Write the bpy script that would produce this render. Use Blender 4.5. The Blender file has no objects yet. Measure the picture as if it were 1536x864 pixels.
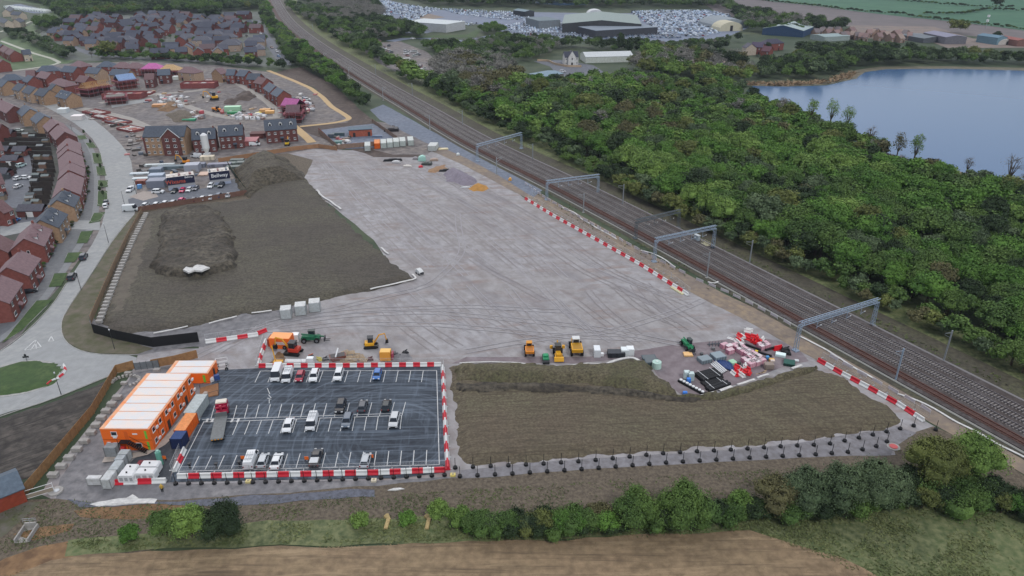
import bpy, math, random
import numpy as np
from mathutils import Vector, Matrix
from mathutils.geometry import tessellate_polygon
random.seed(7); rng = np.random.default_rng(11)
PI = math.pi; R = math.radians
scene = bpy.context.scene; COL = scene.collection
# ------------------------------------------------------------------ camera
CH = 93.65; FPX = 1100.0; TH = R(26.0); ROLL = R(-0.25)
_R = Vector((1, 0, 0)); _F = Vector((0, math.cos(TH), -math.sin(TH))); _U = Vector((0, math.sin(TH), math.cos(TH)))
_R2 = _R*math.cos(ROLL)+_U*math.sin(ROLL); _U2 = -_R*math.sin(ROLL)+_U*math.cos(ROLL)
def G(px, py=None, z=0.0):
    """survey: point of the photograph (1536x864) -> place on the level z metres above the ground"""
    if py is None: px, py = px
    d = _R2*(px-768)+_U2*(432-py)+_F*FPX
    t = (z-CH)/d.z
    return Vector((d.x*t, d.y*t, z))
def P(X):
    d = Vector(X)-Vector((0, 0, CH)); zc = d.dot(_F)
    return 768+FPX*d.dot(_R2)/zc, 432-FPX*d.dot(_U2)/zc
def yaw(p, q, z=0):
    a = G(*p, z=z); b = G(*q, z=z); return math.atan2(b.y-a.y, b.x-a.x)
cam = bpy.data.objects.new('camera', bpy.data.cameras.new('camera')); COL.objects.link(cam)
m = Matrix(((_R2.x, _U2.x, -_F.x), (_R2.y, _U2.y, -_F.y), (_R2.z, _U2.z, -_F.z)))
cam.matrix_world = Matrix.Translation((0, 0, CH)) @ m.to_4x4()
cam.data.sensor_width = 36; cam.data.lens = FPX/1536*36; cam.data.clip_end = 20000; cam.data.clip_start = 1
scene.camera = cam
# ------------------------------------------------------------------ world
w = bpy.data.worlds.new('World'); scene.world = w; w.use_nodes = True
nt = w.node_tree; bg = nt.nodes['Background']; sk = nt.nodes.new('ShaderNodeTexSky')
sk.sky_type = 'NISHITA'; sk.sun_disc = False; sk.sun_elevation = R(48); sk.sun_rotation = R(-30); sk.dust_density = 2.5; sk.air_density = 1.0; sk.ozone_density = 1.5
hs = nt.nodes.new('ShaderNodeHueSaturation'); hs.inputs['Saturation'].default_value = SKYSAT = 0.5
nt.links.new(sk.outputs[0], hs.inputs['Color']); nt.links.new(hs.outputs[0], bg.inputs[0]); bg.inputs[1].default_value = 0.12
sun = bpy.data.objects.new('sun', bpy.data.lights.new('sun', 'SUN')); COL.objects.link(sun)
sun.data.energy = 1.35; sun.data.angle = R(15); sun.data.color = (1, .97, .93)
sun.rotation_euler = (R(42), 0, R(30))
scene.view_settings.view_transform = 'Standard'; scene.view_settings.look = 'None'; scene.view_settings.exposure = 0.48
scene.render.engine = 'CYCLES'; scene.cycles.max_bounces = 5; scene.cycles.volume_bounces = 0; scene.cycles.use_denoising = True
# ------------------------------------------------------------------ materials
def lin(c):
    o = []
    for x in c[:3]:
        x = x/255.0; o.append(x/12.92 if x <= .04045 else ((x+.055)/1.055)**2.4)
    return (*o, 1)
MATS = {}
def M(name, c=None, rough=.8, metal=0, c2=None, sc=2.0, bump=0.0, objcol=False, emit=None, spec=.3, detail=4, bsc=None, c3=None, sc3=.05, amt3=.6, streak=None, rnd=None):
    if name in MATS: return MATS[name]
    m = bpy.data.materials.new(name); m.use_nodes = True; t = m.node_tree; N = t.nodes; L = t.links
    b = N['Principled BSDF']; b.inputs['Roughness'].default_value = rough; b.inputs['Metallic'].default_value = metal
    b.inputs['Specular IOR Level'].default_value = spec
    geo = N.new('ShaderNodeNewGeometry')
    def noise(scale, det=4, vec=None, rgh=.6):
        n = N.new('ShaderNodeTexNoise'); n.inputs['Scale'].default_value = scale; n.inputs['Detail'].default_value = det; n.inputs['Roughness'].default_value = rgh
        L.new(vec or geo.outputs['Position'], n.inputs['Vector']); return n.outputs['Fac']
    def ramp(f, lo, hi):
        r = N.new('ShaderNodeMapRange'); r.inputs[1].default_value = lo; r.inputs[2].default_value = hi; L.new(f, r.inputs[0]); return r.outputs[0]
    def mix(f, a, bb, mode='MIX'):
        x = N.new('ShaderNodeMix'); x.data_type = 'RGBA'; x.blend_type = mode
        if hasattr(f, 'node'): L.new(f, x.inputs[0])
        else: x.inputs[0].default_value = f
        for s, v in ((6, a), (7, bb)):
            if hasattr(v, 'node'): L.new(v, x.inputs[s])
            else: x.inputs[s].default_value = v
        return x.outputs[2]
    if objcol:
        oi = N.new('ShaderNodeObjectInfo'); col = oi.outputs['Color']
        if c2 is not None: col = mix(ramp(noise(sc, detail), .3, .75), col, mix(1, col, lin(c2), 'MULTIPLY'))
    else:
        col = lin(c)
        if c3 is not None: col = mix(ramp(noise(sc3, 5), .42, .62), col, lin(c3))
        if c2 is not None: col = mix(ramp(noise(sc, detail), .36, .66), col, lin(c2))
    for st in ([] if streak is None else streak if isinstance(streak, list) else [streak]):
        ang, sx, sy, cc, lo, hi = st
        mp = N.new('ShaderNodeMapping'); mp.inputs['Rotation'].default_value = (0, 0, -ang)
        mp.vector_type = 'TEXTURE'; mp.inputs['Rotation'].default_value = (0, 0, ang); mp.inputs['Scale'].default_value = (sx, sy, 1)
        L.new(geo.outputs['Position'], mp.inputs[0])
        f = ramp(noise(1.0, 5, mp.outputs[0], .65), lo, hi); col = mix(f, col, lin(cc))
    if rnd is not None:
        h = N.new('ShaderNodeHueSaturation'); L.new(col, h.inputs['Color']) if hasattr(col, 'node') else setattr(h.inputs['Color'], 'default_value', col)
        r1 = N.new('ShaderNodeMapRange'); r1.inputs[3].default_value = 1-rnd; r1.inputs[4].default_value = 1+rnd
        L.new(geo.outputs['Random Per Island'], r1.inputs[0]); L.new(r1.outputs[0], h.inputs['Value']); col = h.outputs[0]
    if hasattr(col, 'node'): L.new(col, b.inputs['Base Color'])
    else: b.inputs['Base Color'].default_value = col
    if bump:
        bn = N.new('ShaderNodeBump'); bn.inputs['Strength'].default_value = min(1, bump); bn.inputs['Distance'].default_value = max(.05, bump*.15)
        L.new(noise(bsc or sc*2.5, 5), bn.inputs['Height']); L.new(bn.outputs[0], b.inputs['Normal'])
    if emit: b.inputs['Emission Color'].default_value = lin(emit); b.inputs['Emission Strength'].default_value = 1
    MATS[name] = m; return m
# ------------------------------------------------------------------ mesh building
class MB:
    def __init__(s): s.v = []; s.f = []; s.m = []
    def add(s, vs, fs, m=0):
        o = len(s.v); s.v += [tuple(v) for v in vs]; s.f += [tuple(o+i for i in f) for f in fs]; s.m += [m]*len(fs); return s
    def box(s, x0, x1, y0, y1, z0, z1, m=0):
        return s.add([(x0,y0,z0),(x1,y0,z0),(x1,y1,z0),(x0,y1,z0),(x0,y0,z1),(x1,y0,z1),(x1,y1,z1),(x0,y1,z1)],
              [(0,3,2,1),(4,5,6,7),(0,1,5,4),(1,2,6,5),(2,3,7,6),(3,0,4,7)], m)
    def cb(s, cx, cy, z0, sx, sy, sz, rz=0, m=0):
        c, n = math.cos(rz), math.sin(rz); v = []
        for z in (z0, z0+sz):
            for a, b in ((-1,-1),(1,-1),(1,1),(-1,1)):
                x, y = a*sx/2, b*sy/2; v.append((cx+x*c-y*n, cy+x*n+y*c, z))
        return s.add(v, [(0,3,2,1),(4,5,6,7),(0,1,5,4),(1,2,6,5),(2,3,7,6),(3,0,4,7)], m)
    def fr(s, b, z0, t, z1, m=0):          # frustum: b, t = (x0,x1,halfwidth)
        v = [(b[0],-b[2],z0),(b[1],-b[2],z0),(b[1],b[2],z0),(b[0],b[2],z0),(t[0],-t[2],z1),(t[1],-t[2],z1),(t[1],t[2],z1),(t[0],t[2],z1)]
        return s.add(v, [(0,3,2,1),(4,5,6,7),(0,1,5,4),(1,2,6,5),(2,3,7,6),(3,0,4,7)], m)
    def prism(s, prof, y0, y1, m=0):       # profile in (x,z), extruded along y
        n = len(prof); v = [(x, y0, z) for x, z in prof]+[(x, y1, z) for x, z in prof]
        f = [tuple(range(n)), tuple(range(2*n-1, n-1, -1))]+[(i, i+n, (i+1) % n+n, (i+1) % n) for i in range(n)]
        return s.add(v, f, m)
    def cyl(s, p, q, r, n=8, r2=None, m=0):
        p = Vector(p); q = Vector(q); d = (q-p).normalized(); a = d.orthogonal().normalized(); b = d.cross(a); r2 = r if r2 is None else r2; v = []
        for c, rr in ((p, r), (q, r2)):
            for i in range(n):
                t = 2*PI*i/n; v.append(c+(a*math.cos(t)+b*math.sin(t))*rr)
        return s.add(v, [tuple(range(n-1, -1, -1)), tuple(range(n, 2*n))]+[(i, (i+1) % n, (i+1) % n+n, i+n) for i in range(n)], m)
    def quad(s, a, b, c, d, m=0): return s.add([a, b, c, d], [(0, 1, 2, 3)], m)
    def mesh(s, name, mats):
        me = bpy.data.meshes.new(name); me.from_pydata(s.v, [], s.f)
        for x in (mats if isinstance(mats, (list, tuple)) else [mats]): me.materials.append(x)
        if any(s.m): me.polygons.foreach_set('material_index', s.m)
        me.update(); return me
    def build(s, name, mats, parent=None, col=None, bev=0, loc=None, rz=0):
        return link(name, s.mesh(name, mats), parent, col, bev, loc, rz)
def link(name, me, parent=None, col=None, bev=0, loc=None, rz=0):
    o = bpy.data.objects.new(name, me); COL.objects.link(o)
    if parent: o.parent = parent
    if col is not None: o.color = lin(col)
    if bev:
        b = o.modifiers.new('bevel', 'BEVEL'); b.width = bev; b.segments = 2; b.limit_method = 'ANGLE'
    if loc is not None: o.location = loc
    if rz: o.rotation_euler.z = rz
    return o
def tag(o, label=None, cat=None, group=None, kind=None):
    if label: o['label'] = label
    if cat: o['category'] = cat
    if group: o['group'] = group
    if kind: o['kind'] = kind
    return o
def thing(name, label, cat, loc=(0, 0, 0), rz=0, group=None):
    o = bpy.data.objects.new(name, None); COL.objects.link(o); o.location = loc; o.rotation_euler.z = rz; o.empty_display_size = .1
    return tag(o, label, cat, group)
def clone(r, loc, rz=0, label=None, col=None, group=None, sc=None, colparts=('body', 'roof_panel', 'side_panel')):
    c = r.copy(); COL.objects.link(c); c.location = loc; c.rotation_euler.z = rz
    if label: c['label'] = label
    if group: c['group'] = group
    if sc: c.scale = sc if hasattr(sc, '__len__') else (sc, sc, sc)
    if col is not None and c.type == 'MESH': c.color = lin(col)
    for k in r.children:
        d = k.copy(); COL.objects.link(d); d.parent = c
        if col is not None and k.name.split('.')[0] in colparts: d.color = lin(col)
        for g in k.children:
            e = g.copy(); COL.objects.link(e); e.parent = d
    return c
def struct(o): o['kind'] = 'structure'; return o
def stuff(o, label, cat): return tag(o, label, cat, kind='stuff')
# ------------------------------------------------------------------ noise, polygons, relief
_lat = rng.random((256, 256))
def vnoise(x, y):
    xi = np.floor(x).astype(int); yi = np.floor(y).astype(int); fx = x-xi; fy = y-yi
    fx = fx*fx*(3-2*fx); fy = fy*fy*(3-2*fy); g = lambda a, b: _lat[a & 255, b & 255]
    return (g(xi, yi)*(1-fx)+g(xi+1, yi)*fx)*(1-fy)+(g(xi, yi+1)*(1-fx)+g(xi+1, yi+1)*fx)*fy
def fbm(x, y, s=1.0, o=4):
    r = 0; a = .5
    for i in range(o): r = r+a*(vnoise(x*s+17.3*i, y*s+9.1*i)-.5)*2; s *= 2.03; a *= .5
    return r
def gp(pts, z=0): return np.array([[*G(x, y, z)[:2]] for x, y in pts])
def inside(poly, X, Y):
    c = np.zeros(X.shape, bool); n = len(poly)
    for i in range(n):
        x1, y1 = poly[i]; x2, y2 = poly[(i+1) % n]
        if y1 == y2: continue
        c ^= ((y1 > Y) != (y2 > Y)) & (X < (x2-x1)*(Y-y1)/(y2-y1)+x1)
    return c
def sdist(poly, X, Y):
    d = np.full(X.shape, 1e9); n = len(poly)
    for i in range(n):
        a = poly[i]; b = poly[(i+1) % n]; ab = b-a; L = max(1e-9, ab@ab)
        t = np.clip(((X-a[0])*ab[0]+(Y-a[1])*ab[1])/L, 0, 1); d = np.minimum(d, np.hypot(X-a[0]-t*ab[0], Y-a[1]-t*ab[1]))
    return np.where(inside(poly, X, Y), d, -d)
def dens(poly, step=4.0, jit=.5, closed=True):
    out = []; n = len(poly)
    for i in range(n if closed else n-1):
        a = poly[i]; b = poly[(i+1) % n]; k = max(1, int(np.hypot(*(b-a))/step))
        for j in range(k): out.append(a+(b-a)*j/k)
    if not closed: out.append(poly[-1])
    out = np.array(out)
    if jit:
        out = out+np.stack([fbm(out[:, 0], out[:, 1], .23), fbm(out[:, 0]+91, out[:, 1]+37, .23)], 1)*jit
    return out
ZL = [0.0]
def patch(name, pts, mat, z, step=4, jit=.5, ground=False, kind='structure', smooth=0):
    ZL[0] += .0005; z += ZL[0]
    p = np.array(pts, float) if ground else gp(pts)
    for _ in range(smooth):
        q = np.roll(p, -1, 0); p = np.stack([p*.75+q*.25, p*.25+q*.75], 1).reshape(-1, 2)
    p = dens(p, step, jit); vs = [Vector((x, y, 0)) for x, y in p]
    tr = tessellate_polygon([vs]); fs = []
    for t in tr:
        a, b, c = (p[i] for i in t)
        fs.append(t if (b[0]-a[0])*(c[1]-a[1])-(b[1]-a[1])*(c[0]-a[0]) > 0 else t[::-1])
    me = bpy.data.meshes.new(name); me.from_pydata([(x, y, z) for x, y in p], [], fs); me.materials.append(mat); me.update()
    o = link(name, me); o['kind'] = kind; return o
def relief(name, pts, mat, res, hfun, z=0.0, margin=0.0, ground=False):
    """height field over a polygon; hfun(X,Y,d) gives the height, d = metres inside the edge; it dives under the ground outside"""
    p = np.array(pts, float) if ground else gp(pts); x0, y0 = p.min(0)-margin-res; x1, y1 = p.max(0)+margin+res
    xs = np.arange(x0, x1, res); ys = np.arange(y0, y1, res); X, Y = np.meshgrid(xs, ys)
    X = X+fbm(X, Y, .7/res, 1)*res*.3; d = sdist(p, X, Y)+fbm(X, Y, .3, 4)*1.5; Z = hfun(X, Y, d)+z
    Z = np.where(d < 0, np.minimum(Z, z+d*.6-.02), Z)
    keep = d > -2.2*res; idx = -np.ones(X.shape, int); idx[keep] = np.arange(keep.sum())
    V = np.stack([X[keep], Y[keep], np.maximum(Z[keep], -1.0)], 1)
    q = np.stack([idx[:-1, :-1], idx[:-1, 1:], idx[1:, 1:], idx[1:, :-1]], -1).reshape(-1, 4); q = q[(q >= 0).all(1)]
    o = npmesh(name, V, q, mat, smooth=True); o['kind'] = 'structure'; return o
def npmesh(name, V, Q, mats, mi=None, smooth=False, parent=None, onlymesh=False):
    me = bpy.data.meshes.new(name); k = Q.shape[1]
    me.vertices.add(len(V)); me.vertices.foreach_set('co', np.asarray(V, np.float32).ravel())
    me.loops.add(Q.size); me.loops.foreach_set('vertex_index', Q.ravel().astype(np.int32))
    me.polygons.add(len(Q)); me.polygons.foreach_set('loop_start', np.arange(0, Q.size, k, dtype=np.int32))
    for x in (mats if isinstance(mats, (list, tuple)) else [mats]): me.materials.append(x)
    if mi is not None: me.polygons.foreach_set('material_index', np.asarray(mi, np.int32))
    me.polygons.foreach_set('use_smooth', np.full(len(Q), smooth)); me.update(calc_edges=True); me.validate()
    return me if onlymesh else link(name, me, parent)
def ribbon(name, pts, w0, w1, mat, z, h=0.0, ground=False, kind='structure', step=3, jit=0.0):
    """strip following a line, from w0 to w1 metres to its left; h gives it a raised height"""
    ZL[0] += .0003; z += ZL[0] if h == 0 else 0
    p = np.array(pts, float) if ground else gp(pts); p = dens(p, step, jit, closed=False)
    for _ in range(2): p[1:-1] = (p[:-2]+2*p[1:-1]+p[2:])/4
    t = np.gradient(p, axis=0); t /= np.hypot(t[:, 0], t[:, 1])[:, None]; n = np.stack([-t[:, 1], t[:, 0]], 1)
    a = p+n*w0; b = p+n*w1; k = len(p); mb = MB()
    if h == 0: mb.add([(x, y, z) for x, y in a]+[(x, y, z) for x, y in b], [(i, i+1, i+1+k, i+k) for i in range(k-1)])
    else:
        mb.add([(x, y, z) for x, y in a]+[(x, y, z+h) for x, y in a]+[(x, y, z+h) for x, y in b]+[(x, y, z) for x, y in b],
            [(i+j*k, i+1+j*k, i+1+(j+1)*k, i+(j+1)*k) for j in range(3) for i in range(k-1)]+[(0, k, 2*k, 3*k), (k-1, 4*k-1, 3*k-1, 2*k-1)])
    o = mb.build(name, mat)
    if kind: o['kind'] = kind
    return o
def along(pts, step, ground=False, off=0.0, z=0):
    """positions and headings every step metres along a line"""
    p = np.array(pts, float) if ground else gp(pts, z); s = np.hypot(*np.diff(p, axis=0).T); c = np.r_[0, np.cumsum(s)]; n = max(1, round(c[-1]/step)); out = []
    for i in range(n):
        d = (i+.5)*c[-1]/n; j = min(len(s)-1, np.searchsorted(c, d)-1); a = p[j]; b = p[j+1]; t = (d-c[j])/s[j]; q = a+(b-a)*t; r = math.atan2(b[1]-a[1], b[0]-a[0])
        out.append((q[0]-math.sin(r)*off, q[1]+math.cos(r)*off, r, c[-1]/n))
    return out
def rect(quad, z):
    """four corners seen at height z (TL,TR,BR,BL) -> centre x, y, length along TL-TR, length along TL-BL, heading"""
    a, b, c, d = [G(*q, z=z) for q in quad]; ce = (a+b+c+d)/4; r = math.atan2((b-a+c-d).y, (b-a+c-d).x)
    return ce.x, ce.y, ((b-a).length+(c-d).length)/2, ((d-a).length+(c-b).length)/2, r
# ================================================================== GROUND
ra = yaw((1536, 617), (1136, 412))            # heading of the railway
pa = yaw((629, 422), (470, 285))              # heading of the long edge of the hardstanding
m_grass = M('rough_grass', (80, 94, 58), c2=(112, 116, 82), sc=.8, bump=.5, c3=(58, 68, 44), sc3=.03, detail=8)
m_scrub = M('scrub', (62, 76, 56), c2=(50, 64, 46), sc=.05, bump=.8, c3=(80, 88, 66), sc3=.012, detail=8, bsc=.6)
m_pad = M('crushed_stone', (150, 148, 149), c2=(130, 126, 126), sc=.28, bump=.35, c3=(160, 160, 164), sc3=.022, detail=10,
          streak=[(ra+.35, 16, 5, (120, 111, 110), .54, .78), (ra, 24, 3.2, (160, 159, 163), .54, .82), (R(8), 22, 4.5, (130, 114, 108), .54, .74), (ra+.12, 34, 6, (120, 117, 121), .5, .75)])
m_pad2 = M('grey_subbase', (118, 118, 122), c2=(96, 96, 99), sc=.6, bump=.3, c3=(134, 132, 134), sc3=.08, detail=8)
m_bluegravel = M('blue_grey_stone', (108, 117, 132), c2=(92, 100, 114), sc=.5, bump=.3, c3=(120, 127, 140), sc3=.05, detail=8)
m_concrete = M('concrete_road', (147, 150, 152), c2=(138, 141, 142), sc=.5, bump=.05, c3=(156, 158, 158), sc3=.05, detail=6, streak=(R(70), 14, 1.2, (130, 132, 133), .58, .8))
m_footway = M('footway', (108, 112, 116), c2=(98, 101, 105), sc=.8, bump=.05, c3=(120, 122, 124), sc3=.1)
m_kerb = M('kerb', (165, 165, 162), c2=(140, 140, 138), sc=1.5)
m_lawn = M('mown_grass', (60, 84, 44), c2=(50, 72, 38), sc=.9, bump=.5, c3=(76, 94, 54), sc3=.12, detail=8)
m_verge = M('worn_verge', (98, 92, 82), c2=(74, 78, 52), sc=.3, bump=.5, c3=(106, 98, 88), sc3=.08, detail=8)
m_soilL = M('dark_topsoil', (84, 79, 71), c2=(58, 54, 48), sc=1.7, bump=1.0, c3=(96, 93, 78), sc3=.035, detail=9, bsc=2.2, streak=(pa+.9, 9, .5, (54, 50, 46), .5, .7))
m_soilR = M('brown_topsoil', (104, 94, 78), c2=(74, 66, 55), sc=1.9, bump=1.0, c3=(108, 104, 82), sc3=.035, detail=9, bsc=2.6, streak=(R(4), 9, .45, (66, 58, 48), .48, .7))
m_mound = M('clod_soil', (88, 82, 70), c2=(46, 42, 37), sc=.9, bump=1.0, c3=(96, 90, 76), sc3=.15, detail=9, bsc=3)
m_mdark = M('dark_clods', (72, 66, 57), c2=(40, 37, 33), sc=.9, bump=1.0, c3=(98, 92, 80), sc3=.09, detail=10, bsc=3)  # dark clods; their tone contrast also paints in the mound's edge shading
m_berm = M('weedy_berm', (104, 98, 76), c2=(58, 52, 42), sc=1.7, bump=1.0, c3=(88, 88, 62), sc3=.16, detail=9, bsc=3)
m_mud = M('wheeled_mud', (68, 64, 61), c2=(46, 43, 41), sc=.5, bump=1.0, c3=(98, 92, 86), sc3=.07, detail=9, streak=(R(40), 10, .7, (38, 36, 35), .5, .66))
m_brown = M('brown_ground', (104, 95, 82), c2=(74, 66, 57), sc=1.5, bump=.7, c3=(106, 97, 84), sc3=.06, detail=9)
m_orange = M('orange_clay', (122, 94, 66), c2=(96, 74, 54), sc=.5, bump=.7, c3=(136, 108, 78), sc3=.08, detail=8)
m_stubble = M('stubble', (142, 122, 97), c2=(110, 94, 74), sc=.6, bump=.8, c3=(140, 122, 96), sc3=.045, detail=10, bsc=4, streak=[(R(-1), 20, 1.1, (94, 80, 64), .52, .7), (R(3), 14, 1.8, (158, 138, 110), .54, .74)])
m_tarmac = M('new_tarmac', (35, 42, 52), rough=.75, c2=(50, 58, 68), sc=.9, bump=.08, c3=(58, 67, 78), sc3=.06, detail=6, streak=[(R(1), 14, .8, (106, 118, 132), .46, .84), (R(92), 9, 1.1, (96, 108, 122), .54, .85)])
m_asph = M('weathered_tarmac', (98, 102, 110), c2=(88, 92, 100), sc=.5, bump=.05, c3=(108, 112, 120), sc3=.05)
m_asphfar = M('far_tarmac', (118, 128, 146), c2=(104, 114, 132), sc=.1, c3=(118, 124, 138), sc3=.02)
m_white = M('road_paint', (205, 207, 208), c2=(180, 182, 184), sc=2)
m_field = M('green_crop', (62, 102, 78), c2=(56, 94, 72), sc=.05, c3=(72, 110, 84), sc3=.006, detail=6)
m_plough = M('ploughed_field', (104, 98, 100), c2=(96, 92, 92), sc=.04, c3=(112, 104, 104), sc3=.006, detail=6)
m_pink = M('pale_field', (140, 124, 118), c2=(128, 116, 108), sc=.04)
m_ballast = M('ballast', (78, 71, 69), c2=(60, 54, 53), sc=1.4, bump=.5, c3=(96, 92, 93), sc3=.08, detail=6)
m_cess = M('cess_gravel', (74, 70, 62), c2=(58, 56, 48), sc=1.0, bump=.5, c3=(86, 86, 66), sc3=.1, detail=8)
m_sand = M('sandy_haul_road', (126, 116, 106), c2=(112, 102, 96), sc=.5, bump=.4, c3=(146, 130, 108), sc3=.06, detail=8, streak=(ra, 18, .8, (112, 98, 88), .55, .8))
m_yellow = M('hoggin_path', (186, 160, 120), c2=(172, 148, 112), sc=.6)
m_site = M('site_dirt', (116, 112, 114), c2=(84, 80, 80), sc=.3, bump=.6, c3=(136, 128, 122), sc3=.045, detail=9)
m_reed = M('reeds', (142, 124, 104), c2=(120, 104, 84), sc=.4, bump=.8)
m_earth = M('dark_brown_earth', (78, 66, 62), c2=(62, 54, 50), sc=.4, bump=.8, c3=(96, 84, 78), sc3=.08, detail=9)
m_water = M('lake_water', (72, 102, 138), rough=.2, spec=.22)
m_sheet = M('white_membrane', (206, 206, 204), c2=(180, 180, 180), sc=1.2)

ground = patch('ground', [(-5000, -900), (5000, -900), (5000, 7000), (-5000, 7000)], m_scrub, 0, 1e9, 0, ground=True)
z = .02
patch('green_field', [(1100, -60), (2000, -60), (2000, 70), (1536, 47), (1440, 34), (1362, 27), (1225, 10), (1136, 1), (1100, -4)], m_field, z, 30, 0)
patch('ploughed_field', [(1040, -6), (1136, 0), (1225, 9), (1300, 19), (1362, 26), (1440, 33), (1536, 46), (1700, 60), (1700, 75), (1536, 60), (1430, 52), (1380, 47), (1300, 40), (1200, 38), (1136, 32), (1080, 22)], m_plough, z+.02, 30, 0)
patch('pale_field', [(140, -3), (300, -5), (296, 5), (250, 9), (170, 9)], m_pink, z, 30, 0)
patch('meadow', [(-80, 60), (0, 60), (60, 30), (60, 8), (0, 0), (-60, -10), (160, 8), (110, 30), (80, 45), (100, 62), (112, 90), (85, 103), (0, 118), (-80, 130)], M('meadow_grass', (84, 104, 72), c2=(72, 92, 62), sc=.1, c3=(96, 112, 80), sc3=.03), z, 12, 1)
# lake
patch('lake', [(1128, 129), (1180, 130), (1240, 128), (1276, 120), (1290, 110), (1320, 104), (1420, 103), (1536, 106), (1800, 112), (1900, 330), (1650, 330), (1536, 296), (1440, 270), (1380, 256), (1300, 232), (1240, 205), (1180, 170), (1120, 138)], m_water, z+.03, 8, 1.5)
patch('lake_shore', [(1120, 124), (1190, 124), (1240, 121), (1262, 113), (1285, 105), (1320, 100), (1420, 99.5), (1540, 102), (1800, 108), (1800, 112), (1540, 106), (1420, 103.2), (1330, 104), (1298, 108), (1284, 118), (1240, 127), (1180, 130), (1120, 129)], M('shore', (112, 106, 92), c2=(90, 90, 74), sc=.2), z+.05, 8, .8)
# construction quarter, streets of the far estate
patch('estate_ground', [(62, 70), (60, 40), (100, 22), (300, 14), (395, 18), (408, 50), (432, 92), (400, 100), (300, 98), (180, 92), (100, 90)], M('estate_gardens', (86, 92, 88), c2=(70, 80, 66), sc=.12, c3=(104, 106, 110), sc3=.04), z, 12, .5)
ribbon('estate_street', [(383, 30), (392, 45), (406, 66), (424, 90), (429, 98)], -4.5, 4.5, m_asph, z+.03)
ribbon('estate_street', [(96, 60), (112, 72), (140, 82), (210, 88), (300, 92)], -3.5, 3.5, m_asph, z+.03)
patch('new_estate_ground', [(-120, 130), (0, 108), (90, 96), (200, 92), (330, 98), (430, 112), (520, 165), (540, 190), (520, 222), (430, 240), (360, 240), (180, 330), (120, 390), (0, 540), (-150, 620)], m_site, z+.01, 10, 1)
patch('gardens', [(-100, 215), (0, 200), (40, 190), (80, 195), (98, 215), (98, 260), (80, 300), (50, 345), (20, 400), (-20, 450), (-100, 500)], M('back_gardens', (60, 66, 58), c2=(78, 78, 80), sc=.16, c3=(52, 60, 44), sc3=.08), z+.03, 10, .3)
patch('parking_court', [(14, 250), (40, 228), (52, 235), (54, 262), (44, 285), (34, 312), (6, 312), (2, 290)], m_asph, z+.05, 10, .1)
patch('parking_court', [(0, 340), (30, 320), (60, 318), (50, 344), (0, 352)], m_asph, z+.05, 10, .1)
patch('brown_waste', [(415, 108), (452, 100), (500, 128), (556, 178), (600, 214), (640, 236), (560, 236), (480, 206), (455, 196), (450, 190), (520, 184), (526, 178), (500, 158), (470, 130), (430, 118)], m_earth, z+.05, 8, 1.2)
ribbon('sandy_path', [(402, 106), (420, 113), (440, 121), (465, 132), (484, 146), (497, 160), (520, 174), (526, 179), (505, 184), (480, 187), (450, 190)], -1.6, 1.6, m_yellow, z+.09)
patch('bare_earth', [(1375, 648), (1400, 640), (1450, 662), (1560, 728), (1700, 810), (1700, 760), (1500, 740), (1420, 720), (1345, 690), (1340, 672)], m_brown, z+.045, 4, .6)
patch('bare_earth', [(590, 186), (640, 214), (655, 222), (640, 232), (590, 232), (560, 225), (596, 212), (560, 182)], m_site, z+.055, 4, .6)
ribbon('sandy_path', [(440, 189), (452, 199), (462, 208), (468, 214)], -2.2, 2.2, m_yellow, z+.09)
for pts, w_ in (([(120, 163), (150, 168), (190, 178), (215, 189), (238, 200)], 3.2), ([(233, 140), (258, 150), (290, 163), (320, 172), (350, 178), (380, 178), (420, 176)], 2.6), ([(150, 155), (175, 150), (230, 142), (300, 136), (330, 124), (350, 122)], 2.6), ([(350, 122), (378, 138), (400, 152), (414, 166), (416, 176)], 2.2)):
    ribbon('site_road', pts, -w_, w_, M('dusty_track', (152, 148, 142), c2=(138, 134, 130), sc=.4), z+.08)
patch('site_slab', [(166, 156), (228, 147), (232, 151), (168, 162)], m_concrete, z+.1, 10, .1)
# pad and everything on it
patch('hardstanding', [(425, 232), (470, 223), (520, 225), (600, 226), (650, 220), (700, 232), (745, 262), (790, 300), (860, 330), (930, 370), (1000, 412), (1045, 430), (1110, 452), (1190, 500), (1230, 540), (1290, 570), (1340, 605), (1402, 640), (1372, 660), (1345, 682), (1250, 683), (1100, 690), (900, 702), (740, 714), (600, 726), (400, 736), (260, 748), (150, 757), (85, 752), (60, 742), (75, 715), (110, 670), (150, 620), (190, 570), (203, 548), (206, 533), (250, 524), (300, 522), (300, 500), (360, 470), (480, 440), (600, 418), (560, 360), (500, 310), (460, 285)], m_pad, z+.02, 5, .5)
patch('grey_hardcore', [(84, 750), (90, 720), (130, 660), (180, 590), (200, 560), (262, 548), (330, 545), (300, 640), (258, 712), (262, 727), (400, 722), (560, 722), (700, 716), (700, 722), (600, 730), (400, 742), (260, 752), (150, 760)], m_pad2, z+.04, 4, .6)
patch('wheeled_earth', [(676, 545), (700, 545), (860, 546), (940, 538), (975, 545), (985, 562), (1020, 592), (1052, 594), (1110, 575), (1180, 548), (1212, 543), (1190, 515), (1120, 505), (1000, 520), (880, 535), (700, 536)], M('reddish_hardcore', (122, 112, 116), c2=(108, 98, 102), sc=.4, bump=.3, c3=(136, 128, 132), sc3=.06, detail=8), z+.04, 5, .8)
patch('blue_grey_hardcore', [(555, 165), (575, 157), (600, 170), (640, 193), (700, 222), (760, 250), (800, 275), (815, 285), (800, 296), (745, 262), (700, 238), (665, 222), (640, 215), (600, 195), (570, 180)], m_bluegravel, z+.06, 6, .5)
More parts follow.
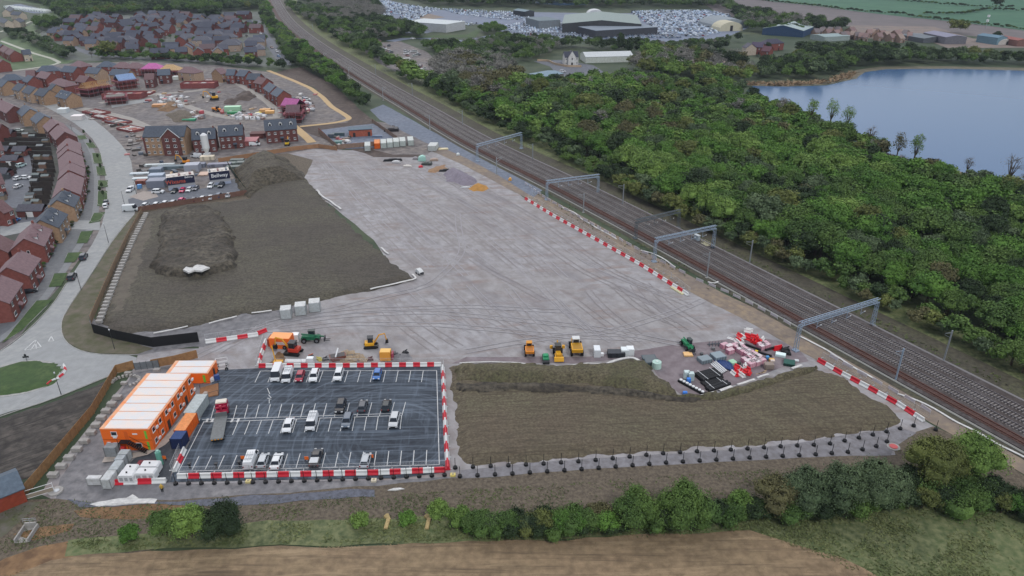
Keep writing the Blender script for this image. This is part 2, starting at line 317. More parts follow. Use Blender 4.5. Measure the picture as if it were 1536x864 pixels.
ribbon('haul_road', [(640, 222), (700, 248), (745, 272), (800, 300), (860, 334), (930, 376), (1005, 418), (1060, 448), (1120, 478), (1190, 518), (1240, 545), (1300, 576), (1370, 615), (1440, 654), (1560, 720), (1700, 800)], -1, 6.5, m_sand, z+.05, jit=.7)
# roads on the left
road = [(70, 110), (-60, 128), (-60, 150), (20, 146), (58, 160), (88, 178), (118, 195), (142, 222), (152, 250), (156, 290), (152, 330), (140, 358), (112, 400), (92, 428), (70, 462), (36, 498), (0, 524), (-60, 560), (-160, 600), (-160, 700), (-40, 640), (0, 622), (60, 606), (110, 586), (160, 565), (203, 550), (206, 533), (150, 532), (120, 527), (100, 515), (92, 500), (92, 482), (110, 452), (140, 408), (166, 366), (190, 335), (205, 318), (206, 290), (200, 262), (196, 236), (178, 212), (150, 186), (120, 168), (80, 152), (60, 140), (30, 132)]
patch('road', [(-60, 135), (20, 143), (60, 156), (90, 172), (120, 190), (146, 216), (156, 250), (160, 290), (156, 330), (144, 358), (118, 398), (100, 426), (80, 458), (44, 496), (8, 524), (-60, 562), (-160, 600), (-160, 700), (-40, 640), (0, 622), (60, 606), (110, 586), (160, 565), (203, 550), (206, 533), (150, 532), (120, 527), (100, 515), (92, 500), (92, 482), (110, 452), (140, 408), (166, 366), (190, 335), (205, 318), (206, 290), (200, 262), (196, 236), (178, 212), (150, 186), (120, 168), (80, 152), (40, 142), (-60, 126)], m_concrete, z+.08, 6, .1, smooth=1)
patch('pavement', [(100, 186), (122, 200), (138, 225), (143, 260), (144, 300), (141, 330), (124, 358), (98, 398), (70, 440), (40, 478), (0, 508), (-40, 530), (-60, 556), (-60, 520), (0, 470), (40, 420), (75, 370), (100, 330), (112, 318), (120, 290), (126, 255), (122, 225), (104, 200), (88, 186)], m_footway, z+.06, 6, .1, smooth=1)
ribbon('footway_strip', [(104, 192), (124, 208), (136, 232), (141, 265), (141, 300), (136, 335), (112, 372), (86, 412), (58, 452), (24, 488), (-20, 520)], 0, 2.2, M('pale_footway', (128, 131, 134), c2=(118, 121, 124), sc=.8), z+.1)
patch('road_branch', [(0, 340), (60, 330), (100, 330), (150, 332), (150, 346), (110, 344), (60, 344), (0, 356)], m_concrete, z+.10, 6, .1)
for i, q in enumerate([[(115, 204), (128, 203), (131, 209), (119, 210)], [(128, 215), (140, 214), (146, 222), (134, 223)], [(138, 230), (151, 230), (154, 246), (141, 246)], [(144, 250), (157, 250), (160, 264), (146, 264)], [(147, 271), (162, 271), (162, 281), (147, 282)], [(147, 287), (161, 287), (162, 309), (146, 310)], [(141, 320), (158, 319), (150, 333), (133, 336)], [(122, 348), (140, 347), (131, 365), (115, 366)], [(102, 380), (124, 379), (112, 394), (96, 395)], [(82, 411), (102, 410), (92, 430), (73, 432)], [(55, 452), (80, 450), (34, 496), (3, 516)]]):
    patch('grass_verge', [(x, y) for x, y in q], m_lawn, z+.2, 2, .1)
    g = gp(q); ribbon('kerb', np.vstack([g, g[:1]]), -.07, .07, m_kerb, z+.06, .16, ground=True, step=2)
RA = [(-70, 578), (-60, 564), (-30, 556), (0, 551), (30, 542), (62, 540), (82, 545), (92, 556), (90, 570), (76, 581), (46, 590), (10, 596), (-30, 598), (-60, 592)]
o = relief('roundabout_grass', RA, m_lawn, 1.2, lambda X, Y, d: np.clip(d, 0, 3)*.12, z+.12)
g = gp(RA); ribbon('roundabout_kerb', np.vstack([g, g[:1]]), -.5, 0.1, m_kerb, z+.06, .1, ground=True, step=2)
for pts in ([(206, 533), (150, 533), (120, 528), (100, 516), (92, 502), (91, 482), (110, 450), (140, 406), (166, 364), (190, 333)], [(-160, 700), (-40, 641), (0, 623), (60, 607), (110, 587), (160, 566), (200, 551)], [(-60, 562), (8, 523), (44, 495), (80, 457), (100, 425)]):
    ribbon('kerb', pts, -.09, .09, m_kerb, z+.06, .14)
patch('road_verge', [(93, 480), (112, 450), (142, 406), (168, 364), (190, 335), (206, 319), (216, 320), (190, 370), (150, 440), (134, 482), (142, 498), (200, 514), (230, 524), (206, 532), (150, 531), (122, 526), (103, 515), (94, 502)], m_verge, z+.10, 3, .3)
relief('muddy_ground', [(-200, 720), (-160, 702), (-40, 644), (0, 626), (60, 610), (110, 590), (160, 569), (172, 566), (130, 620), (90, 670), (62, 712), (20, 722), (-60, 740), (-200, 800)], m_mud, .9, lambda X, Y, d: .05+np.clip(d, 0, 2)*.1+.35*fbm(X, Y, .22, 4)*np.clip(d/3, 0, 1), 0)
patch('site_margin', [(128, 470), (150, 484), (180, 498), (240, 496), (300, 480), (380, 462), (440, 446), (460, 460), (400, 490), (306, 520), (290, 520), (250, 526), (206, 534), (186, 512), (140, 500)], m_pad2, .055, 3, .4)
patch('site_margin', [(185, 340), (200, 312), (300, 298), (350, 280), (340, 262), (372, 238), (430, 230), (470, 240), (440, 300), (220, 340)], m_brown, .05, 3, .4)
# painted marks
mk = z+.15
def line(mb, p, q, w_, zz, ground=False):
    a = G(*p) if not ground else Vector(p); b = G(*q) if not ground else Vector(q); n = Vector((-(b-a).y, (b-a).x, 0)).normalized()*w_/2
    mb.quad((*(a-n)[:2], zz), (*(b-n)[:2], zz), (*(b+n)[:2], zz), (*(a+n)[:2], zz))
mb = MB()
for a, b in (((37, 526), (52, 512)), ((46, 526), (56, 512)), ((55, 524), (53, 511)), ((62, 521), (54, 511)), ((38, 526), (62, 521)), ((73, 513), (77, 505)), ((77, 505), (81, 512)), ((81, 512), (73, 513))): line(mb, a, b, .25, mk)
struct(mb.build('road_marking', m_white))
# soils
pL = [(195, 332), (215, 318), (330, 303), (374, 299), (362, 288), (350, 262), (362, 243), (400, 236), (430, 238), (452, 256), (480, 293), (520, 333), (560, 370), (600, 402), (626, 420), (560, 436), (480, 452), (400, 468), (340, 478), (290, 492), (230, 500), (180, 502), (150, 490), (142, 470), (160, 430), (180, 375)]
relief('topsoil_bed', pL, m_soilL, 1.1, lambda X, Y, d: np.clip(d, 0, 3)*.3+.16*fbm(X, Y, .3, 4), 0)
relief('soil_track', [(200, 332), (222, 326), (240, 330), (228, 380), (210, 430), (200, 470), (165, 480), (155, 462), (180, 400)], M('light_soil', (98, 92, 82), c2=(84, 78, 70), sc=.5, bump=.8, detail=8), 1.2, lambda X, Y, d: .8+.2*fbm(X, Y, .3, 4)+np.clip(d, 0, 3)*.05, 0)
pB = [(240, 330), (262, 318), (305, 312), (330, 322), (348, 350), (360, 385), (356, 405), (320, 417), (270, 421), (232, 416), (222, 405), (236, 380), (238, 350)]
relief('spoil_mound', pB, m_mdark, .7, lambda X, Y, d: .8+np.clip(d, 0, 2.6)*.8+.5*fbm(X, Y, .3, 5), 0)
pA = [(352, 256), (368, 243), (400, 234), (428, 238), (448, 258), (458, 272), (430, 276), (400, 282), (374, 298), (356, 284)]
relief('spoil_heap', pA, m_mound, .8, lambda X, Y, d: .7+np.clip(d, 0, 8)*.62+.6*fbm(X, Y, .24, 5), 0)
pR = [(674, 548), (700, 546), (800, 549), (900, 549), (940, 542), (965, 540), (985, 562), (1018, 590), (1058, 597), (1110, 586), (1180, 563), (1225, 553), (1260, 566), (1310, 597), (1362, 632), (1335, 641), (1290, 651), (1200, 661), (1100, 670), (900, 685), (780, 695), (692, 702), (684, 660), (678, 600)]
relief('topsoil_bed', pR, m_soilR, 1.0, lambda X, Y, d: np.clip(d, 0, 3)*.3+.15*fbm(X, Y, .3, 4), 0)
relief('soil_berm', [(680, 553), (700, 549), (900, 551), (938, 545), (966, 542), (984, 562), (1022, 594), (1052, 600), (1000, 602), (940, 592), (880, 584), (780, 582), (700, 578), (684, 572)], m_berm, .7, lambda X, Y, d: .8+np.clip(d, 0, 3.2)*.5+.35*fbm(X, Y, .3, 5), 0)
relief('clod_strip', [(686, 579), (700, 577), (780, 579), (880, 580), (945, 588), (1000, 597), (1050, 603), (1040, 609), (980, 606), (900, 597), (800, 594), (690, 592)], m_mdark, .7, lambda X, Y, d: .85+np.clip(d, 0, 1.5)*.5+.45*fbm(X, Y, .35, 5), 0)
relief('soil_berm', [(1050, 600), (1060, 594), (1110, 584), (1180, 560), (1226, 552), (1215, 562), (1180, 572), (1110, 596), (1070, 606)], m_berm, .8, lambda X, Y, d: .8+np.clip(d, 0, 2)*.4+.35*fbm(X, Y, .3, 5), 0)
patch('gravel_path', [(690, 706), (780, 697), (900, 688), (1100, 675), (1200, 665), (1290, 650), (1345, 640), (1375, 650), (1340, 672), (1335, 683), (1250, 685), (1100, 692), (900, 704), (740, 715), (690, 719)], M('path_gravel', (124, 123, 128), c2=(104, 102, 104), sc=.8, bump=.3, c3=(134, 133, 138), sc3=.1, detail=8), z+.06, 3, .35)
# foreground bands
patch('brown_strip', [(-200, 760), (0, 752), (84, 748), (150, 757), (260, 750), (400, 741), (600, 726), (700, 717), (900, 703), (1100, 691), (1250, 683), (1345, 682), (1420, 690), (1440, 740), (1200, 750), (900, 775), (600, 790), (300, 812), (100, 850), (-200, 900)], m_brown, z+.05, 4, .8)
patch('orange_bank', [(110, 765), (180, 756), (262, 754), (300, 762), (270, 776), (200, 780), (120, 776)], m_orange, z+.07, 3, .8)
patch('orange_bank', [(-60, 880), (10, 838), (60, 820), (110, 812), (190, 806), (240, 800), (200, 815), (120, 834), (80, 850), (20, 880)], m_orange, z+.08, 3, .9)
patch('orange_bank', [(20, 800), (70, 790), (110, 785), (100, 796), (50, 812)], m_orange, z+.08, 3, .9)
patch('grass_strip', [(100, 812), (260, 796), (400, 783), (600, 778), (800, 776), (1000, 772), (1100, 765), (1250, 745), (1420, 750), (1600, 745), (1700, 950), (1300, 950), (1240, 842), (1130, 798), (900, 808), (600, 816), (420, 818), (260, 822), (150, 832), (100, 838)], m_grass, z+.09, 3, 1.0)
patch('stubble_field', [(-300, 960), (20, 864), (80, 842), (130, 834), (260, 826), (420, 820), (560, 820), (700, 812), (850, 811), (1000, 800), (1125, 797), (1180, 812), (1260, 840), (1330, 875), (1400, 960), (1400, 1200), (-300, 1200)], m_stubble, z+.13, 3, 1.0)
patch('rough_corner', [(-100, 770), (0, 756), (60, 752), (40, 775), (10, 800), (-40, 830), (-100, 850)], M('trampled', (96, 92, 86), c2=(78, 82, 58), sc=.4, bump=.6), z+.07, 3, .8)
patch('grey_stone_bank', [(100, 750), (180, 758), (270, 752), (380, 744), (560, 734), (560, 745), (400, 756), (330, 760), (260, 757), (190, 760), (120, 760)], M('bank_stone', (100, 104, 116), c2=(76, 78, 86), sc=1.2, bump=.8, detail=8), z+.10, 2, .7)
# white edging membrane scraps
for pts, w_ in (([(475, 287), (486, 297), (496, 304), (511, 315)], .9), ([(570, 373), (582, 382)], .7), ([(617, 413), (626, 420), (610, 423), (590, 428), (575, 432), (556, 436)], .7), ([(408, 468), (380, 471)], .6), ([(358, 476), (330, 483), (315, 488)], .6), ([(284, 491), (250, 498), (232, 502)], .5), ([(910, 548), (925, 543), (940, 540), (950, 537), (958, 543), (965, 551)], .9), ([(1044, 598), (1056, 596), (1072, 592)], .8), ([(1080, 589), (1098, 583)], .9), ([(1105, 580), (1122, 574), (1132, 571)], .7), ([(1135, 569), (1150, 564)], .6), ([(1185, 555), (1200, 551)], .8), ([(855, 550), (880, 548), (905, 549)], .35), ([(690, 547), (740, 545), (790, 549)], .4)):
    o = ribbon('white_membrane', pts, -w_*.4, w_*.4, m_sheet, .45, .14, step=.9, jit=.9, kind=None); tag(o, 'torn white membrane strip lying along the edge of the topsoil', 'membrane strip', 'white membrane strips along the soil edges')
for nm, pts, lab in (('white_sheet', [(275, 405), (280, 401), (290, 402), (296, 397), (306, 399), (315, 402), (303, 407), (292, 406), (282, 409)], 'torn white sheet lying on the dark spoil mound'), ('plastic_sheet', [(135, 757), (160, 752), (190, 748), (200, 743), (210, 750), (236, 750), (232, 757), (200, 758), (150, 760)], 'ragged white plastic sheet on the stone bank below the white generators'), ('plastic_sheet', [(581, 737), (600, 733), (606, 735), (592, 738)], 'small white plastic scrap on the stone below the car park')):
    p = dens(gp(pts, 3.1 if 'mound' in lab else 0), 1, .4); zz = 3.3 if 'mound' in lab else .25
    V = [(x, y, zz+.12*math.sin(i*2.1)) for i, (x, y) in enumerate(p)]; V2 = [(x, y, zz-.5) for x, y in p]; n = len(V)
    tr = tessellate_polygon([[Vector((x, y, 0)) for x, y in p]]); mb = MB(); mb.add(V+V2, [tuple(t) for t in tr]+[(i, (i+1) % n, (i+1) % n+n, i+n) for i in range(n)])
    tag(mb.build(nm, m_sheet), lab, 'plastic sheet')
# piles by the haul road
relief('gravel_pile', [(664, 262), (672, 256), (690, 257), (706, 265), (718, 272), (712, 279), (690, 278), (672, 272)], M('pink_grey_gravel', (130, 124, 136), c2=(118, 112, 122), sc=1, bump=.6), .6, lambda X, Y, d: np.clip(d, 0, 5)*.6+.1*fbm(X, Y, .5, 3), .05)
relief('sand_pile', [(702, 284), (708, 278), (718, 274), (728, 279), (736, 283), (724, 287), (710, 287)], M('orange_sand', (178, 132, 70), c2=(160, 120, 66), sc=1, bump=.4), .5, lambda X, Y, d: np.clip(d, 0, 3)*.6+.08*fbm(X, Y, .5, 3), .08)
relief('sand_patch', [(640, 258), (652, 250), (668, 247), (672, 254), (650, 260)], M('brown_sand', (150, 118, 86), c2=(128, 104, 84), sc=1, bump=.4), .6, lambda X, Y, d: np.clip(d, 0, 2)*.25, .08)
for n_, q, mm, hh in (('spoil_heap', [(355, 142), (375, 137), (385, 145), (372, 152), (350, 150)], m_earth, .45), ('rubble_heap', [(322, 145), (345, 138), (352, 143), (335, 150)], m_site, .4), ('rubble_heap', [(240, 158), (262, 152), (270, 160), (252, 168), (236, 166)], m_orange, .35), ('spoil_heap', [(248, 172), (275, 165), (300, 172), (290, 182), (262, 184)], m_brown, .35), ('rubble_heap', [(340, 148), (360, 150), (352, 158), (335, 156)], m_earth, .4), ('dark_heap', [(579, 196), (590, 189), (596, 192), (590, 198)], m_earth, .6)):
    relief(n_, q, mm, 1.0, lambda X, Y, d, hh=hh: np.clip(d, 0, 5)*hh+.3*fbm(X, Y, .4, 3), .1)
# car park
TM = [(322, 556), (388, 553), (662, 549), (666, 600), (669, 703), (669, 709), (600, 718), (400, 721), (255, 724), (258, 712), (272, 692), (292, 648), (310, 610), (318, 575)]
patch('tarmac', TM, m_tarmac, z+.09, 6, .05)
patch('tarmac', [(180, 712), (200, 690), (235, 668), (262, 660), (262, 690), (255, 724), (170, 728)], M('dark_base', (56, 60, 66), c2=(72, 76, 82), sc=1), z+.07, 3, .3)
mb = MB(); zz = z+.16; W = .15
for i in range(14):
    t = i/13; line(mb, (390.8+(635-390.8)*t, 557.4-.7*t), (382.6+(632.3-382.6)*t, 574.5-.6*t), W, zz)
line(mb, (390.8, 557.4), (655, 556.5), W, zz); line(mb, (655, 556.5), (659, 698), W, zz); line(mb, (659, 698), (268, 708), W, zz)
for i in range(15):
    t = (i-1)/13; x0 = 383.5+(603-383.5)*t; line(mb, (x0+5.5, 607.5-3.5*t), (x0, 628.5-4.5*t), W, zz)
    x1 = 357.5+(602.5-357.5)*i/14; b0 = 349.0+(600.2-349.0)*i/14; line(mb, (x1, 632.8-9*i/14), (b0, 653.2-8.5*i/14), W, zz)
for i in range(-5, -0): 
    t = (i-1)/13; x0 = 383.5+(603-383.5)*t; line(mb, (x0+5.5+i*-.2, 608.5-3.5*t), (x0, 630.0-4.5*t), W, zz)
for i in range(19):
    t = i/18; line(mb, (298.8+(640.3-298.8)*t, 685.3-9.3*t), (288.5+(639-288.5)*t, 705.6-6.6*t), W, zz)
line(mb, (303, 630.3), (604, 620.8), W, zz); line(mb, (345, 633), (603, 624), W, zz); line(mb, (306.5, 632.5), (268, 708), W, zz)
for x in (309, 317, 346.5, 355.5): line(mb, (x, 631.6), (x+3.6, 631.5), 1.3, zz+.004)
line(mb, (306.5, 634), (357, 632.3), W, zz)
for q in ((401, 583, 405, 592), (404, 600, 404, 606)): line(mb, q[:2], q[2:], .14, zz)
line(mb, (401, 598), (407, 600), .14, zz); line(mb, (403, 593), (407, 598), .14, zz)
struct(mb.build('parking_bay_line', m_white))
# paths on the left meadow
for pts in ([(-60, 62), (0, 48), (30, 39), (52, 30)], [(-60, 100), (0, 61), (24, 70), (50, 80), (78, 88), (90, 94), (78, 98), (40, 104), (0, 108), (-60, 118)]): ribbon('path', pts, -1.6, 1.6, M('pale_path', (168, 170, 158)), z+.06, jit=0)
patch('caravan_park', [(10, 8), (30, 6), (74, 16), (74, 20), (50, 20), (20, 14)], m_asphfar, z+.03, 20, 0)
# far lots and roads
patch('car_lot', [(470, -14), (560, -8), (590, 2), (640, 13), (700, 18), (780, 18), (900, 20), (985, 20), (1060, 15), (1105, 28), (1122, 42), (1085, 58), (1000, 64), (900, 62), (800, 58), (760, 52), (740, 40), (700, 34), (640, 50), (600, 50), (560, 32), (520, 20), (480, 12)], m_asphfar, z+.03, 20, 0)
patch('pale_yard', [(618, 24), (640, 20), (668, 26), (640, 30)], m_sand, z+.05, 20, 0)
patch('pale_yard', [(955, 88), (1100, 88), (1100, 94), (955, 96)], M('pale_field', 0), z+.05, 20, 0)
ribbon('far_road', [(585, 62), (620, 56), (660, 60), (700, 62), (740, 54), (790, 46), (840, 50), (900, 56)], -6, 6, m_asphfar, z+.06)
patch('verge_far', [(600, 54), (660, 53), (700, 52), (715, 44), (722, 46), (712, 56), (660, 57), (604, 57)], m_lawn, z+.07, 20, 0)
patch('scrapyard_ground', [(545, 66), (600, 62), (640, 78), (665, 100), (650, 118), (610, 116), (570, 96), (548, 78)], m_site, z+.04, 10, .6)
patch('pub_yard', [(800, 92), (840, 90), (890, 98), (905, 108), (880, 120), (840, 118), (825, 100)], m_asph, z+.05, 10, .6)
patch('farm_yard', [(1275, 38), (1400, 40), (1460, 58), (1536, 60), (1536, 72), (1420, 72), (1400, 64), (1280, 56)], M('farm_ground', (130, 116, 108), c2=(110, 104, 100), sc=.1), z+.05, 20, .6)
patch('far_pond', [(796, -3), (880, -3), (880, 7), (850, 8), (836, 8), (800, 4)], m_water, z+.04, 20, 0)
# ================================================================== RAILWAY
Dp = [(1760, 730), (1536, 615), (1336, 513), (1136, 411), (1000, 342), (864, 274), (790, 240), (718, 205.5), (640, 160), (592, 134), (547, 108), (484, 69.5), (452, 46), (435, 30), (424, 14), (416, 0), (409, -20), (402, -45)]
def smoothline(pts, n=3):
    p = gp(pts)
    for _ in range(n):
        q = (p[:-1]*.75+p[1:]*.25); r_ = (p[:-1]*.25+p[1:]*.75); p = np.vstack([p[:1], np.stack([q, r_], 1).reshape(-1, 2), p[-1:]])
    return p
RL = smoothline(Dp)
ribbon('lineside_grass', RL, -27, -10, m_grass, z+.035, ground=True, jit=1.5)
ribbon('railway_embankment', RL, -11, 17, m_cess, z+.05, ground=True)
ribbon('track_ballast', RL, -3.4, 14.4, m_ballast, z+.08, .25, ground=True)
ribbon('cable_trough', RL, 14.6, 15.3, M('trough', (128, 128, 124)), z+.06, .2, ground=True)
ribbon('white_walkway', RL, -3.3, -2.6, M('walkway', (120, 118, 120)), z+.34, ground=True)
m_rail = M('rail_steel', (112, 108, 112), rough=.35, metal=.6); m_sleep = M('sleeper_concrete', (134, 130, 128), c2=(112, 108, 106), sc=.3); m_rust = M('rusty_rail', (92, 62, 54), rough=.8); m_rsl = M('rust_stained_sleeper', (88, 66, 60), c2=(74, 54, 50), sc=.8)
for k, off in enumerate((.75, 4.4, 8.0, 11.7)):
    lab = ('easternmost main line track beside the woodland', 'second track from the woodland with pale concrete sleepers', 'third track from the woodland with pale concrete sleepers', 'rust-brown track nearest the construction site')[k]
    t = thing('railway_track', lab, 'railway track', group='railway tracks')
    for s in (-.75, .75): o = ribbon('rail', RL, off+s-.07, off+s+.07, m_rust if k == 3 else m_rail, z+.46, .16, ground=True, kind=None); o.parent = t
    if k == 3: o = ribbon('rust_stain', RL, off-1.35, off+1.35, m_rsl, z+.345, ground=True, kind=None); o.parent = t
    mb = MB()
    for x, y, r, _ in along(RL, .75 if k < 4 else 1, True, off):
        if y < 620: mb.cb(x, y, z+.30, .28, 2.5, .15, r)
    o = mb.build('sleepers', m_rsl if k == 3 else m_sleep, t); o['kind'] = 'stuff'
# swept tyre arcs on the car park: real dust marks on the new tarmac
def arcs(mat, cx, cy, colr, lo, hi):
    t = mat.node_tree; N = t.nodes; L = t.links; b = N['Principled BSDF']; old = b.inputs['Base Color'].links[0].from_socket
    g = N.new('ShaderNodeNewGeometry'); sb = N.new('ShaderNodeVectorMath'); sb.operation = 'SUBTRACT'; sb.inputs[1].default_value = (cx, cy, 0); L.new(g.outputs['Position'], sb.inputs[0])
    ln = N.new('ShaderNodeVectorMath'); ln.operation = 'LENGTH'; L.new(sb.outputs[0], ln.inputs[0]); cmb = N.new('ShaderNodeCombineXYZ'); L.new(ln.outputs['Value'], cmb.inputs[0])
    sep = N.new('ShaderNodeSeparateXYZ'); L.new(sb.outputs[0], sep.inputs[0]); at_ = N.new('ShaderNodeMath'); at_.operation = 'ARCTAN2'; L.new(sep.outputs[1], at_.inputs[0]); L.new(sep.outputs[0], at_.inputs[1]); L.new(at_.outputs[0], cmb.inputs[1])
    n = N.new('ShaderNodeTexNoise'); n.inputs['Scale'].default_value = 1.1; n.inputs['Detail'].default_value = 5; L.new(cmb.outputs[0], n.inputs['Vector'])
    r = N.new('ShaderNodeMapRange'); r.inputs[1].default_value = lo; r.inputs[2].default_value = hi; L.new(n.outputs['Fac'], r.inputs[0]); q = N.new('ShaderNodeMapRange'); q.inputs[1].default_value = 5; q.inputs[2].default_value = 11; q.inputs[4].default_value = .7; L.new(ln.outputs['Value'], q.inputs[0]); L.new(q.outputs[0], r.inputs[4])
    x = N.new('ShaderNodeMix'); x.data_type = 'RGBA'; L.new(r.outputs[0], x.inputs[0]); L.new(old, x.inputs[6]); x.inputs[7].default_value = lin(colr); L.new(x.outputs[2], b.inputs['Base Color'])
g = G(585, 655); arcs(m_tarmac, g.x, g.y, (112, 124, 138), .5, .8)
g = G(820, 620); arcs(m_soilR, g.x, g.y-40, (70, 64, 53), .5, .75)

# wheel tracks worn into the hardstanding
mt1 = M('worn_track_light', (153, 151, 155), c2=(142, 140, 143), sc=.9); mt2 = M('worn_track_dark', (132, 126, 127), c2=(143, 140, 142), sc=.9); rr = random.Random(31)
def track(pts, mat, w_=.38, gauge=1.9):
    for g_ in (0, gauge): ribbon('wheel_track', pts, g_-w_/2, g_+w_/2, mat, .075, jit=.8, step=4)
for i in range(13):
    x = 470+i*16; track([(x, 250+rr.uniform(-10, 20)), (x+70+i*6, 330), (x+150+i*9, 400+rr.uniform(0, 20)), (x+230+i*12, 450+rr.uniform(0, 25))][:rr.choice([3, 4])], mt1 if i % 2 else mt2)
for i in range(16):
    x = 560+i*27+rr.uniform(-8, 8); y = 415+rr.uniform(0, 50); track([(x, y), (x+rr.uniform(25, 45), y+rr.uniform(26, 40)), (x+rr.uniform(70, 100), y+rr.uniform(60, 84))], mt1 if rr.random() < .6 else mt2, .3)
for pts in ([(400, 488), (480, 470), (560, 452), (650, 430), (700, 380), (690, 320)], [(330, 530), (400, 492), (520, 476), (640, 470), (760, 480), (900, 496), (1020, 520)], [(400, 500), (520, 488), (660, 490), (820, 505), (960, 512)], [(300, 536), (370, 505), (430, 480), (560, 466), (700, 462), (860, 470)], [(700, 530), (800, 512), (920, 500), (1020, 470), (1060, 452)]): track(pts, mt1, .35)
# ================================================================== VEGETATION
def leafmat(name, c, c2, c3=None):
    m = M(name, c, rough=.75, c2=c2, sc=.11, detail=2, rnd=.30, spec=.15); return m
L_ = dict(
    bright=leafmat('bright_green_leaves', (90, 124, 56), (68, 100, 46)),
    lime=leafmat('fresh_green_leaves', (114, 140, 72), (88, 114, 58)),
    mid=leafmat('mid_green_leaves', (88, 112, 58), (68, 92, 50)),
    dark=leafmat('dark_green_leaves', (56, 72, 46), (42, 56, 38)),
    blue=leafmat('blue_green_leaves', (92, 108, 78), (70, 86, 62)),
    olive=leafmat('olive_leaves', (104, 112, 62), (86, 94, 54)),
    brown=leafmat('budding_brown_twigs', (100, 98, 68), (84, 84, 60)),
    grey=leafmat('bare_grey_twigs', (136, 134, 128), (116, 116, 112)),
    yellow=leafmat('yellow_green_leaves', (128, 138, 60), (106, 122, 54)))
m_bark = M('bark', (84, 74, 62), c2=(64, 56, 48), sc=2)
def leafmesh(name, lobes, n, size, mat, seed, up=.25, core=True, bare=False, trunk=None, jag=.18):
    r = np.random.default_rng(seed); V = []; 
    w_ = np.array([l[3]*l[3] for l in lobes]); w_ = w_/w_.sum(); V4 = []
    for l, k in zip(lobes, w_):
        m_ = max(8, int(n*k)); d = r.normal(size=(m_, 3)); d /= np.linalg.norm(d, axis=1)[:, None]; d[:, 2] = np.where(d[:, 2] < -.55, -d[:, 2], d[:, 2])
        bump = 1+.20*np.sin(d[:, 0]*5+l[0]*3+seed)*np.cos(d[:, 1]*6+l[1])+.12*np.sin(d[:, 2]*9+seed)
        rr = (r.random(m_)**(.55 if bare else .22))*bump*(1+r.normal(size=m_)*jag*.35)
        c = np.array(l[:3])+d*rr[:, None]*np.array([l[3], l[3], l[4]])
        nrm = d+r.normal(size=(m_, 3))*.75+np.array([0, 0, up]); nrm /= np.linalg.norm(nrm, axis=1)[:, None]
        t = np.cross(nrm, r.normal(size=(m_, 3))); t /= np.linalg.norm(t, axis=1)[:, None]; b = np.cross(nrm, t)
        s = size*(.55+.9*r.random(m_))[:, None]; asp = .22 if bare else .7
        V4.append(np.stack([c-t*s*.5, c-b*s*asp*.5+nrm*s*.08, c+t*s*.5, c+b*s*asp*.5+nrm*s*.08], 1).reshape(-1, 3))
    V = np.vstack(V4); Q = np.arange(len(V)).reshape(-1, 4); mi = np.zeros(len(Q), int)
    if core and not bare:
        for l in lobes:
            a = np.linspace(0, 2*PI, 9)[:-1]; vs = [(l[0], l[1], l[2]+l[4]*.74), (l[0], l[1], l[2]-l[4]*.7)]
            for ph in (.75, .2, -.4): vs += [(l[0]+l[3]*.74*math.cos(ph)*math.cos(t), l[1]+l[3]*.74*math.cos(ph)*math.sin(t), l[2]+l[4]*.74*math.sin(ph)) for t in a]
            o = len(V); fs = []
            for i in range(8):
                j = (i+1) % 8; fs += [(0, 2+i, 2+j, 2+j), (2+i, 10+i, 10+j, 2+j), (10+i, 18+i, 18+j, 10+j), (18+i, 1, 1, 18+j)]
            fs = [f for f in fs if len(set(f)) == 4]
            V = np.vstack([V, vs]); Q = np.vstack([Q, np.array(fs)+o]); mi = np.r_[mi, np.zeros(len(fs), int)]
    if trunk:
        mb = MB(); h, rad = trunk; mb.cyl((0, 0, -.3), (0, 0, h), rad, 6, rad*.6)
        for l in lobes[:8]: mb.cyl((0, 0, h*.8), (l[0]*.8, l[1]*.8, l[2]+l[4]*(.6 if bare else 0)), rad*.5, 5, rad*.12)
        if bare:
            for i in range(26):
                l = lobes[i % len(lobes)]; d = r.normal(size=3); d /= np.linalg.norm(d); d[2] = abs(d[2]); mb.cyl((l[0]*.5, l[1]*.5, l[2]), (l[0]+d[0]*l[3]*.95, l[1]+d[1]*l[3]*.95, l[2]+d[2]*l[4]*.95), rad*.22, 4, .03)
        tv = np.array(mb.v); tq = np.array([f for f in mb.f if len(f) == 4]); return V, Q, mi, tv, tq
    return V, Q, mi, None, None
def lobeset(seed, R_=3.6, H=10, n=9, tall=False, low=.32):
    r = random.Random(seed); out = []
    cz = H*(.5+low/2)
    for i in range(n):
        a = 2*PI*i/n*1.618*1.5; k = .15+.62*((i+.5)/n)**.5; f = 1-.75*((i+.5)/n)
        rr = R_*(.42+.2*r.random())*(1 if not tall else .8)
        z_ = H*low+(H*(1-low))*(.30+.5*f)*(.85+.25*r.random())
        out.append((R_*k*math.cos(a), R_*k*math.sin(a), min(z_, H-rr*.8), rr, rr*(.85 if not tall else 1.5)))
    out.append((0, 0, H*low+(H*(1-low))*.42, R_*.72, (H*(1-low))*.48)); return out
SPEC = {}
def proto(key, kind, seed, R_, H, n, size, lobes=9, tall=False, low=.3, bare=False):
    lb = lobeset(seed, R_, H, lobes, tall, low)
    V, Q, mi, tv, tq = leafmesh(key, lb, n, size, None, seed, bare=bare, trunk=(H*.5, .035*H))
    SPEC[key] = dict(V=V, Q=Q, tv=tv, tq=tq, kind=kind, H=H, R=R_, bare=bare); return SPEC[key]
def full_mesh(key):
    s = SPEC[key]
    if 'me' not in s:
        V = np.vstack([s['V'], s['tv']]); Q = np.vstack([s['Q'], s['tq']+len(s['V'])]); mi = np.r_[np.zeros(len(s['Q']), int), np.ones(len(s['tq']), int)]
        s['me'] = npmesh('tree', V, Q, [L_[s['kind']], m_bark], mi, onlymesh=True)
    return s['me']
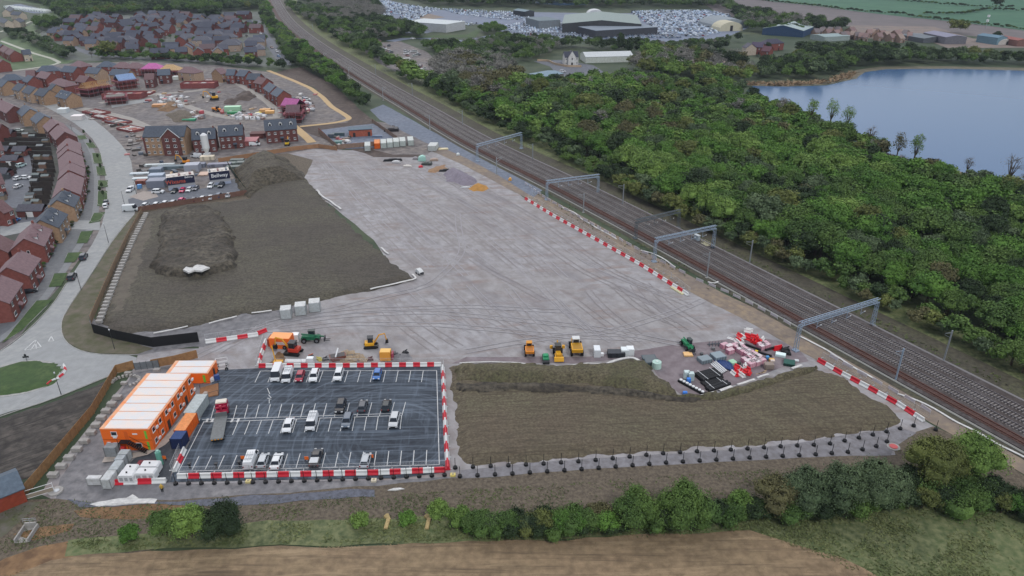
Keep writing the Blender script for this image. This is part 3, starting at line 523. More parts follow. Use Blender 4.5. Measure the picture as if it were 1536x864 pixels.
KN = ('bright', 'lime', 'mid', 'dark', 'blue', 'olive', 'brown', 'grey', 'yellow')
for i, k in enumerate(KN):
    b = k in ('grey',)
    for v in range(2):
        proto(f'{k}{v}', k, 20+i*5+v, 3.7, 10, 3000 if not b else 2000, .43 if not b else .7, lobes=9+v*3, tall=(k in ('lime', 'yellow') and v == 1), low=.22, bare=b)
        proto(f'{k}{v}lo', k, 20+i*5+v, 3.7, 10, 600 if not b else 340, .85 if not b else 1.3, lobes=6, low=.2, bare=b)
# zones: polygon of trunk positions, spacing, (min,max height), kinds, squeeze of crown
def scatter(poly, sp, hr, kinds, ws, seed, wide=1.0, ground=False):
    r = random.Random(seed); p = np.array(poly, float) if ground else gp(poly); x0, y0 = p.min(0); x1, y1 = p.max(0); out = []
    xs = np.arange(x0, x1, sp); ys = np.arange(y0, y1, sp*.87); Xs = []; Ys = []
    for j, y in enumerate(ys):
        for x in xs: Xs.append(x+(j % 2)*sp/2+r.uniform(-.38, .38)*sp); Ys.append(y+r.uniform(-.38, .38)*sp)
    Xs = np.array(Xs); Ys = np.array(Ys); ok = inside(p, Xs, Ys)
    cl = fbm(Xs, Ys, .018, 3); cl2 = fbm(Xs+500, Ys, .03, 3); cum = np.cumsum(ws)/sum(ws)
    for x, y, a, b in zip(Xs[ok], Ys[ok], cl[ok], cl2[ok]):
        u = min(.999, max(0, .5+a*1.0+r.uniform(-.25, .25))); k = kinds[int(np.searchsorted(cum, u))]
        h = hr[0]+(hr[1]-hr[0])*min(1, max(0, .5+b*.8+r.uniform(-.3, .3))); out.append((x, y, h, k, wide*r.uniform(.85, 1.2)))
    return out
T = []
RLn = RL[:, :]
WOOD = [(560, 100), (620, 118), (680, 140), (730, 158), (770, 136), (800, 134), (850, 135), (905, 126), (960, 122), (1060, 132), (1118, 148), (1180, 180), (1240, 214), (1300, 243), (1370, 268), (1440, 289), (1540, 314), (1700, 350), (1900, 500), (1800, 700), (1620, 610), (1536, 568), (1450, 528), (1400, 500), (1330, 470), (1250, 432), (1180, 400), (1110, 368), (1040, 338), (960, 300), (900, 268), (830, 232), (770, 208), (700, 170), (640, 138), (590, 112)]
ux, uy = math.cos(ra+PI/2), math.sin(ra+PI/2); u0 = G(1336, 513); u0 = u0.x*ux+u0.y*uy; rw = random.Random(9)
for t in scatter(WOOD, 6.2, (7, 12), ['bright'], [1], 3):
    u = abs(t[0]*ux+t[1]*uy-u0)+2.5*math.sin((t[0]-t[1])*.03)+float(fbm(np.array([t[0]]), np.array([t[1]]), .02, 3)[0])*9; k = int(u//19); f = u/19-k
    if f > .86 and rw.random() < .75: continue
    n1 = float(fbm(np.array([t[0]+40*k]), np.array([t[1]]), .03, 3)[0]); q = n1*1.5+rw.uniform(-.35, .35)
    if k < 1: kd = rw.choice(['dark', 'mid', 'dark', 'blue', 'mid']); h = rw.uniform(5, 8)
    else:
        h = t[2]*(1.12-.5*abs(f-.35))*rw.uniform(.85, 1.15); kd = 'lime' if q > .3 else 'bright' if q > -.2 else 'mid' if q > -.5 else rw.choice(['dark', 'blue', 'mid'])
        if f > .72: kd = rw.choice(['dark', 'mid', 'blue'])
        if rw.random() < .06: kd = rw.choice(['dark', 'olive', 'olive', 'brown', 'blue']); h *= 1.15
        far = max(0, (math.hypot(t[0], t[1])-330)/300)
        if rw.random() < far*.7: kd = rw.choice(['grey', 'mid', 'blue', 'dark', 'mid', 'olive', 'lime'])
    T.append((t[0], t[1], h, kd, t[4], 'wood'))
T += [t+('bushy edge',) for t in scatter([(830, 222), (900, 258), (960, 290), (1040, 328), (1110, 358), (1180, 390), (1250, 422), (1330, 460), (1400, 490), (1536, 560), (1536, 568), (1400, 504), (1330, 474), (1250, 436), (1180, 404), (1110, 372), (1040, 342), (960, 304), (900, 272), (830, 236)], 4.5, (4, 7), ['dark', 'mid', 'blue', 'brown', 'olive'], [2, 2, 1, .6, .6], 5)]
NZ = [([(430, 12), (470, 16), (540, 22), (600, 44), (640, 52), (640, 58), (590, 60), (560, 66), (580, 100), (640, 130), (680, 146), (700, 160), (640, 132), (590, 108), (540, 84), (500, 60), (466, 36), (446, 22)], 9, (8, 13), ['grey', 'dark', 'mid', 'blue', 'dark', 'mid'], [1.2, 1, 1.2, 1, 1, 1]),
 ([(446, -4), (520, -6), (560, 6), (580, 30), (540, 34), (480, 20)], 9, (9, 14), ['grey', 'grey', 'blue', 'dark'], [2, 2, 1, 1]),
 ([(650, 118), (668, 98), (690, 96), (760, 104), (780, 128), (740, 152), (700, 150), (670, 140)], 9, (12, 16), ['grey', 'blue', 'grey', 'brown'], [2, 1, 2, 1]),
 ([(630, 72), (700, 66), (760, 60), (800, 64), (860, 68), (1000, 72), (1080, 66), (1110, 60), (1090, 80), (1000, 86), (960, 84), (870, 74), (830, 76), (820, 88), (780, 96), (700, 92), (660, 88)], 9, (6, 10), ['dark', 'mid', 'blue', 'grey', 'dark'], [1.5, 1.4, 1, .7, 1]),
 ([(955, 94), (1000, 92), (1110, 98), (1120, 100), (1128, 128), (1060, 126), (960, 118), (945, 106)], 9, (9, 14), ['dark', 'brown', 'grey', 'mid', 'olive', 'lime'], [1, .8, 1.3, 1, 1, .6]),
 ([(720, 44), (740, 42), (762, 50), (740, 54), (722, 52)], 9, (7, 11), ['mid', 'bright'], [1, 1]),
 ([(530, -14), (640, -20), (1050, -20), (1085, -2), (1100, 10), (1070, 14), (1000, 12), (900, 13), (780, 12), (700, 10), (650, 9), (600, -2)], 13, (10, 16), ['mid', 'blue', 'dark', 'mid'], [1.6, 1, 1, 1.2]),
 ([(1080, 10), (1120, 22), (1160, 32), (1200, 38), (1270, 40), (1262, 50), (1208, 52), (1150, 54), (1120, 48), (1100, 26)], 11, (9, 14), ['dark', 'mid', 'grey', 'blue'], [1.5, 1.3, 1, 1]),
 ([(1200, 80), (1280, 78), (1400, 85), (1540, 92), (1760, 102), (1760, 106), (1540, 99), (1420, 97), (1330, 98), (1280, 103), (1260, 112), (1200, 121), (1140, 122), (1130, 112), (1145, 100), (1190, 95)], 8, (7, 11), ['dark', 'mid', 'dark', 'blue', 'mid', 'olive'], [1.8, 1.4, 1.5, 1.2, 1, .3]),
 ([(0, -6), (150, -4), (220, 4), (300, 2), (390, 6), (396, 14), (300, 20), (200, 22), (120, 28), (95, 34), (85, 22), (60, 6)], 10, (10, 15), ['mid', 'dark', 'blue', 'mid', 'olive'], [1.4, 1.4, 1, 1, .2]),
 ([(10, 50), (30, 52), (60, 60), (95, 78), (115, 84), (100, 92), (72, 78), (30, 62), (12, 56)], 7, (6, 9), ['dark', 'blue', 'grey', 'mid'], [1.4, 1, .6, 1]),
 ([(48, 40), (75, 32), (92, 34), (90, 46), (60, 48)], 9, (8, 12), ['dark', 'mid'], [1.5, 1]),
 ([(150, 90), (240, 92), (300, 97), (400, 103), (430, 106), (410, 100), (300, 91), (200, 86), (150, 84)], 6, (5, 8), ['dark', 'mid', 'dark'], [1.5, 1, 1]),
 ([(394, 4), (402, 10), (412, 34), (440, 62), (480, 92), (520, 128), (556, 158), (548, 168), (510, 142), (470, 112), (440, 102), (424, 84), (410, 56), (392, 28)], 6.5, (6, 10), ['mid', 'dark', 'bright', 'blue', 'lime'], [1.4, 1.2, .8, 1, .5])]
for i, zz_ in enumerate(NZ): T += [t+('zone%d' % i,) for t in scatter(zz_[0], zz_[1], zz_[2], zz_[3], zz_[4], 40+i)]
T += [t+('lakeside',) for t in scatter([(1150, 158), (1190, 176), (1240, 203), (1300, 231), (1372, 256), (1440, 274), (1540, 299), (1600, 312), (1600, 322), (1540, 310), (1440, 286), (1370, 265), (1300, 241), (1240, 212), (1180, 184)], 5.0, (4, 10), ['mid', 'bright', 'grey', 'lime', 'brown', 'mid', 'blue'], [1.4, 1.2, .5, .8, .5, 1, .8], 77)]
# far hedges in the fields
def hedge_pts(pts, sp, h, kinds, seed):
    r = random.Random(seed); return [(x+r.uniform(-1, 1), y+r.uniform(-1, 1), h*r.uniform(.5, 1.2)*.8, r.choice(kinds), 1.5, 'hedge') for x, y, _, _ in along(pts, sp*.6)]
for i, pts in enumerate([[(1136, 1), (1225, 10), (1290, 18), (1362, 23)], [(1362, 25), (1440, 34), (1536, 45), (1700, 58)], [(1384, 22), (1440, 22), (1480, 15), (1536, 17), (1640, 20)], [(1340, 1), (1400, 6), (1450, 10), (1520, 12)], [(1280, -4), (1340, 1)]]): T += hedge_pts(pts, 6, 4.5, ['dark', 'dark', 'mid'], 90+i)
T += [(*G(px, py)[:2], h, k, w_, 'lone') for px, py, h, k, w_ in ((1494, 13, 14, 'dark', 1.3), (1430, 50, 13, 'olive', 1.3), (1444, 50, 12, 'olive', 1.2), (1494, 60, 8, 'dark', 1), (166, 88, 15, 'olive', 1.3), (155, 88, 11, 'mid', 1.2), (318, 33, 18, 'dark', 1.4), (377, 98, 9, 'yellow', 1.2), (370, 99, 7, 'lime', 1.1), (590, 108, 14, 'mid', 1.4), (60, 56, 8, 'grey', 1), (1345, 98, 12, 'blue', 1.3), (1226, 118, 13, 'blue', 1.2), (970, 92, 15, 'lime', .9), (985, 90, 14, 'lime', .9), (930, 80, 17, 'dark', .5), (945, 82, 14, 'dark', .6), (1018, 100, 12, 'dark', .5), (1150, 86, 12, 'dark', .6))]
def clear(x, y, h):
    px, py = P((x, y, h*.45)); 
    return True
D0 = lambda t: t[2]/math.hypot(t[0], t[1], CH)
def infr(t):
    px, py = P((t[0], t[1], t[2]*.6)); return -40 < px < 1576 and -25 < py < 900
Tv = [t for t in T if infr(t)]; Th = [t for t in T if not infr(t)]
Tv.sort(key=D0, reverse=True)
near = Tv[:292]; rest = Tv[292:]+Th
LAB = dict(bright='rounded bright green tree in the wood beside the railway', lime='pale fresh green tree in the wood beside the railway', mid='mid green leafy tree in the wood beside the railway', dark='dark green tree in the wood beside the railway', blue='blue-green willow-like tree in the wood beside the railway', olive='olive-yellow tree in the wood beside the railway', brown='brownish tree just coming into leaf in the wood beside the railway', grey='bare grey leafless tree in the wood beside the railway', yellow='yellow-green tree in the wood beside the railway')
LAB2 = {'bushy edge': 'low bush at the railway-side edge of the wood', 'zone13': 'young tree on the narrow strip between the far estate and the railway', 'zone2': 'bare grey tree of the clump beyond the railway near the scrapyard', 'zone8': 'tree on the far bank behind the lake'}
rr = random.Random(5)
for x, y, h, k, wd, zn in near:
    key = f'{k}{rr.randrange(2)}'; s = SPEC[key]; o = link('bush' if 'bushy' in zn else 'tree', full_mesh(key)); f = h/10
    o.location = (x, y, 0); o.rotation_euler.z = rr.uniform(0, 6.28); o.scale = (f*wd*1.12, f*wd*1.12, f)
    adj = dict(bright='bright green', lime='pale green', mid='mid green', dark='dark green', blue='blue-green', olive='olive', brown='brownish', grey='bare grey', yellow='yellow-green')[k]
    if zn in ('wood', 'lone'): lb = LAB[k]
    elif zn in LAB2: lb = adj+' '+LAB2[zn].replace('bare grey ', '')
    else: lb = adj+' tree in the belt north of the hardstanding and railway'
    tag(o, lb, 'bush' if 'bushy' in zn else 'tree', adj+(' bushes along the railway edge' if 'bushy' in zn else ' trees in the belt'+zn if zn not in ('wood', 'lone') else ' trees of the railway wood'))
# the rest of the woodland: one mass per kind of leaf
Vs, Qs, Ms = [], [], []; off = 0; used = list(KN)
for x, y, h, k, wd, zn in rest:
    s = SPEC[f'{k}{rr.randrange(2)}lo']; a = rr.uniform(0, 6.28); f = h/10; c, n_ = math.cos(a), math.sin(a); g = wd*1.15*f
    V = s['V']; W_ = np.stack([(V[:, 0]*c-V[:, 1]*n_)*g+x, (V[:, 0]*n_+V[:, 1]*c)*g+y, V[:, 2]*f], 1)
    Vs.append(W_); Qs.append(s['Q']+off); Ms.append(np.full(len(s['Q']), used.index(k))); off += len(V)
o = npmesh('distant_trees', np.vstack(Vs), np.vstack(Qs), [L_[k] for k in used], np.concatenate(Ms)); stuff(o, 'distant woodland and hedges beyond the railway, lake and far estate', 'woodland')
print('trees', len(near), len(rest), off)
# single trees and bushes in the foreground: crown and trunk as parts
def bigtree(name, px, py, h, w_, kind, label, seed, n=3200, size=.34, core=True, low=.12, cat='bush', lobes=11, bare=False, tall=False, group=None):
    lb = lobeset(seed, w_/2, h, lobes, tall, low); b = G(px, py)
    V, Q, mi, tv, tq = leafmesh(name, lb, n, size, None, seed, bare=bare, trunk=(h*.5, .022*h+.05), core=core)
    t = thing(name, label, cat, b, group=group); npmesh('crown', V, Q, L_[kind], parent=t); npmesh('trunk', tv, tq, m_bark, parent=t); return t
FG = [('bush', 251, 803, 5.5, 5.2, 'mid', 'mid green bush left of the yellow-green one below the car park'), ('bush', 289, 806, 6.6, 6, 'lime', 'yellow-green bush in the middle of the clump below the car park'), ('bush', 332, 803, 6.0, 7.5, 'dark', 'dark olive bush on the right of the clump below the car park'),
 ('bush', 196, 812, 3.2, 3.2, 'bright', 'small bright green bush alone on the brown bank'), ('bush', 540, 789, 2.4, 3.2, 'lime', 'small pale green bush left of the two yellow straw bundles'), ('bush', 612, 786, 2.4, 3.0, 'bright', 'small green bush between the two yellow straw bundles'),
 ('bush', 659, 784, 5.2, 3.6, 'lime', 'upright yellow-green bush right of the straw bundles'), ('bush', 690, 783, 2.4, 4.6, 'lime', 'low pale bush beside the upright yellow-green one'), ('bush', 725, 800, 3.6, 5.5, 'mid', 'mid green bush at the left end of the dark hedge'),
 ('bush', 770, 797, 3.4, 6, 'dark', 'dark low bush second from the left in the hedge'), ('bush', 812, 796, 3.6, 6.5, 'dark', 'dark bush third from the left in the hedge'), ('bush', 858, 795, 4.4, 6.5, 'mid', 'mid green bush left of the brown gap in the hedge'), ('bush', 898, 785, 4.2, 5, 'brown', 'brownish thin bush just left of the big green pair'),
 ('bush', 950, 790, 7.2, 8, 'mid', 'big round green bush, left one of the pair'), ('bush', 1022, 787, 8.0, 10, 'mid', 'big round green bush, right one of the pair'), ('bush', 1075, 780, 3.6, 5, 'dark', 'low dark bush right of the big green pair'), ('bush', 1108, 770, 5.0, 4, 'lime', 'yellowish bush standing above the low dark hedge'), ('bush', 1130, 776, 3.6, 5, 'dark', 'dark bush below the yellowish one in the hedge'),
 ('tree', 1160, 765, 7.0, 8, 'brown', 'grey-green thin-leaved tree right of the yellowish bush'), ('tree', 1205, 765, 8.2, 8.5, 'blue', 'blue-green tree left of centre in the right-hand clump'), ('tree', 1252, 762, 9.0, 9, 'blue', 'blue-green tree at the centre of the right-hand clump'), ('tree', 1308, 757, 9.0, 9.5, 'blue', 'grey-green tree at the right end of the long clump'), ('bush', 1345, 748, 4.2, 5, 'dark', 'low dark bush right of the grey-green tree'),
 ('tree', 1392, 722, 9.5, 10.5, 'olive', 'large olive-green tree beside the white manhole cover'), ('tree', 1452, 712, 8.6, 9.5, 'lime', 'large yellow-green tree beside the haul road'), ('bush', 1425, 756, 4.4, 11, 'mid', 'broad low thicket below the two large willow trees'), ('bush', 1490, 752, 4.2, 7, 'dark', 'dark bush right of the broad thicket'), ('bush', 706, 794, 2.6, 4, 'bright', 'low green bush squeezed between the pale bush and the dark hedge'), ('bush', 748, 800, 3.0, 5, 'mid', 'low green bush at the foot of the dark hedge'), ('bush', 792, 800, 3.2, 5, 'olive', 'olive bush between the two dark bushes of the hedge'), ('bush', 835, 800, 3.2, 6, 'mid', 'low green bush before the brown gap in the hedge'), ('bush', 878, 796, 3.4, 5, 'dark', 'dark bush directly under the brownish thin one'), ('bush', 918, 796, 3.4, 5, 'dark', 'dark low bush touching the left of the big green pair'), ('bush', 985, 794, 4.4, 6, 'mid', 'low green bush filling the gap of the big green pair'), ('bush', 1052, 788, 4.6, 6, 'mid', 'green bush sloping down from the big green pair'), ('bush', 1092, 779, 3.0, 6, 'mid', 'low green bush below the yellowish one'), ('bush', 1182, 775, 4.4, 7, 'mid', 'green undergrowth at the left foot of the right-hand clump'), ('bush', 1230, 772, 4.6, 7, 'dark', 'dark undergrowth at the middle foot of the right-hand clump'), ('bush', 1282, 768, 4.6, 7, 'mid', 'green undergrowth at the right foot of the right-hand clump'), ('bush', 1326, 756, 3.6, 6, 'blue', 'blue-green bush at the foot of the grey-green tree'), ('bush', 1460, 745, 4, 8, 'mid', 'green thicket right of the broad one'), ('bush', 1530, 768, 3.2, 7, 'dark', 'dark bush at the right edge above the rough grass'), ('bush', 1362, 728, 4, 5, 'dark', 'dark bush tucked left of the large olive tree')]
for i, (nm, px, py, h, w_, k, lab) in enumerate(FG):
    bigtree(nm, px, py, h, w_, k, lab, 300+i, n=int(1200+110*w_*h), size=.27, cat=nm, lobes=10, low=.06)
hk = random.Random(4)
for i in range(30):
    px = 706+i*13.6; py = 799-max(0, (px-900))*.075+hk.uniform(-1.5, 1.5); t = hk.choice(['mid0', 'bright1', 'dark0', 'olive0', 'mid1', 'bright0', 'blue1']); o = link('hedge_shrub', full_mesh(t), loc=G(px, py), rz=hk.uniform(0, 6)); k = hk.uniform(.28, .46); o.scale = (k*1.25, k*1.1, k); tag(o, 'low shrub forming the base of the long hedge above the stubble field', 'shrub', 'low shrubs of the long hedge')
for i in range(22):
    px = 1120+i*20+hk.uniform(-4, 4); py = 776-(px-1120)*.05 if px < 1400 else 760+(px-1400)*.1; o = link('hedge_shrub', full_mesh(hk.choice(['mid0', 'bright1', 'olive0', 'mid1', 'dark1'])), loc=G(px, py), rz=hk.uniform(0, 6)); k = hk.uniform(.25, .45); o.scale = (k*1.3, k*1.1, k); tag(o, 'low shrub at the foot of the right-hand clump of trees above the rough grass', 'shrub', 'low shrubs at the foot of the right-hand clump')
for i, (px, py, h, w_, k, lab, bare) in enumerate([(1213, 186, 14, 6, 'lime', 'tall pale young tree at the left of the three by the lake', 0), (1242, 192, 15, 7, 'lime', 'tall pale young tree, middle of the three by the lake', 0), (1266, 199, 14, 7, 'lime', 'tall pale young tree at the right of the three by the lake', 0), (1172, 168, 10, 6, 'grey', 'bare tree left of the three pale trees by the lake', 1), (1300, 222, 12, 7, 'grey', 'bare grey tree by the lake right of the pale trio', 1), (1342, 238, 12, 6, 'brown', 'thin brownish tree on the lake shore', 0), (1366, 250, 15, 6, 'lime', 'leaning pale green tree alone against the lake', 0), (1505, 286, 15, 9, 'grey', 'bare wide-branched tree against the lake near the right edge', 1), (1446, 262, 9, 5, 'grey', 'small bare tree on the lake shore', 1), (1530, 292, 12, 7, 'grey', 'bare tree at the right edge against the lake', 1)]):
    bigtree('tree', px, py+10, h*1.25, w_, k, lab, 400+i, n=1100 if not bare else 420, size=.42, core=False, cat='tree', low=.3, bare=bool(bare), tall=not bare, lobes=8)
# rough grass tussocks and weeds in the foreground
def tufts(name, poly, n, hh, mat, label, seed, ww=.5):
    r = np.random.default_rng(seed); p = gp(poly); x0, y0 = p.min(0); x1, y1 = p.max(0); X = r.uniform(x0, x1, n*3); Y = r.uniform(y0, y1, n*3)
    ok = inside(p, X, Y) & (fbm(X, Y, .25, 3)+r.uniform(-.3, .3, n*3) > 0); X = X[ok][:n]; Y = Y[ok][:n]; k = len(X); a = r.uniform(0, PI, k); h = hh*r.uniform(.4, 1.5, k); w_ = ww*r.uniform(.5, 1.4, k)
    w_ = w_*.45; dx = np.cos(a)*w_; dy = np.sin(a)*w_; lx = r.normal(size=k)*h*1.6; ly = r.normal(size=k)*h*1.6; z0 = np.full(k, .1)
    V = np.stack([np.stack([X-dx, Y-dy, z0], 1), np.stack([X+dx, Y+dy, z0], 1), np.stack([X+dx*.4+lx, Y+dy*.4+ly, z0+h], 1), np.stack([X-dx*.4+lx, Y-dy*.4+ly, z0+h], 1)], 1).reshape(-1, 3)
    o = npmesh(name, V, np.arange(len(V)).reshape(-1, 4), mat); return stuff(o, label, 'rough grass')
m_tuft = leafmat('grass_blades', (104, 110, 72), (82, 92, 58)); m_dry = leafmat('dry_stalks', (126, 114, 88), (104, 94, 72)); m_weed = leafmat('weeds', (84, 92, 58), (70, 80, 52))
tufts('rough_grass', [(100, 814), (260, 800), (400, 788), (600, 784), (800, 785), (1000, 785), (1100, 775), (1250, 765), (1420, 752), (1600, 760), (1700, 900), (1340, 880), (1240, 840), (1130, 796), (900, 806), (600, 814), (420, 816), (260, 820), (150, 830)], 30000, .16, m_tuft, 'rough green grass along the hedge foot and lower right corner', 1)
tufts('stubble', [(-20, 870), (80, 845), (260, 829), (700, 814), (1125, 799), (1300, 870)], 16000, .08, m_dry, 'dry pale stubble of the field at the bottom', 2, .3)
tufts('weeds', [(0, 760), (84, 752), (260, 755), (600, 742), (1100, 708), (1340, 692), (1400, 740), (1100, 760), (600, 785), (300, 805), (100, 820), (0, 830)], 14000, .12, m_weed, 'sparse weeds on the brown bank below the car park', 3, .3)
tufts('lineside_scrub', [(860, 262), (960, 312), (1100, 376), (1250, 446), (1400, 520), (1560, 596), (1560, 606), (1400, 532), (1250, 456), (1100, 388), (960, 322), (860, 270)], 9000, .3, m_weed, 'low green scrub along the woodland side of the railway', 4, .6)
tufts('lineside_scrub', [(800, 276), (900, 330), (990, 380), (1060, 415), (1080, 432), (1060, 436), (980, 392), (880, 342), (800, 292)], 900, .3, m_weed, 'green weeds on the site side of the railway', 6, .5)
tufts('reeds', [(1120, 124), (1190, 124), (1240, 121), (1262, 113), (1285, 108), (1276, 118), (1240, 126), (1180, 129), (1120, 128)], 3500, 1.2, leafmat('reed_stems', (150, 130, 106), (128, 110, 88)), 'pale brown reeds on the far left shore of the lake', 5, 1.2)
tufts('reeds', [(1290, 224), (1340, 236), (1440, 262), (1560, 292), (1560, 300), (1440, 272), (1340, 246), (1290, 232)], 2600, 1.0, leafmat('reed_stems', (150, 130, 106), (128, 110, 88)), 'pale brown reeds on the near shore of the lake', 7, 1.0)
# ================================================================== BUILDINGS
m_wall = M('house_brick', objcol=True, rough=.85, c2=(214, 206, 200), sc=1.2, bump=.15, bsc=6)
m_roof = M('roof_tiles', objcol=True, rough=.7, c2=(205, 205, 208), sc=1.4, bump=.3, bsc=5)
m_frame = M('white_upvc', (212, 214, 216), rough=.4); m_glass = M('window_glass', (34, 40, 48), rough=.12, spec=.6); m_door = M('dark_door', (48, 46, 50), rough=.4)
m_obj = M('painted', objcol=True, rough=.5, spec=.4); m_objm = M('painted_matt', objcol=True, rough=.8, c2=(216, 214, 210), sc=1.5)
m_black = M('black_plastic', (26, 27, 30), rough=.6); m_dark = M('dark_metal', (56, 58, 62), rough=.5, metal=.3); m_galv = M('galvanised_steel', (158, 164, 170), rough=.45, metal=.5); m_timber = M('timber_boards', (150, 118, 82), c2=(128, 98, 68), sc=1.2); m_conc = M('pale_concrete', (160, 158, 156), c2=(140, 138, 134), sc=1)
SLATE = (78, 86, 98); SLATE2 = (88, 98, 112); PINK = (128, 104, 108); PINKD = (116, 90, 92); RED = (130, 78, 72); REDD = (104, 66, 64); BUFF = (162, 136, 112); BUFFP = (176, 154, 134); CREAM = (188, 178, 164)
WM = {}
def winmesh(w_, h, bars=1):
    k = (w_, h, bars)
    if k not in WM:
        mb = MB(); mb.box(-w_/2, w_/2, -.03, .05, 0, h, 0)
        n = 1+bars; g = w_/n
        for i in range(n): mb.box(-w_/2+i*g+.08, -w_/2+(i+1)*g-.08, .05, .062, .1, h-.1, 1)
        mb.box(-w_/2-.08, w_/2+.08, -.02, .12, -.08, 0, 0)
        WM[k] = mb.mesh('window', [m_frame, m_glass])
    return WM[k]
def win(par, x, y, z, side, w_=1.1, h=1.15, bars=1):
    o = link('window', winmesh(w_, h, bars), par); o.location = (x, y, z); o.rotation_euler.z = {'+y': 0, '-y': PI, '+x': -PI/2, '-x': PI/2}[side]; return o
def roofmesh(L, D, he, hr, ov=.3, hip=0.0, th=.18):
    a = L/2+ov; b = D/2+ov; s = (hr-he)/(D/2); e = he-ov*s; mb = MB(); r_ = a-hip*(D/2+ov)
    v = [(-a,-b,e),(a,-b,e),(a,b,e),(-a,b,e),(-r_,0,hr),(r_,0,hr)]; v2 = [(x, y, z_+th) for x, y, z_ in v]
    f = [(0,1,5,4),(2,3,4,5),(1,2,5),(3,0,4)]
    mb.add(v+v2, [tuple(i+6 for i in q) for q in (f if hip else f[:2])]+[tuple(reversed(q)) for q in (f if hip else f[:2])]+[(0,1,7,6),(2,3,9,8)]+([(1,2,8,7),(3,0,6,9)] if hip else [(1,5,11,7),(5,2,8,11),(3,4,10,9),(4,0,6,10)]))
    return mb
def house(label, ra_, rb_, zr, D=8.6, he=None, wall=RED, roof=PINK, hip=0, dorm=0, dside='-y', nw=3, storeys=2, cat='house', group=None, chim=True, bay=False, name='house', gablewin=False, ext=0.0, lite=False, c=None, L=None, rz=None, porch=True):
    """house given by the two ends of its ridge as seen in the photograph"""
    if c is None:
        a = G(*ra_, z=zr); b = G(*rb_, z=zr); c = (a+b)/2; L = (b-a).length+ext; rz = math.atan2(b.y-a.y, b.x-a.x)
    he = he or zr-3.2
    if hip: L = L+D*.9
    t = thing(name, label, cat, (c.x, c.y, 0), rz, group)
    mb = MB(); mb.box(-L/2, L/2, -D/2, D/2, -.2, he)
    if not hip:
        for s in (-1, 1):
            x0 = s*L/2; x1 = s*(L/2-.28); mb.prism([(x0, he), (x1, he), (x1, he+.01), (x0, he+.01)], -D/2, D/2) if 0 else None
            g = [(x0, -D/2, he), (x0, D/2, he), (x0, 0, zr-.06), (x1, -D/2, he), (x1, D/2, he), (x1, 0, zr-.06)]
            mb.add(g, [(0, 1, 2), (5, 4, 3), (0, 2, 5, 3), (1, 4, 5, 2)])
    w_ = mb.build('wall', m_wall, t, wall)
    rf = roofmesh(L, D, he, zr, hip=hip).build('roof', m_roof, t, roof)
    if chim and not lite:
        MB().box(L/2-1.0, L/2-.4, -.3, .3, zr-.8, zr+.9).build('chimney', m_wall, rf, wall)
    sh = he/storeys
    for side in ('-y', '+y'):
        y = -D/2 if side == '-y' else D/2
        for fl in range(storeys):
            for i in range(nw):
                x = (-L/2)+(i+.5)*L/nw
                if fl == 0 and i == nw//2 and side == dside:
                    d = MB().box(-.5, .5, -.03, .06, 0, 2.1).build('door', m_door, t); d.location = (x, y, 0); d.rotation_euler.z = PI if side == '-y' else 0
                    if porch and not lite:
                        q = MB().add([(-.9, 0, 2.3), (.9, 0, 2.3), (.9, 1.0, 2.25), (-.9, 1.0, 2.25), (-.9, 0, 2.9), (.9, 0, 2.9)], [(3, 2, 5, 4), (0, 3, 4), (2, 1, 5), (0, 1, 2, 3), (0, 4, 5, 1)]).build('porch_roof', m_roof, t, roof); q.location = (x, y, 0); q.rotation_euler.z = PI if side == '-y' else 0
                    continue
                if lite and (i+fl) % 2: continue
                win(t, x, y, fl*sh+.95, side, 1.15 if not bay or fl else 1.7, 1.2)
    if gablewin:
        win(t, -L/2, 0, sh+.9, '-x', .8, 1.1, 0)
    for i in range(dorm):
        x = -L/2+(i+.5)*L/dorm; sg = -1 if dside == '-y' else 1; s = (zr-he)/(D/2); yb = D/2*.62; zb = he+(D/2-yb)*s
        pass
        mb = MB(); mb.box(-.75, .75, -yb, -yb+1.9, zb-.1, zb+1.25); mb.add([(-.75,-yb,zb+1.25),(.75,-yb,zb+1.25),(0,-yb,zb+1.95),(-.75,-yb+.1,zb+1.25),(.75,-yb+.1,zb+1.25),(0,-yb+.1,zb+1.95)], [(0,1,2),(5,4,3)])
        o = mb.build('dormer', m_frame, t); 
        r2 = MB(); r2.add([(-1,-yb-.15,zb+1.15),(0,-yb-.15,zb+2.08),(0,-yb+2.9,zb+2.08),(-1,-yb+2.2,zb+1.15),(1,-yb-.15,zb+1.15),(1,-yb+2.2,zb+1.15)], [(0,1,2,3),(1,4,5,2)]); r2 = r2.build('dormer_roof', m_roof, o, roof)
        q = MB().box(-.5, .5, -yb-.03, -yb, zb+.2, zb+1.15).build('pane', m_glass, o)
        o.location = (x, 0, 0)
        if sg > 0: o.rotation_euler.z = PI
    return t
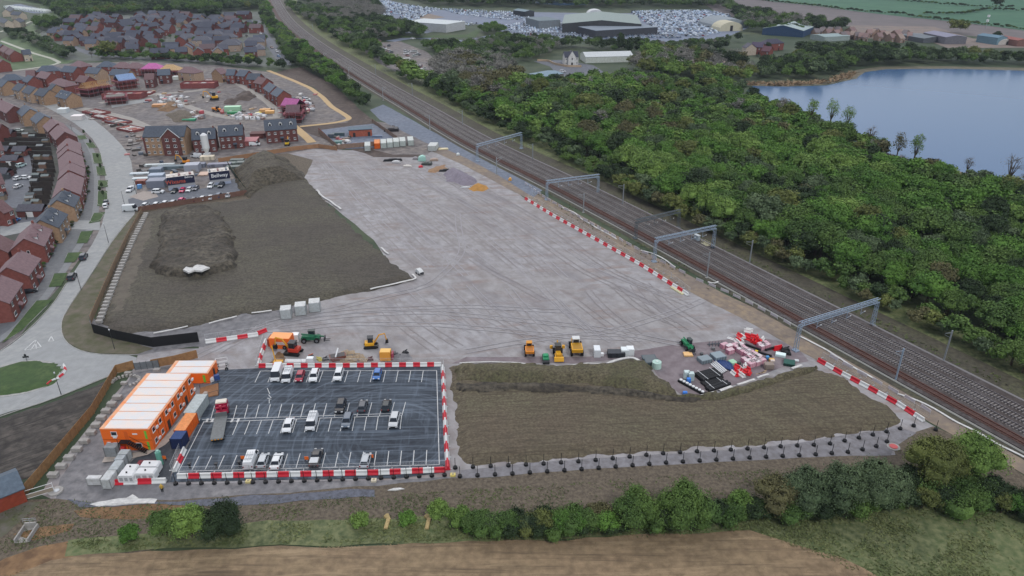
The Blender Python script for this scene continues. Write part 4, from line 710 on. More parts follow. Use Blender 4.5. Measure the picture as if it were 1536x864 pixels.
# terrace along the curved road: ridge near end, far end
TR = [((-22, 442), (0, 413), RED, PINK, 0, 'nearest pink-roofed red brick house at the left edge, beside the long grass verge'), ((10.4, 401), (30, 376.3), RED, PINK, 0, 'pink-roofed red brick house second from the roundabout'), ((36, 358), (49.8, 334), RED, PINK, 2, 'pink-roofed red brick house with two dormers south of the side road'), ((60, 330), (75, 310.6), BUFF, SLATE, 2, 'buff brick house with slate roof and two dormers, nearer of the slate pair'), ((85.5, 300), (94.8, 285), BUFF, SLATE, 2, 'buff brick house with slate roof and two dormers, farther of the slate pair'), ((96, 282), (103, 258), RED, PINK, 0, 'long pink-roofed house just above the slate-roofed pair'), ((103, 255), (105.5, 244), RED, PINK, 0, 'second pink-roofed terrace house above the slate pair'), ((105.5, 243), (102.5, 226), RED, PINK, 0, 'third pink-roofed terrace house above the slate pair'), ((102, 224), (101, 218), RED, PINK, 0, 'narrow pink-roofed house stepped in the bend of the terrace'), ((99.5, 217.5), (101.5, 207), RED, PINK, 0, 'pink-roofed house at the apex of the terrace bend'), ((97, 198), (87.5, 187.5), REDD, PINK, 0, 'pink-roofed house with wide dark red gable above the bend'), ((85, 186), (77, 177.7), REDD, PINK, 0, 'pink-roofed house with dark red gable at the top of the bend'), ((67, 174), (57.5, 167.5), BUFF, SLATE2, 0, 'buff house with blue slate roof, lower of the two by the junction'), ((45, 163.6), (36.7, 157), BUFF, SLATE2, 0, 'buff house with blue slate roof, upper of the two by the junction'), ((21, 159), (2, 150), REDD, PINK, 0, 'large pink-roofed house with dark red gable left of the blue-roofed pair')]
for i, (a, b, wl, rf, dm, lab) in enumerate(TR):
    house(lab, a, b, 8.8, D=9.0, wall=wl, roof=rf, dorm=dm, dside='-y', nw=3 if i < 6 else 2, group='terrace houses along the curved road', gablewin=i < 3, bay=True)
# rows of the new estate behind
NE = [((108, 138.6), (92, 134.7), 9, BUFF, SLATE2, 2, 0, 'large buff gabled house with two blue dormers beside the site road'), ((74, 134.7), (60, 131.8), 8.8, BUFF, SLATE, 0, 0, 'buff gabled house at the right end of the stepped buff row'), ((54, 131.5), (42, 128), 8.8, BUFFP, SLATE, 0, 0, 'buff house second from the right in the stepped buff row'), ((37.5, 127), (27, 124.5), 8.8, BUFFP, SLATE, 0, 0, 'buff house third from the right in the stepped buff row'), ((11.7, 121), (-5, 117), 9, BUFF, SLATE2, 0, 0, 'buff gabled house at the left end of the stepped buff row'),
 ((77, 109.7), (61.7, 106.6), 9, RED, PINK, 0, 0, 'red house with pink roof behind the stepped buff row'), ((116, 100.3), (97, 98.5), 9.2, RED, SLATE2, 0, 0, 'red gabled house with blue-grey roof left of the beige gable'), ((152, 102), (133, 100.5), 9.2, BUFFP, SLATE2, 0, 0, 'beige gabled house with blue-grey roof in the new estate'), ((195, 104.5), (168.7, 103.5), 9, BUFF, SLATE2, 0, 0, 'long blue-grey roofed house behind the blue membrane roof'), ((100, 120), (86, 117.8), 8.6, RED, PINK, 0, 1, 'pink hipped-roof house beside the timber roof frames'), ((134, 115), (120, 113), 8, RED, PINKD, 0, 0, 'small gabled red house left of the timber roof frames'),
 ((231, 110), (217, 110.5), 8.6, REDD, PINKD, 0, 0, 'unglazed brown brick house at the centre of the new estate'), ((254.5, 103.4), (236, 104.3), 9, REDD, SLATE2, 0, 0, 'red brick house with grey roof right of the unglazed one'), ((290, 101), (278, 100), 9, BUFFP, PINK, 0, 1, 'beige house with pink hipped roof at the back of the site'), ((333, 101.5), (323, 103.6), 9, BUFF, PINK, 0, 0, 'beige gabled house at the left end of the upper right row'), ((353, 104), (341, 104), 8.8, RED, SLATE2, 0, 0, 'red brick house with grey roof second in the upper right row'), ((372.8, 106), (360, 104.5), 8.8, RED, SLATE2, 0, 0, 'pale roofed red house third in the upper right row'), ((391, 110.5), (373, 110), 9, RED, SLATE, 0, 0, 'dark roofed red house fourth in the upper right row'), ((400, 117.5), (388, 115), 9, RED, PINKD, 0, 0, 'brown roofed red house before the solar roofed pair'), ((413.6, 129.5), (404, 123.4), 9, RED, SLATE2, 0, 0, 'red house with pale grey roof, farther of the pale roofed pair'), ((425.3, 135.8), (415.5, 131), 9, RED, SLATE2, 0, 0, 'red house with pale grey roof, nearer of the pale roofed pair'),
 ((123, 92), (116, 91), 8.4, RED, PINK, 0, 1, 'pink hipped roof at the back left of the new estate'), ((164, 92), (155, 92), 8.4, RED, SLATE2, 0, 1, 'blue-grey hipped roof in the back row'), ((188, 93.4), (180, 93), 8.4, RED, PINK, 0, 1, 'pink hipped roof right of the blue-grey one in the back row'), ((208, 94.4), (198, 94), 8.4, RED, PINK, 0, 1, 'pink hipped roof next to the magenta roof'), ((23.4, 111), (8, 112), 8.4, RED, SLATE2, 0, 1, 'blue-grey hipped roof at the far left of the new estate'), ((51.5, 105.3), (39, 106), 8.4, RED, PINKD, 0, 0, 'red house with grey-pink roof left of centre in the back row'), ((80, 98), (62, 99), 8.4, RED, SLATE2, 0, 1, 'long blue-grey roof near the meadow path'), ((50, 115), (42, 112.5), 8, RED, SLATE2, 0, 0, 'small slate-roofed red house between the rows'), ((84, 127), (78, 125), 7, BUFF, SLATE, 0, 0, 'small slate-roofed link house behind the two-dormer house')]
for a, b, zr, wl, rf, dm, hp, lab in NE:
    house(lab, a, b, zr, D=8.6, wall=wl, roof=rf, dorm=dm, hip=hp, dside='+y' if a[0] > b[0] else '-y', nw=2, group='houses of the new estate', chim=False)
# unfinished roofs
def scaffold(t, L, D, h, col=(138, 74, 84)):
    o = MB()
    for z_ in (2.2, 4.4, h): o.box(-L/2-1.6, L/2+1.6, -D/2-1.6, -D/2-.5, z_, z_+.12, 0).box(-L/2-1.6, L/2+1.6, D/2+.5, D/2+1.6, z_, z_+.12, 0).box(-L/2-1.6, -L/2-.5, -D/2-.5, D/2+.5, z_, z_+.12, 0).box(L/2+.5, L/2+1.6, -D/2-.5, D/2+.5, z_, z_+.12, 0)
    n = int(L/2)
    for i in range(n+1):
        x = -L/2-1.5+(L+3)*i/n
        for y in (-D/2-1.5, D/2+1.5): o.cyl((x, y, 0), (x, y, h+1.2), .07, 4, m=1)
    for zz_ in (h+1.05, h+.6):
        o.box(-L/2-1.6, L/2+1.6, -D/2-1.6, -D/2-1.5, zz_, zz_+.12, 0); o.box(-L/2-1.6, L/2+1.6, D/2+1.5, D/2+1.6, zz_, zz_+.12, 0)
    return o.build('scaffold', [m_objm, m_galv], t, col)
def shell(label, a, b, zr, D, wallc, roofc, hip=0, he=None, scaf=True, trusses=False, windows=True, group='unfinished houses under scaffolding'):
    A = G(*a, z=zr); B = G(*b, z=zr); c = (A+B)/2; L = max(7, (B-A).length)+(D*.8 if hip else 0); rz = math.atan2(B.y-A.y, B.x-A.x); he = he or zr-3.2
    t = thing('unfinished_house', label, 'house', (c.x, c.y, 0), rz, group); MB().box(-L/2, L/2, -D/2, D/2, -.2, he).build('wall', m_wall, t, wallc)
    if trusses:
        n = int(L/.9)
        for i in range(n+1):
            x = -L/2+L*i/n; mb = MB()
            for s in (-1, 1): mb.cyl((x, s*(D/2+.3), he), (x, 0, zr), .09, 4); mb.cyl((x, s*D/4, he), (x, s*D/4, he+(zr-he)/2), .06, 4)
            mb.cyl((x, -D/2, he), (x, D/2, he), .08, 4); mb.build('roof_truss', M('new_timber', (198, 160, 104)), t)
    else: roofmesh(L, D, he, zr, hip=hip).build('roof', m_roof, t, roofc)
    if windows:
        for x in (-L/4, L/4):
            for sd, y in (('-y', -D/2), ('+y', D/2)): o = MB().box(-.6, .6, -.04, .05, 0, 1.2).build('window_opening', m_glass, t); o.location = (x, y, he-2.3)
    if scaf: scaffold(t, L, D, he-.6)
    return t
shell('scaffolded house with bare yellow roof trusses, left one', (139, 121.4), (123, 124.5), 8.6, 8.6, REDD, 0, trusses=True)
shell('scaffolded house with bare yellow roof trusses, right one', (158, 119), (142, 121), 8.6, 8.6, REDD, 0, trusses=True)
shell('scaffolded terrace with pale blue roof membrane', (198, 109.7), (173, 112.8), 9, 9, RED, (132, 158, 196))
shell('house with bright magenta pyramid roof membrane', (231, 95), (226, 95), 9, 9, REDD, (196, 108, 168), hip=1)
shell('house with pale yellow pyramid timber roof at the back', (258, 97), (252, 97), 8.6, 9, REDD, (196, 164, 120), hip=1)
shell('brown house with pale purple scaffold and magenta roof battens', (449, 149), (428, 147), 9.4, 9, REDD, (176, 96, 150))
shell('scaffolded brown-roofed house with dark panels nearest the yellow path', (449, 157), (430, 157.5), 9, 9, REDD, (106, 84, 90))
t = shell('red brick extension under red scaffold behind the apartment row', (160, 143), (186, 141), 5.2, 8, REDD, (120, 116, 112), he=4.6, windows=False)
for i, (px, py, L, D, c_, lab) in enumerate([(188, 147, 24, 9, (140, 82, 92), 'first-floor deck ringed by dark red scaffold rails'), (215, 141, 12, 8, (208, 206, 204), 'scaffold deck with white sheeting, left'), (300, 131, 22, 9, (150, 84, 92), 'low red scaffold deck at the top of the site'), (318, 122, 9, 6, (204, 200, 202), 'white sheeted slab beside the red scaffold'), (145, 170, 15, 8, (132, 72, 70), 'knee-high red brick walls of a started house, left'), (176, 184, 15, 8, (88, 100, 116), 'blue-grey beam floor of a started house'), (158, 178, 18, 5, (186, 190, 194), 'row of white floor beams beside the site road'), (197, 195, 13, 8, (196, 192, 194), 'started house with white floor planks next to the apartments'), (60, 170, 0, 0, 0, 0)]):
    if not L: continue
    p = G(px, py); t = thing('house_foundation', lab, 'foundation', p, yaw((150, 170), (200, 180)) if i > 3 else 0.05, group='started house foundations')
    h = 2.6 if i in (0, 2) else .8
    mb = MB(); mb.box(-L/2, L/2, -D/2, D/2, -.2, h); mb.build('slab', m_objm, t, c_)
    mb = MB()
    for s in (-1, 1): mb.box(-L/2-.1, L/2+.1, s*D/2-.15, s*D/2+.15, 0, h+.9 if i in (0, 2) else h+.4); mb.box(s*L/2-.15, s*L/2+.15, -D/2+.15, D/2-.15, 0, h+.9 if i in (0, 2) else h+.4)
    mb.build('low_wall', m_wall, t, (132, 74, 74))
    for k in range(4):
        mb = MB(); mb.box(-L/2+L*(k+.2)/4, -L/2+L*(k+.75)/4, -D/4, D/4, h, h+.35); mb.build('block_stack', m_objm, t, random.choice([(190, 188, 186), (150, 146, 142), (170, 110, 100)]))
# three-storey blocks
for a, b, dm, nw, lab, L_x in (((287.6, 193.8), (322, 191.6), 2, 4, 'red brick three-storey house with two dormers, right of the apartment block', 0), ((327.5, 188.8), (363, 186.6), 2, 4, 'red brick three-storey house with two dormers, second right of the apartment block', 0), ((396, 180.7), (443, 177.5), 3, 5, 'red brick three-storey row with three dormers beside the pink scaffolded house', 0)):
    house(lab, a, b, 10.2, D=10.5, he=6.4, wall=REDD, roof=SLATE, dorm=dm, nw=nw, group='three-storey brick blocks facing the compound', cat='house')
t = house('L-shaped buff and red apartment block with slate roof and white-edged gable', (222, 189.5), (276, 188.6), 12.4, D=11, he=8.8, wall=BUFF, roof=SLATE, nw=7, storeys=3, cat='apartment block', name='apartment_block', chim=False, ext=2)
L = 0
for ch in t.children:
    if ch.name.startswith('wall'): L = max(v.co.x for v in ch.data.vertices)
gx = L*.36
mb = MB(); mb.prism([(gx-4, -.2), (gx+4, -.2), (gx+4, 8.8), (gx, 12.6), (gx-4, 8.8)], -6.6, -1); mb.build('gable_wing', m_wall, t, REDD)
mb = MB(); mb.add([(gx-4.5,-6.9,8.4),(gx,-6.9,12.75),(gx,0,12.75),(gx-4.5,0,8.4),(gx+4.5,-6.9,8.4),(gx+4.5,0,8.4)], [(0,1,2,3),(1,4,5,2)]); mb.build('gable_roof', m_roof, t, SLATE)
mb = MB()
for s in (-1, 1): mb.cyl((gx+s*4.5, -6.95, 8.4), (gx, -6.95, 12.8), .14, 4)
mb.build('bargeboard', m_frame, t)
for fl in range(3):
    for x in (gx-1.7, gx+1.7): win(t, x, -6.6, fl*2.9+1, '-y', 1.5, 1.3)
mb = MB().box(-L-.3, -L+.6, -5.62, 5.2, -.2, 8.7).build('red_brick_end', m_wall, t, REDD)
for fl in range(3):
    for y in (-4, 0, 3): win(t, -L-.3, y, fl*2.9+1, '-x', 1.2, 1.3)
# garages and extras
for px, py, L, D, lab, c_, rc in ((376, 216, 7, 8, 'pink felt covered garage slab between the brick rows', (150, 90, 90), (190, 130, 134)), (388, 206, 7, 5, 'low red brick garage wall between the brick rows', REDD, REDD)):
    p = G(px, py); t = thing('garage', lab, 'garage', p, .1); MB().box(-L/2, L/2, -D/2, D/2, -.2, 2.3).build('wall', m_wall, t, c_); MB().box(-L/2-.2, L/2+.2, -D/2-.2, D/2+.2, 2.3, 2.5).build('roof', m_roof, t, rc)
# substation
p = G(541, 207); t = thing('brick_building', 'low orange brick substation building with blue-grey roof', 'building', (*G(541, 203)[:2], 0), yaw((524, 205), (558, 203)))
L = (G(558, 204)-G(524, 205)).length; MB().box(-L/2, L/2, -3.2, 3.2, -.2, 3.6).build('wall', m_wall, t, (164, 92, 74)); MB().box(-L/2-.4, L/2+.4, -3.6, 3.6, 3.6, 3.85).build('roof', m_roof, t, (92, 110, 124))
for x in (-L/2+2.5, L/2-1.5): o = MB().box(x-.6, x+.6, -3.26, -3.2, 0, 2.3).build('door', m_door, t)
patch('substation_yard', [(478, 196), (522, 190), (560, 186), (592, 206), (600, 220), (520, 224), (505, 220)], m_bluegravel, .12, 6, .1)
def hoard(name, pts, h, label, mat, cat='fence', step=2.4, post=None, group=None, th=.06, posth=.1, side=.1, rails=True, z0=0, panels=True):
    p = gp(pts); t = thing(name, label, cat, (*p[0], 0), group=group); q = p-p[0]; mb = MB()
    for a, b in zip(q[:-1], q[1:]):
        r = math.atan2(b[1]-a[1], b[0]-a[0]); c_ = (a+b)/2; mb.cb(c_[0], c_[1], z0, np.hypot(*(b-a))+.02, th, h, r)
    mb.build('boards', mat, t)
    if rails:
        me = MB().box(-.06, .06, -.06, .06, 0, h+posth).mesh('post', post or m_timber)
        for x, y, r, _ in along(q, step, True, off=side)[:99]: o = link('post', me, t, loc=(x, y, z0), rz=r)
    return t
hoard('timber_fence', [(478, 200), (507, 224), (598, 216)], 2.2, 'timber fence round the front of the substation yard', M('weathered_timber', (138, 116, 102), c2=(122, 102, 90), sc=.8))
hoard('brick_wall', [(478, 196), (506, 222), (596, 214)], 1.6, 'low red brick wall inside the substation fence', M('red_brick', (136, 82, 76)), 'wall', rails=False)
hoard('timber_fence', [(558, 184), (596, 211)], 2.2, 'timber fence running down the right side of the substation yard', M('weathered_timber', 0))
hoard('timber_fence', [(328, 244), (440, 226), (478, 222), (506, 226)], 2.0, 'long timber fence with orange-brown boards below the brick houses', M('orange_timber', (156, 118, 88), c2=(138, 106, 82), sc=.3))
for px, py, w_, d_, h, c_, lab in ((497, 207, 3, 2, 2, (70, 80, 90), 'dark equipment bank at the left of the substation yard'), (508, 217, 3.4, 2.4, 1.8, (96, 130, 128), 'pale green kiosk in the substation yard'), (508, 204, 6, 1.6, 1.6, (60, 78, 86), 'dark green pipe rack behind the substation kiosk'), (566, 206, 5, 2, .9, (96, 112, 136), 'flat blue-grey pallets beside the substation building')):
    t = thing('equipment_cabinet', lab, 'cabinet', G(px, py), .08); MB().box(-w_/2, w_/2, -d_/2, d_/2, 0, h).build('body', m_obj, t, c_, bev=.05); MB().box(-w_/2-.1, w_/2+.1, -d_/2-.1, d_/2+.1, h, h+.12).build('lid', m_obj, t, c_)
# top-left white and dark houses
for a, b, wl, rf, lab in (((20, 17), (33, 18), CREAM, SLATE, 'white rendered house with white gable, upper right of the far left group'), ((2, 26), (12, 30), CREAM, SLATE, 'white rendered house at the left edge of the far left group'), ((8, 14), (14, 9), CREAM, SLATE, 'white rendered house at the back of the far left group'), ((22, 29), (30, 27), CREAM, SLATE, 'low white rendered house before the grass bank'), ((32, 75), (44, 74), CREAM, SLATE, 'white rendered house with two gables beside the meadow path'), ((14, 72), (22, 76), RED, PINKD, 'dark pink roofed house left of the white gabled house'), ((6, 68), (13, 72), RED, PINKD, 'dark pink roofed house second left of the white gabled house'), ((-4, 64), (4, 67), RED, SLATE, 'dark roofed house third left of the white gabled house'), ((-8, 84), (4, 90), RED, PINKD, 'red brick house at the left edge below the white gabled house')):
    house(lab, a, b, 8.6, D=8.5, wall=wl, roof=rf, nw=2, group='houses beyond the meadow', chim=False, lite=True)
# far dark-roofed estate: prototypes then copies
protos = []
for i, (L, wl, rf, hp) in enumerate([(9, REDD, (78, 82, 96), 0), (8, RED, (86, 88, 100), 0), (9.5, (170, 146, 126), (84, 90, 104), 0), (14, REDD, (72, 76, 90), 0), (9, (166, 150, 138), (96, 98, 108), 1), (12, RED, (104, 88, 92), 0)]):
    protos.append(house('x', None, None, 8.4, D=8.4, he=5.2, wall=wl, roof=rf, hip=hp, nw=2, chim=False, lite=True, c=Vector((0, 0, 0)), L=L, rz=0, porch=False))
elab = ['dark red brick house with dark roof in the far estate', 'red brick house with dark roof in the far estate', 'pale brick house with dark roof in the far estate', 'long dark red terrace with dark roof in the far estate', 'pale hipped-roof house in the far estate', 'red terrace with brownish roof in the far estate']
ep = gp([(74, 62), (78, 44), (118, 30), (300, 24), (380, 28), (388, 44), (398, 62), (410, 90), (360, 92), (250, 90), (180, 84), (130, 78)]); x0, y0 = ep.min(0); x1, y1 = ep.max(0); rr = random.Random(8); first = [True]*6; ne = 0
yy = y0
while yy < y1:
    xx = x0+rr.uniform(0, 8); vert = rr.random() < .3
    while xx < x1:
        x = xx+rr.uniform(-1.5, 1.5); y = yy+rr.uniform(-2.5, 2.5)
        if sdist(ep, np.array([x]), np.array([y]))[0] > 3 and abs((x+y*.25) % 74-6) > 5 and abs((y-x*.2) % 92-5) > 5 and fbm(np.array([x]), np.array([y]), .02, 2)[0] < .38:
            k = rr.choices(range(6), [3, 3, 2, 2.4, 1.4, 1.4])[0]; rz = .12*math.sin(x*.02)+.25*math.sin(y*.013)+(PI/2 if rr.random() < .25 else 0)+rr.choice([0, PI])
            if first[k]: o = protos[k]; first[k] = False; o.location = (x, y, 0); o.rotation_euler.z = rz; o['label'] = elab[k]; o['group'] = 'far estate: '+elab[k]
            else: o = clone(protos[k], (x, y, 0), rz, elab[k], group='far estate: '+elab[k], sc=rr.uniform(.92, 1.1))
            ne += 1
        xx += 17.5 if vert else 15
    yy += 18.5
print('far houses', ne)
for i in range(6):
    if first[i]:
        for c_ in protos[i].children: bpy.data.objects.remove(c_)
        bpy.data.objects.remove(protos[i])
# far right houses and sheds
def shed(name, label, quad, z_, rise, wallc, roofc, cat='building', openside=None, ridge='long', group=None, doors=0, wins=0):
    x, y, L, D, r = rect(quad, z_)
    if D > L and ridge == 'long': L, D, r = D, L, r+PI/2
    t = thing(name, label, cat, (x, y, 0), r, group); MB().box(-L/2, L/2, -D/2, D/2, -.2, z_-.1).build('wall', m_wall, t, wallc)
    if rise:
        roofmesh(L, D, z_, z_+rise, ov=.2).build('roof', m_roof, t, roofc)
        mb = MB()
        for s in (-1, 1): mb.add([(s*L/2, -D/2, z_-.1), (s*L/2, D/2, z_-.1), (s*L/2, 0, z_+rise)], [(0, 1, 2)])
        mb.build('gable', m_wall, t, wallc)
    else: MB().box(-L/2-.2, L/2+.2, -D/2-.2, D/2+.2, z_-.1, z_+.15).build('roof', m_roof, t, roofc)
    for i in range(doors): MB().box(-L/2+L*(i+.3)/doors, -L/2+L*(i+.7)/doors, -D/2-.06, -D/2, 0, z_*.6).build('door', m_door, t)
    for i in range(wins):
        x_ = -L/2+L*(i+.5)/wins
        for zz_ in (1.2, z_*.55): win(t, x_, -D/2, zz_, '-y', 1.8, 1.3)
    return t
shed('office_building', 'white two-storey industrial unit with pale roof and orange corner panel', [(628, 31), (655, 25.5), (678, 34.5), (647, 38)], 8, 0, (186, 192, 198), (204, 212, 214), wins=6)
t = shed('auction_hall', 'huge grey-green roofed auction hall surrounded by parked cars', [(840, 31), (862, 22), (940, 23), (970, 41)], 9, 3.5, (66, 70, 74), (144, 158, 154), doors=6)
shed('auction_hall', 'long low grey canopy on the right side of the auction hall', [(872, 41), (960, 34), (984, 42), (890, 45)], 7, 0, (66, 70, 78), (128, 140, 152))
shed('warehouse', 'small grey-green warehouse with dark doorway left of the auction hall', [(797, 26), (828, 25), (832, 30), (800, 32)], 8, 0, (120, 130, 138), (112, 128, 134), doors=1)
shed('portal_shed', 'small curved-roof shelter among the parked cars', [(778, 15), (792, 14), (793, 17), (779, 18)], 6, 1.5, (60, 66, 72), (120, 140, 150))
def tunnel(label, px, py, L, W_, H, c_, r=0, name='marquee', cat='tent'):
    t = thing(name, label, cat, G(px, py), r); n = 10; prof = [(-W_/2*math.cos(PI*i/n), H*math.sin(PI*i/n)**.8 if 0 < i < n else 0) for i in range(n+1)]
    MB().prism(prof, -L/2, L/2).build('canopy', m_objm, t, c_); MB().prism([(-1.5, 0), (1.5, 0), (1.5, H*.6), (-1.5, H*.6)], -L/2-.15, -L/2).build('doorway', m_door, t); return t
tunnel('white dome tent behind the auction hall', 892, 23, 18, 20, 7, (206, 210, 214)); tunnel('grey arched shed at the right end of the car lot', 1084, 39, 40, 40, 9, (142, 152, 160), .2); tunnel('cream tent in front of the grey arched shed', 1090, 45, 20, 26, 9, (198, 194, 172), .2)
shed('hangar', 'large dark blue gabled hangar with pale roof by the ploughed field', [(1163, 41), (1178, 35), (1203, 42), (1186, 48)], 6, 4, (52, 78, 112), (168, 184, 184), ridge='x')
for a, b, wl, rf, lab, hp in (((1129, 63), (1146, 64), RED, (84, 74, 96), 'dark purple roofed brick house left of the conifer', 0), ((1150, 59), (1166, 58), RED, (74, 72, 88), 'dark roofed brick house behind the conifer', 1), ((1146, 69), (1158, 70), RED, (96, 66, 76), 'small dark red roofed house at the centre of the cluster', 0), ((1122, 64), (1128, 66), CREAM, (84, 84, 96), 'white gable end at the left of the dark roofed cluster', 0)):
    house(lab, a, b, 9, D=9, wall=wl, roof=rf, hip=hp, nw=2, lite=True, chim=False, group='dark roofed cluster beyond the wood')
t = house('white gothic lodge with tall central gable and dark steep roof', (846, 77.5), (866, 77), 9.5, D=9, he=6, wall=(206, 208, 208), roof=(64, 68, 82), nw=5, lite=False, chim=False, cat='lodge', name='lodge')
mb = MB().prism([(-3, 0), (3, 0), (3, 6), (0, 10.5), (-3, 6)], -6.2, -2); mb.build('gable_wing', m_wall, t, (210, 212, 212)); mb = MB().add([(-3.4,-6,5.6),(0,-6,10.8),(0,0,10.8),(-3.4,0,5.6),(3.4,-6,5.6),(3.4,0,5.6)], [(0,1,2,3),(1,4,5,2)]); mb.build('gable_roof', m_roof, t, (64, 68, 82)); win(t, 0, -6.2, 4, '-y', 1, 1.8, 0); MB().box(-.7, .7, -6.26, -6.2, 0, 2.2).build('door', m_door, t)
shed('marquee', 'long white marquee right of the white gothic lodge', [(873, 80), (944, 78.5), (946, 84), (876, 86)], 4.5, 2.4, (196, 204, 200), (202, 208, 210), 'tent')
shed('shed', 'low corrugated workshop with light blue roof panel among scrap vehicles', [(795, 111), (826, 105.5), (840, 111), (806, 117)], 4, 1.0, (110, 106, 104), (128, 152, 166), doors=2)
ribbon('garden_wall', [(806, 92), (822, 92), (830, 97), (850, 101), (872, 101)], 0, .4, M('tan_wall', (178, 156, 132)), 0, 1.6, kind=None); tag(bpy.data.objects['garden_wall'], 'curved tan garden wall in front of the white lodge', 'wall')
shed('barn', 'grey farm barn with a white-trussed side by the ploughed field', [(1401, 49), (1432, 49), (1434, 55), (1403, 56)], 6, 1.5, (110, 112, 122), (140, 140, 158), doors=2)
shed('barn', 'long low dark roofed farm shed left of the grey barn', [(1368, 52), (1400, 51), (1400, 56), (1368, 58)], 4, 1, (90, 96, 104), (116, 124, 130)); shed('barn', 'small turquoise barn at the far right farm', [(1481, 53), (1495, 52), (1497, 56), (1482, 57)], 6, 1.5, (110, 142, 158), (104, 134, 152)); shed('barn', 'pale green roofed shed below the red roofs at far right', [(1225, 52), (1262, 50), (1266, 54), (1228, 56)], 4, 1, (150, 164, 164), (150, 168, 168))
rr = random.Random(3)
for i in range(26):
    px = 1222+i*5.6+rr.uniform(-2, 2); py = 38+rr.uniform(0, 9)+(i*.22)
    house('pink-roofed house of the hamlet by the ploughed field', (px, py), (px+7, py+rr.uniform(-1, 1)), 7, D=8, wall=(150, 128, 116), roof=rr.choice([(146, 122, 118), (134, 112, 110), (158, 140, 130), (120, 112, 114)]), nw=2, lite=True, chim=False, group='pink-roofed hamlet houses', porch=False)
tunnel('white rounded shed at the far right edge farm', 1505, 66, 12, 18, 5, (196, 192, 188)); tunnel('second white rounded shed at the right edge', 1530, 68, 12, 16, 5, (190, 184, 176))
shed('barn', 'dull red roofed barn at the far right edge', [(1512, 56), (1530, 56), (1532, 60), (1514, 61)], 5, 1.2, (130, 96, 90), (150, 96, 88))
t = thing('radio_mast', 'thin mast with two white drums in the green field at upper right', 'mast', G(1478, 44)); MB().cyl((0, 0, 0), (0, 0, 12), .3, 6, .15).build('pole', m_galv, t)
for z_ in (7.5, 12): MB().cyl((0, 0, z_), (0, 0, z_+2), 1.2, 10).build('drum', m_frame, t)
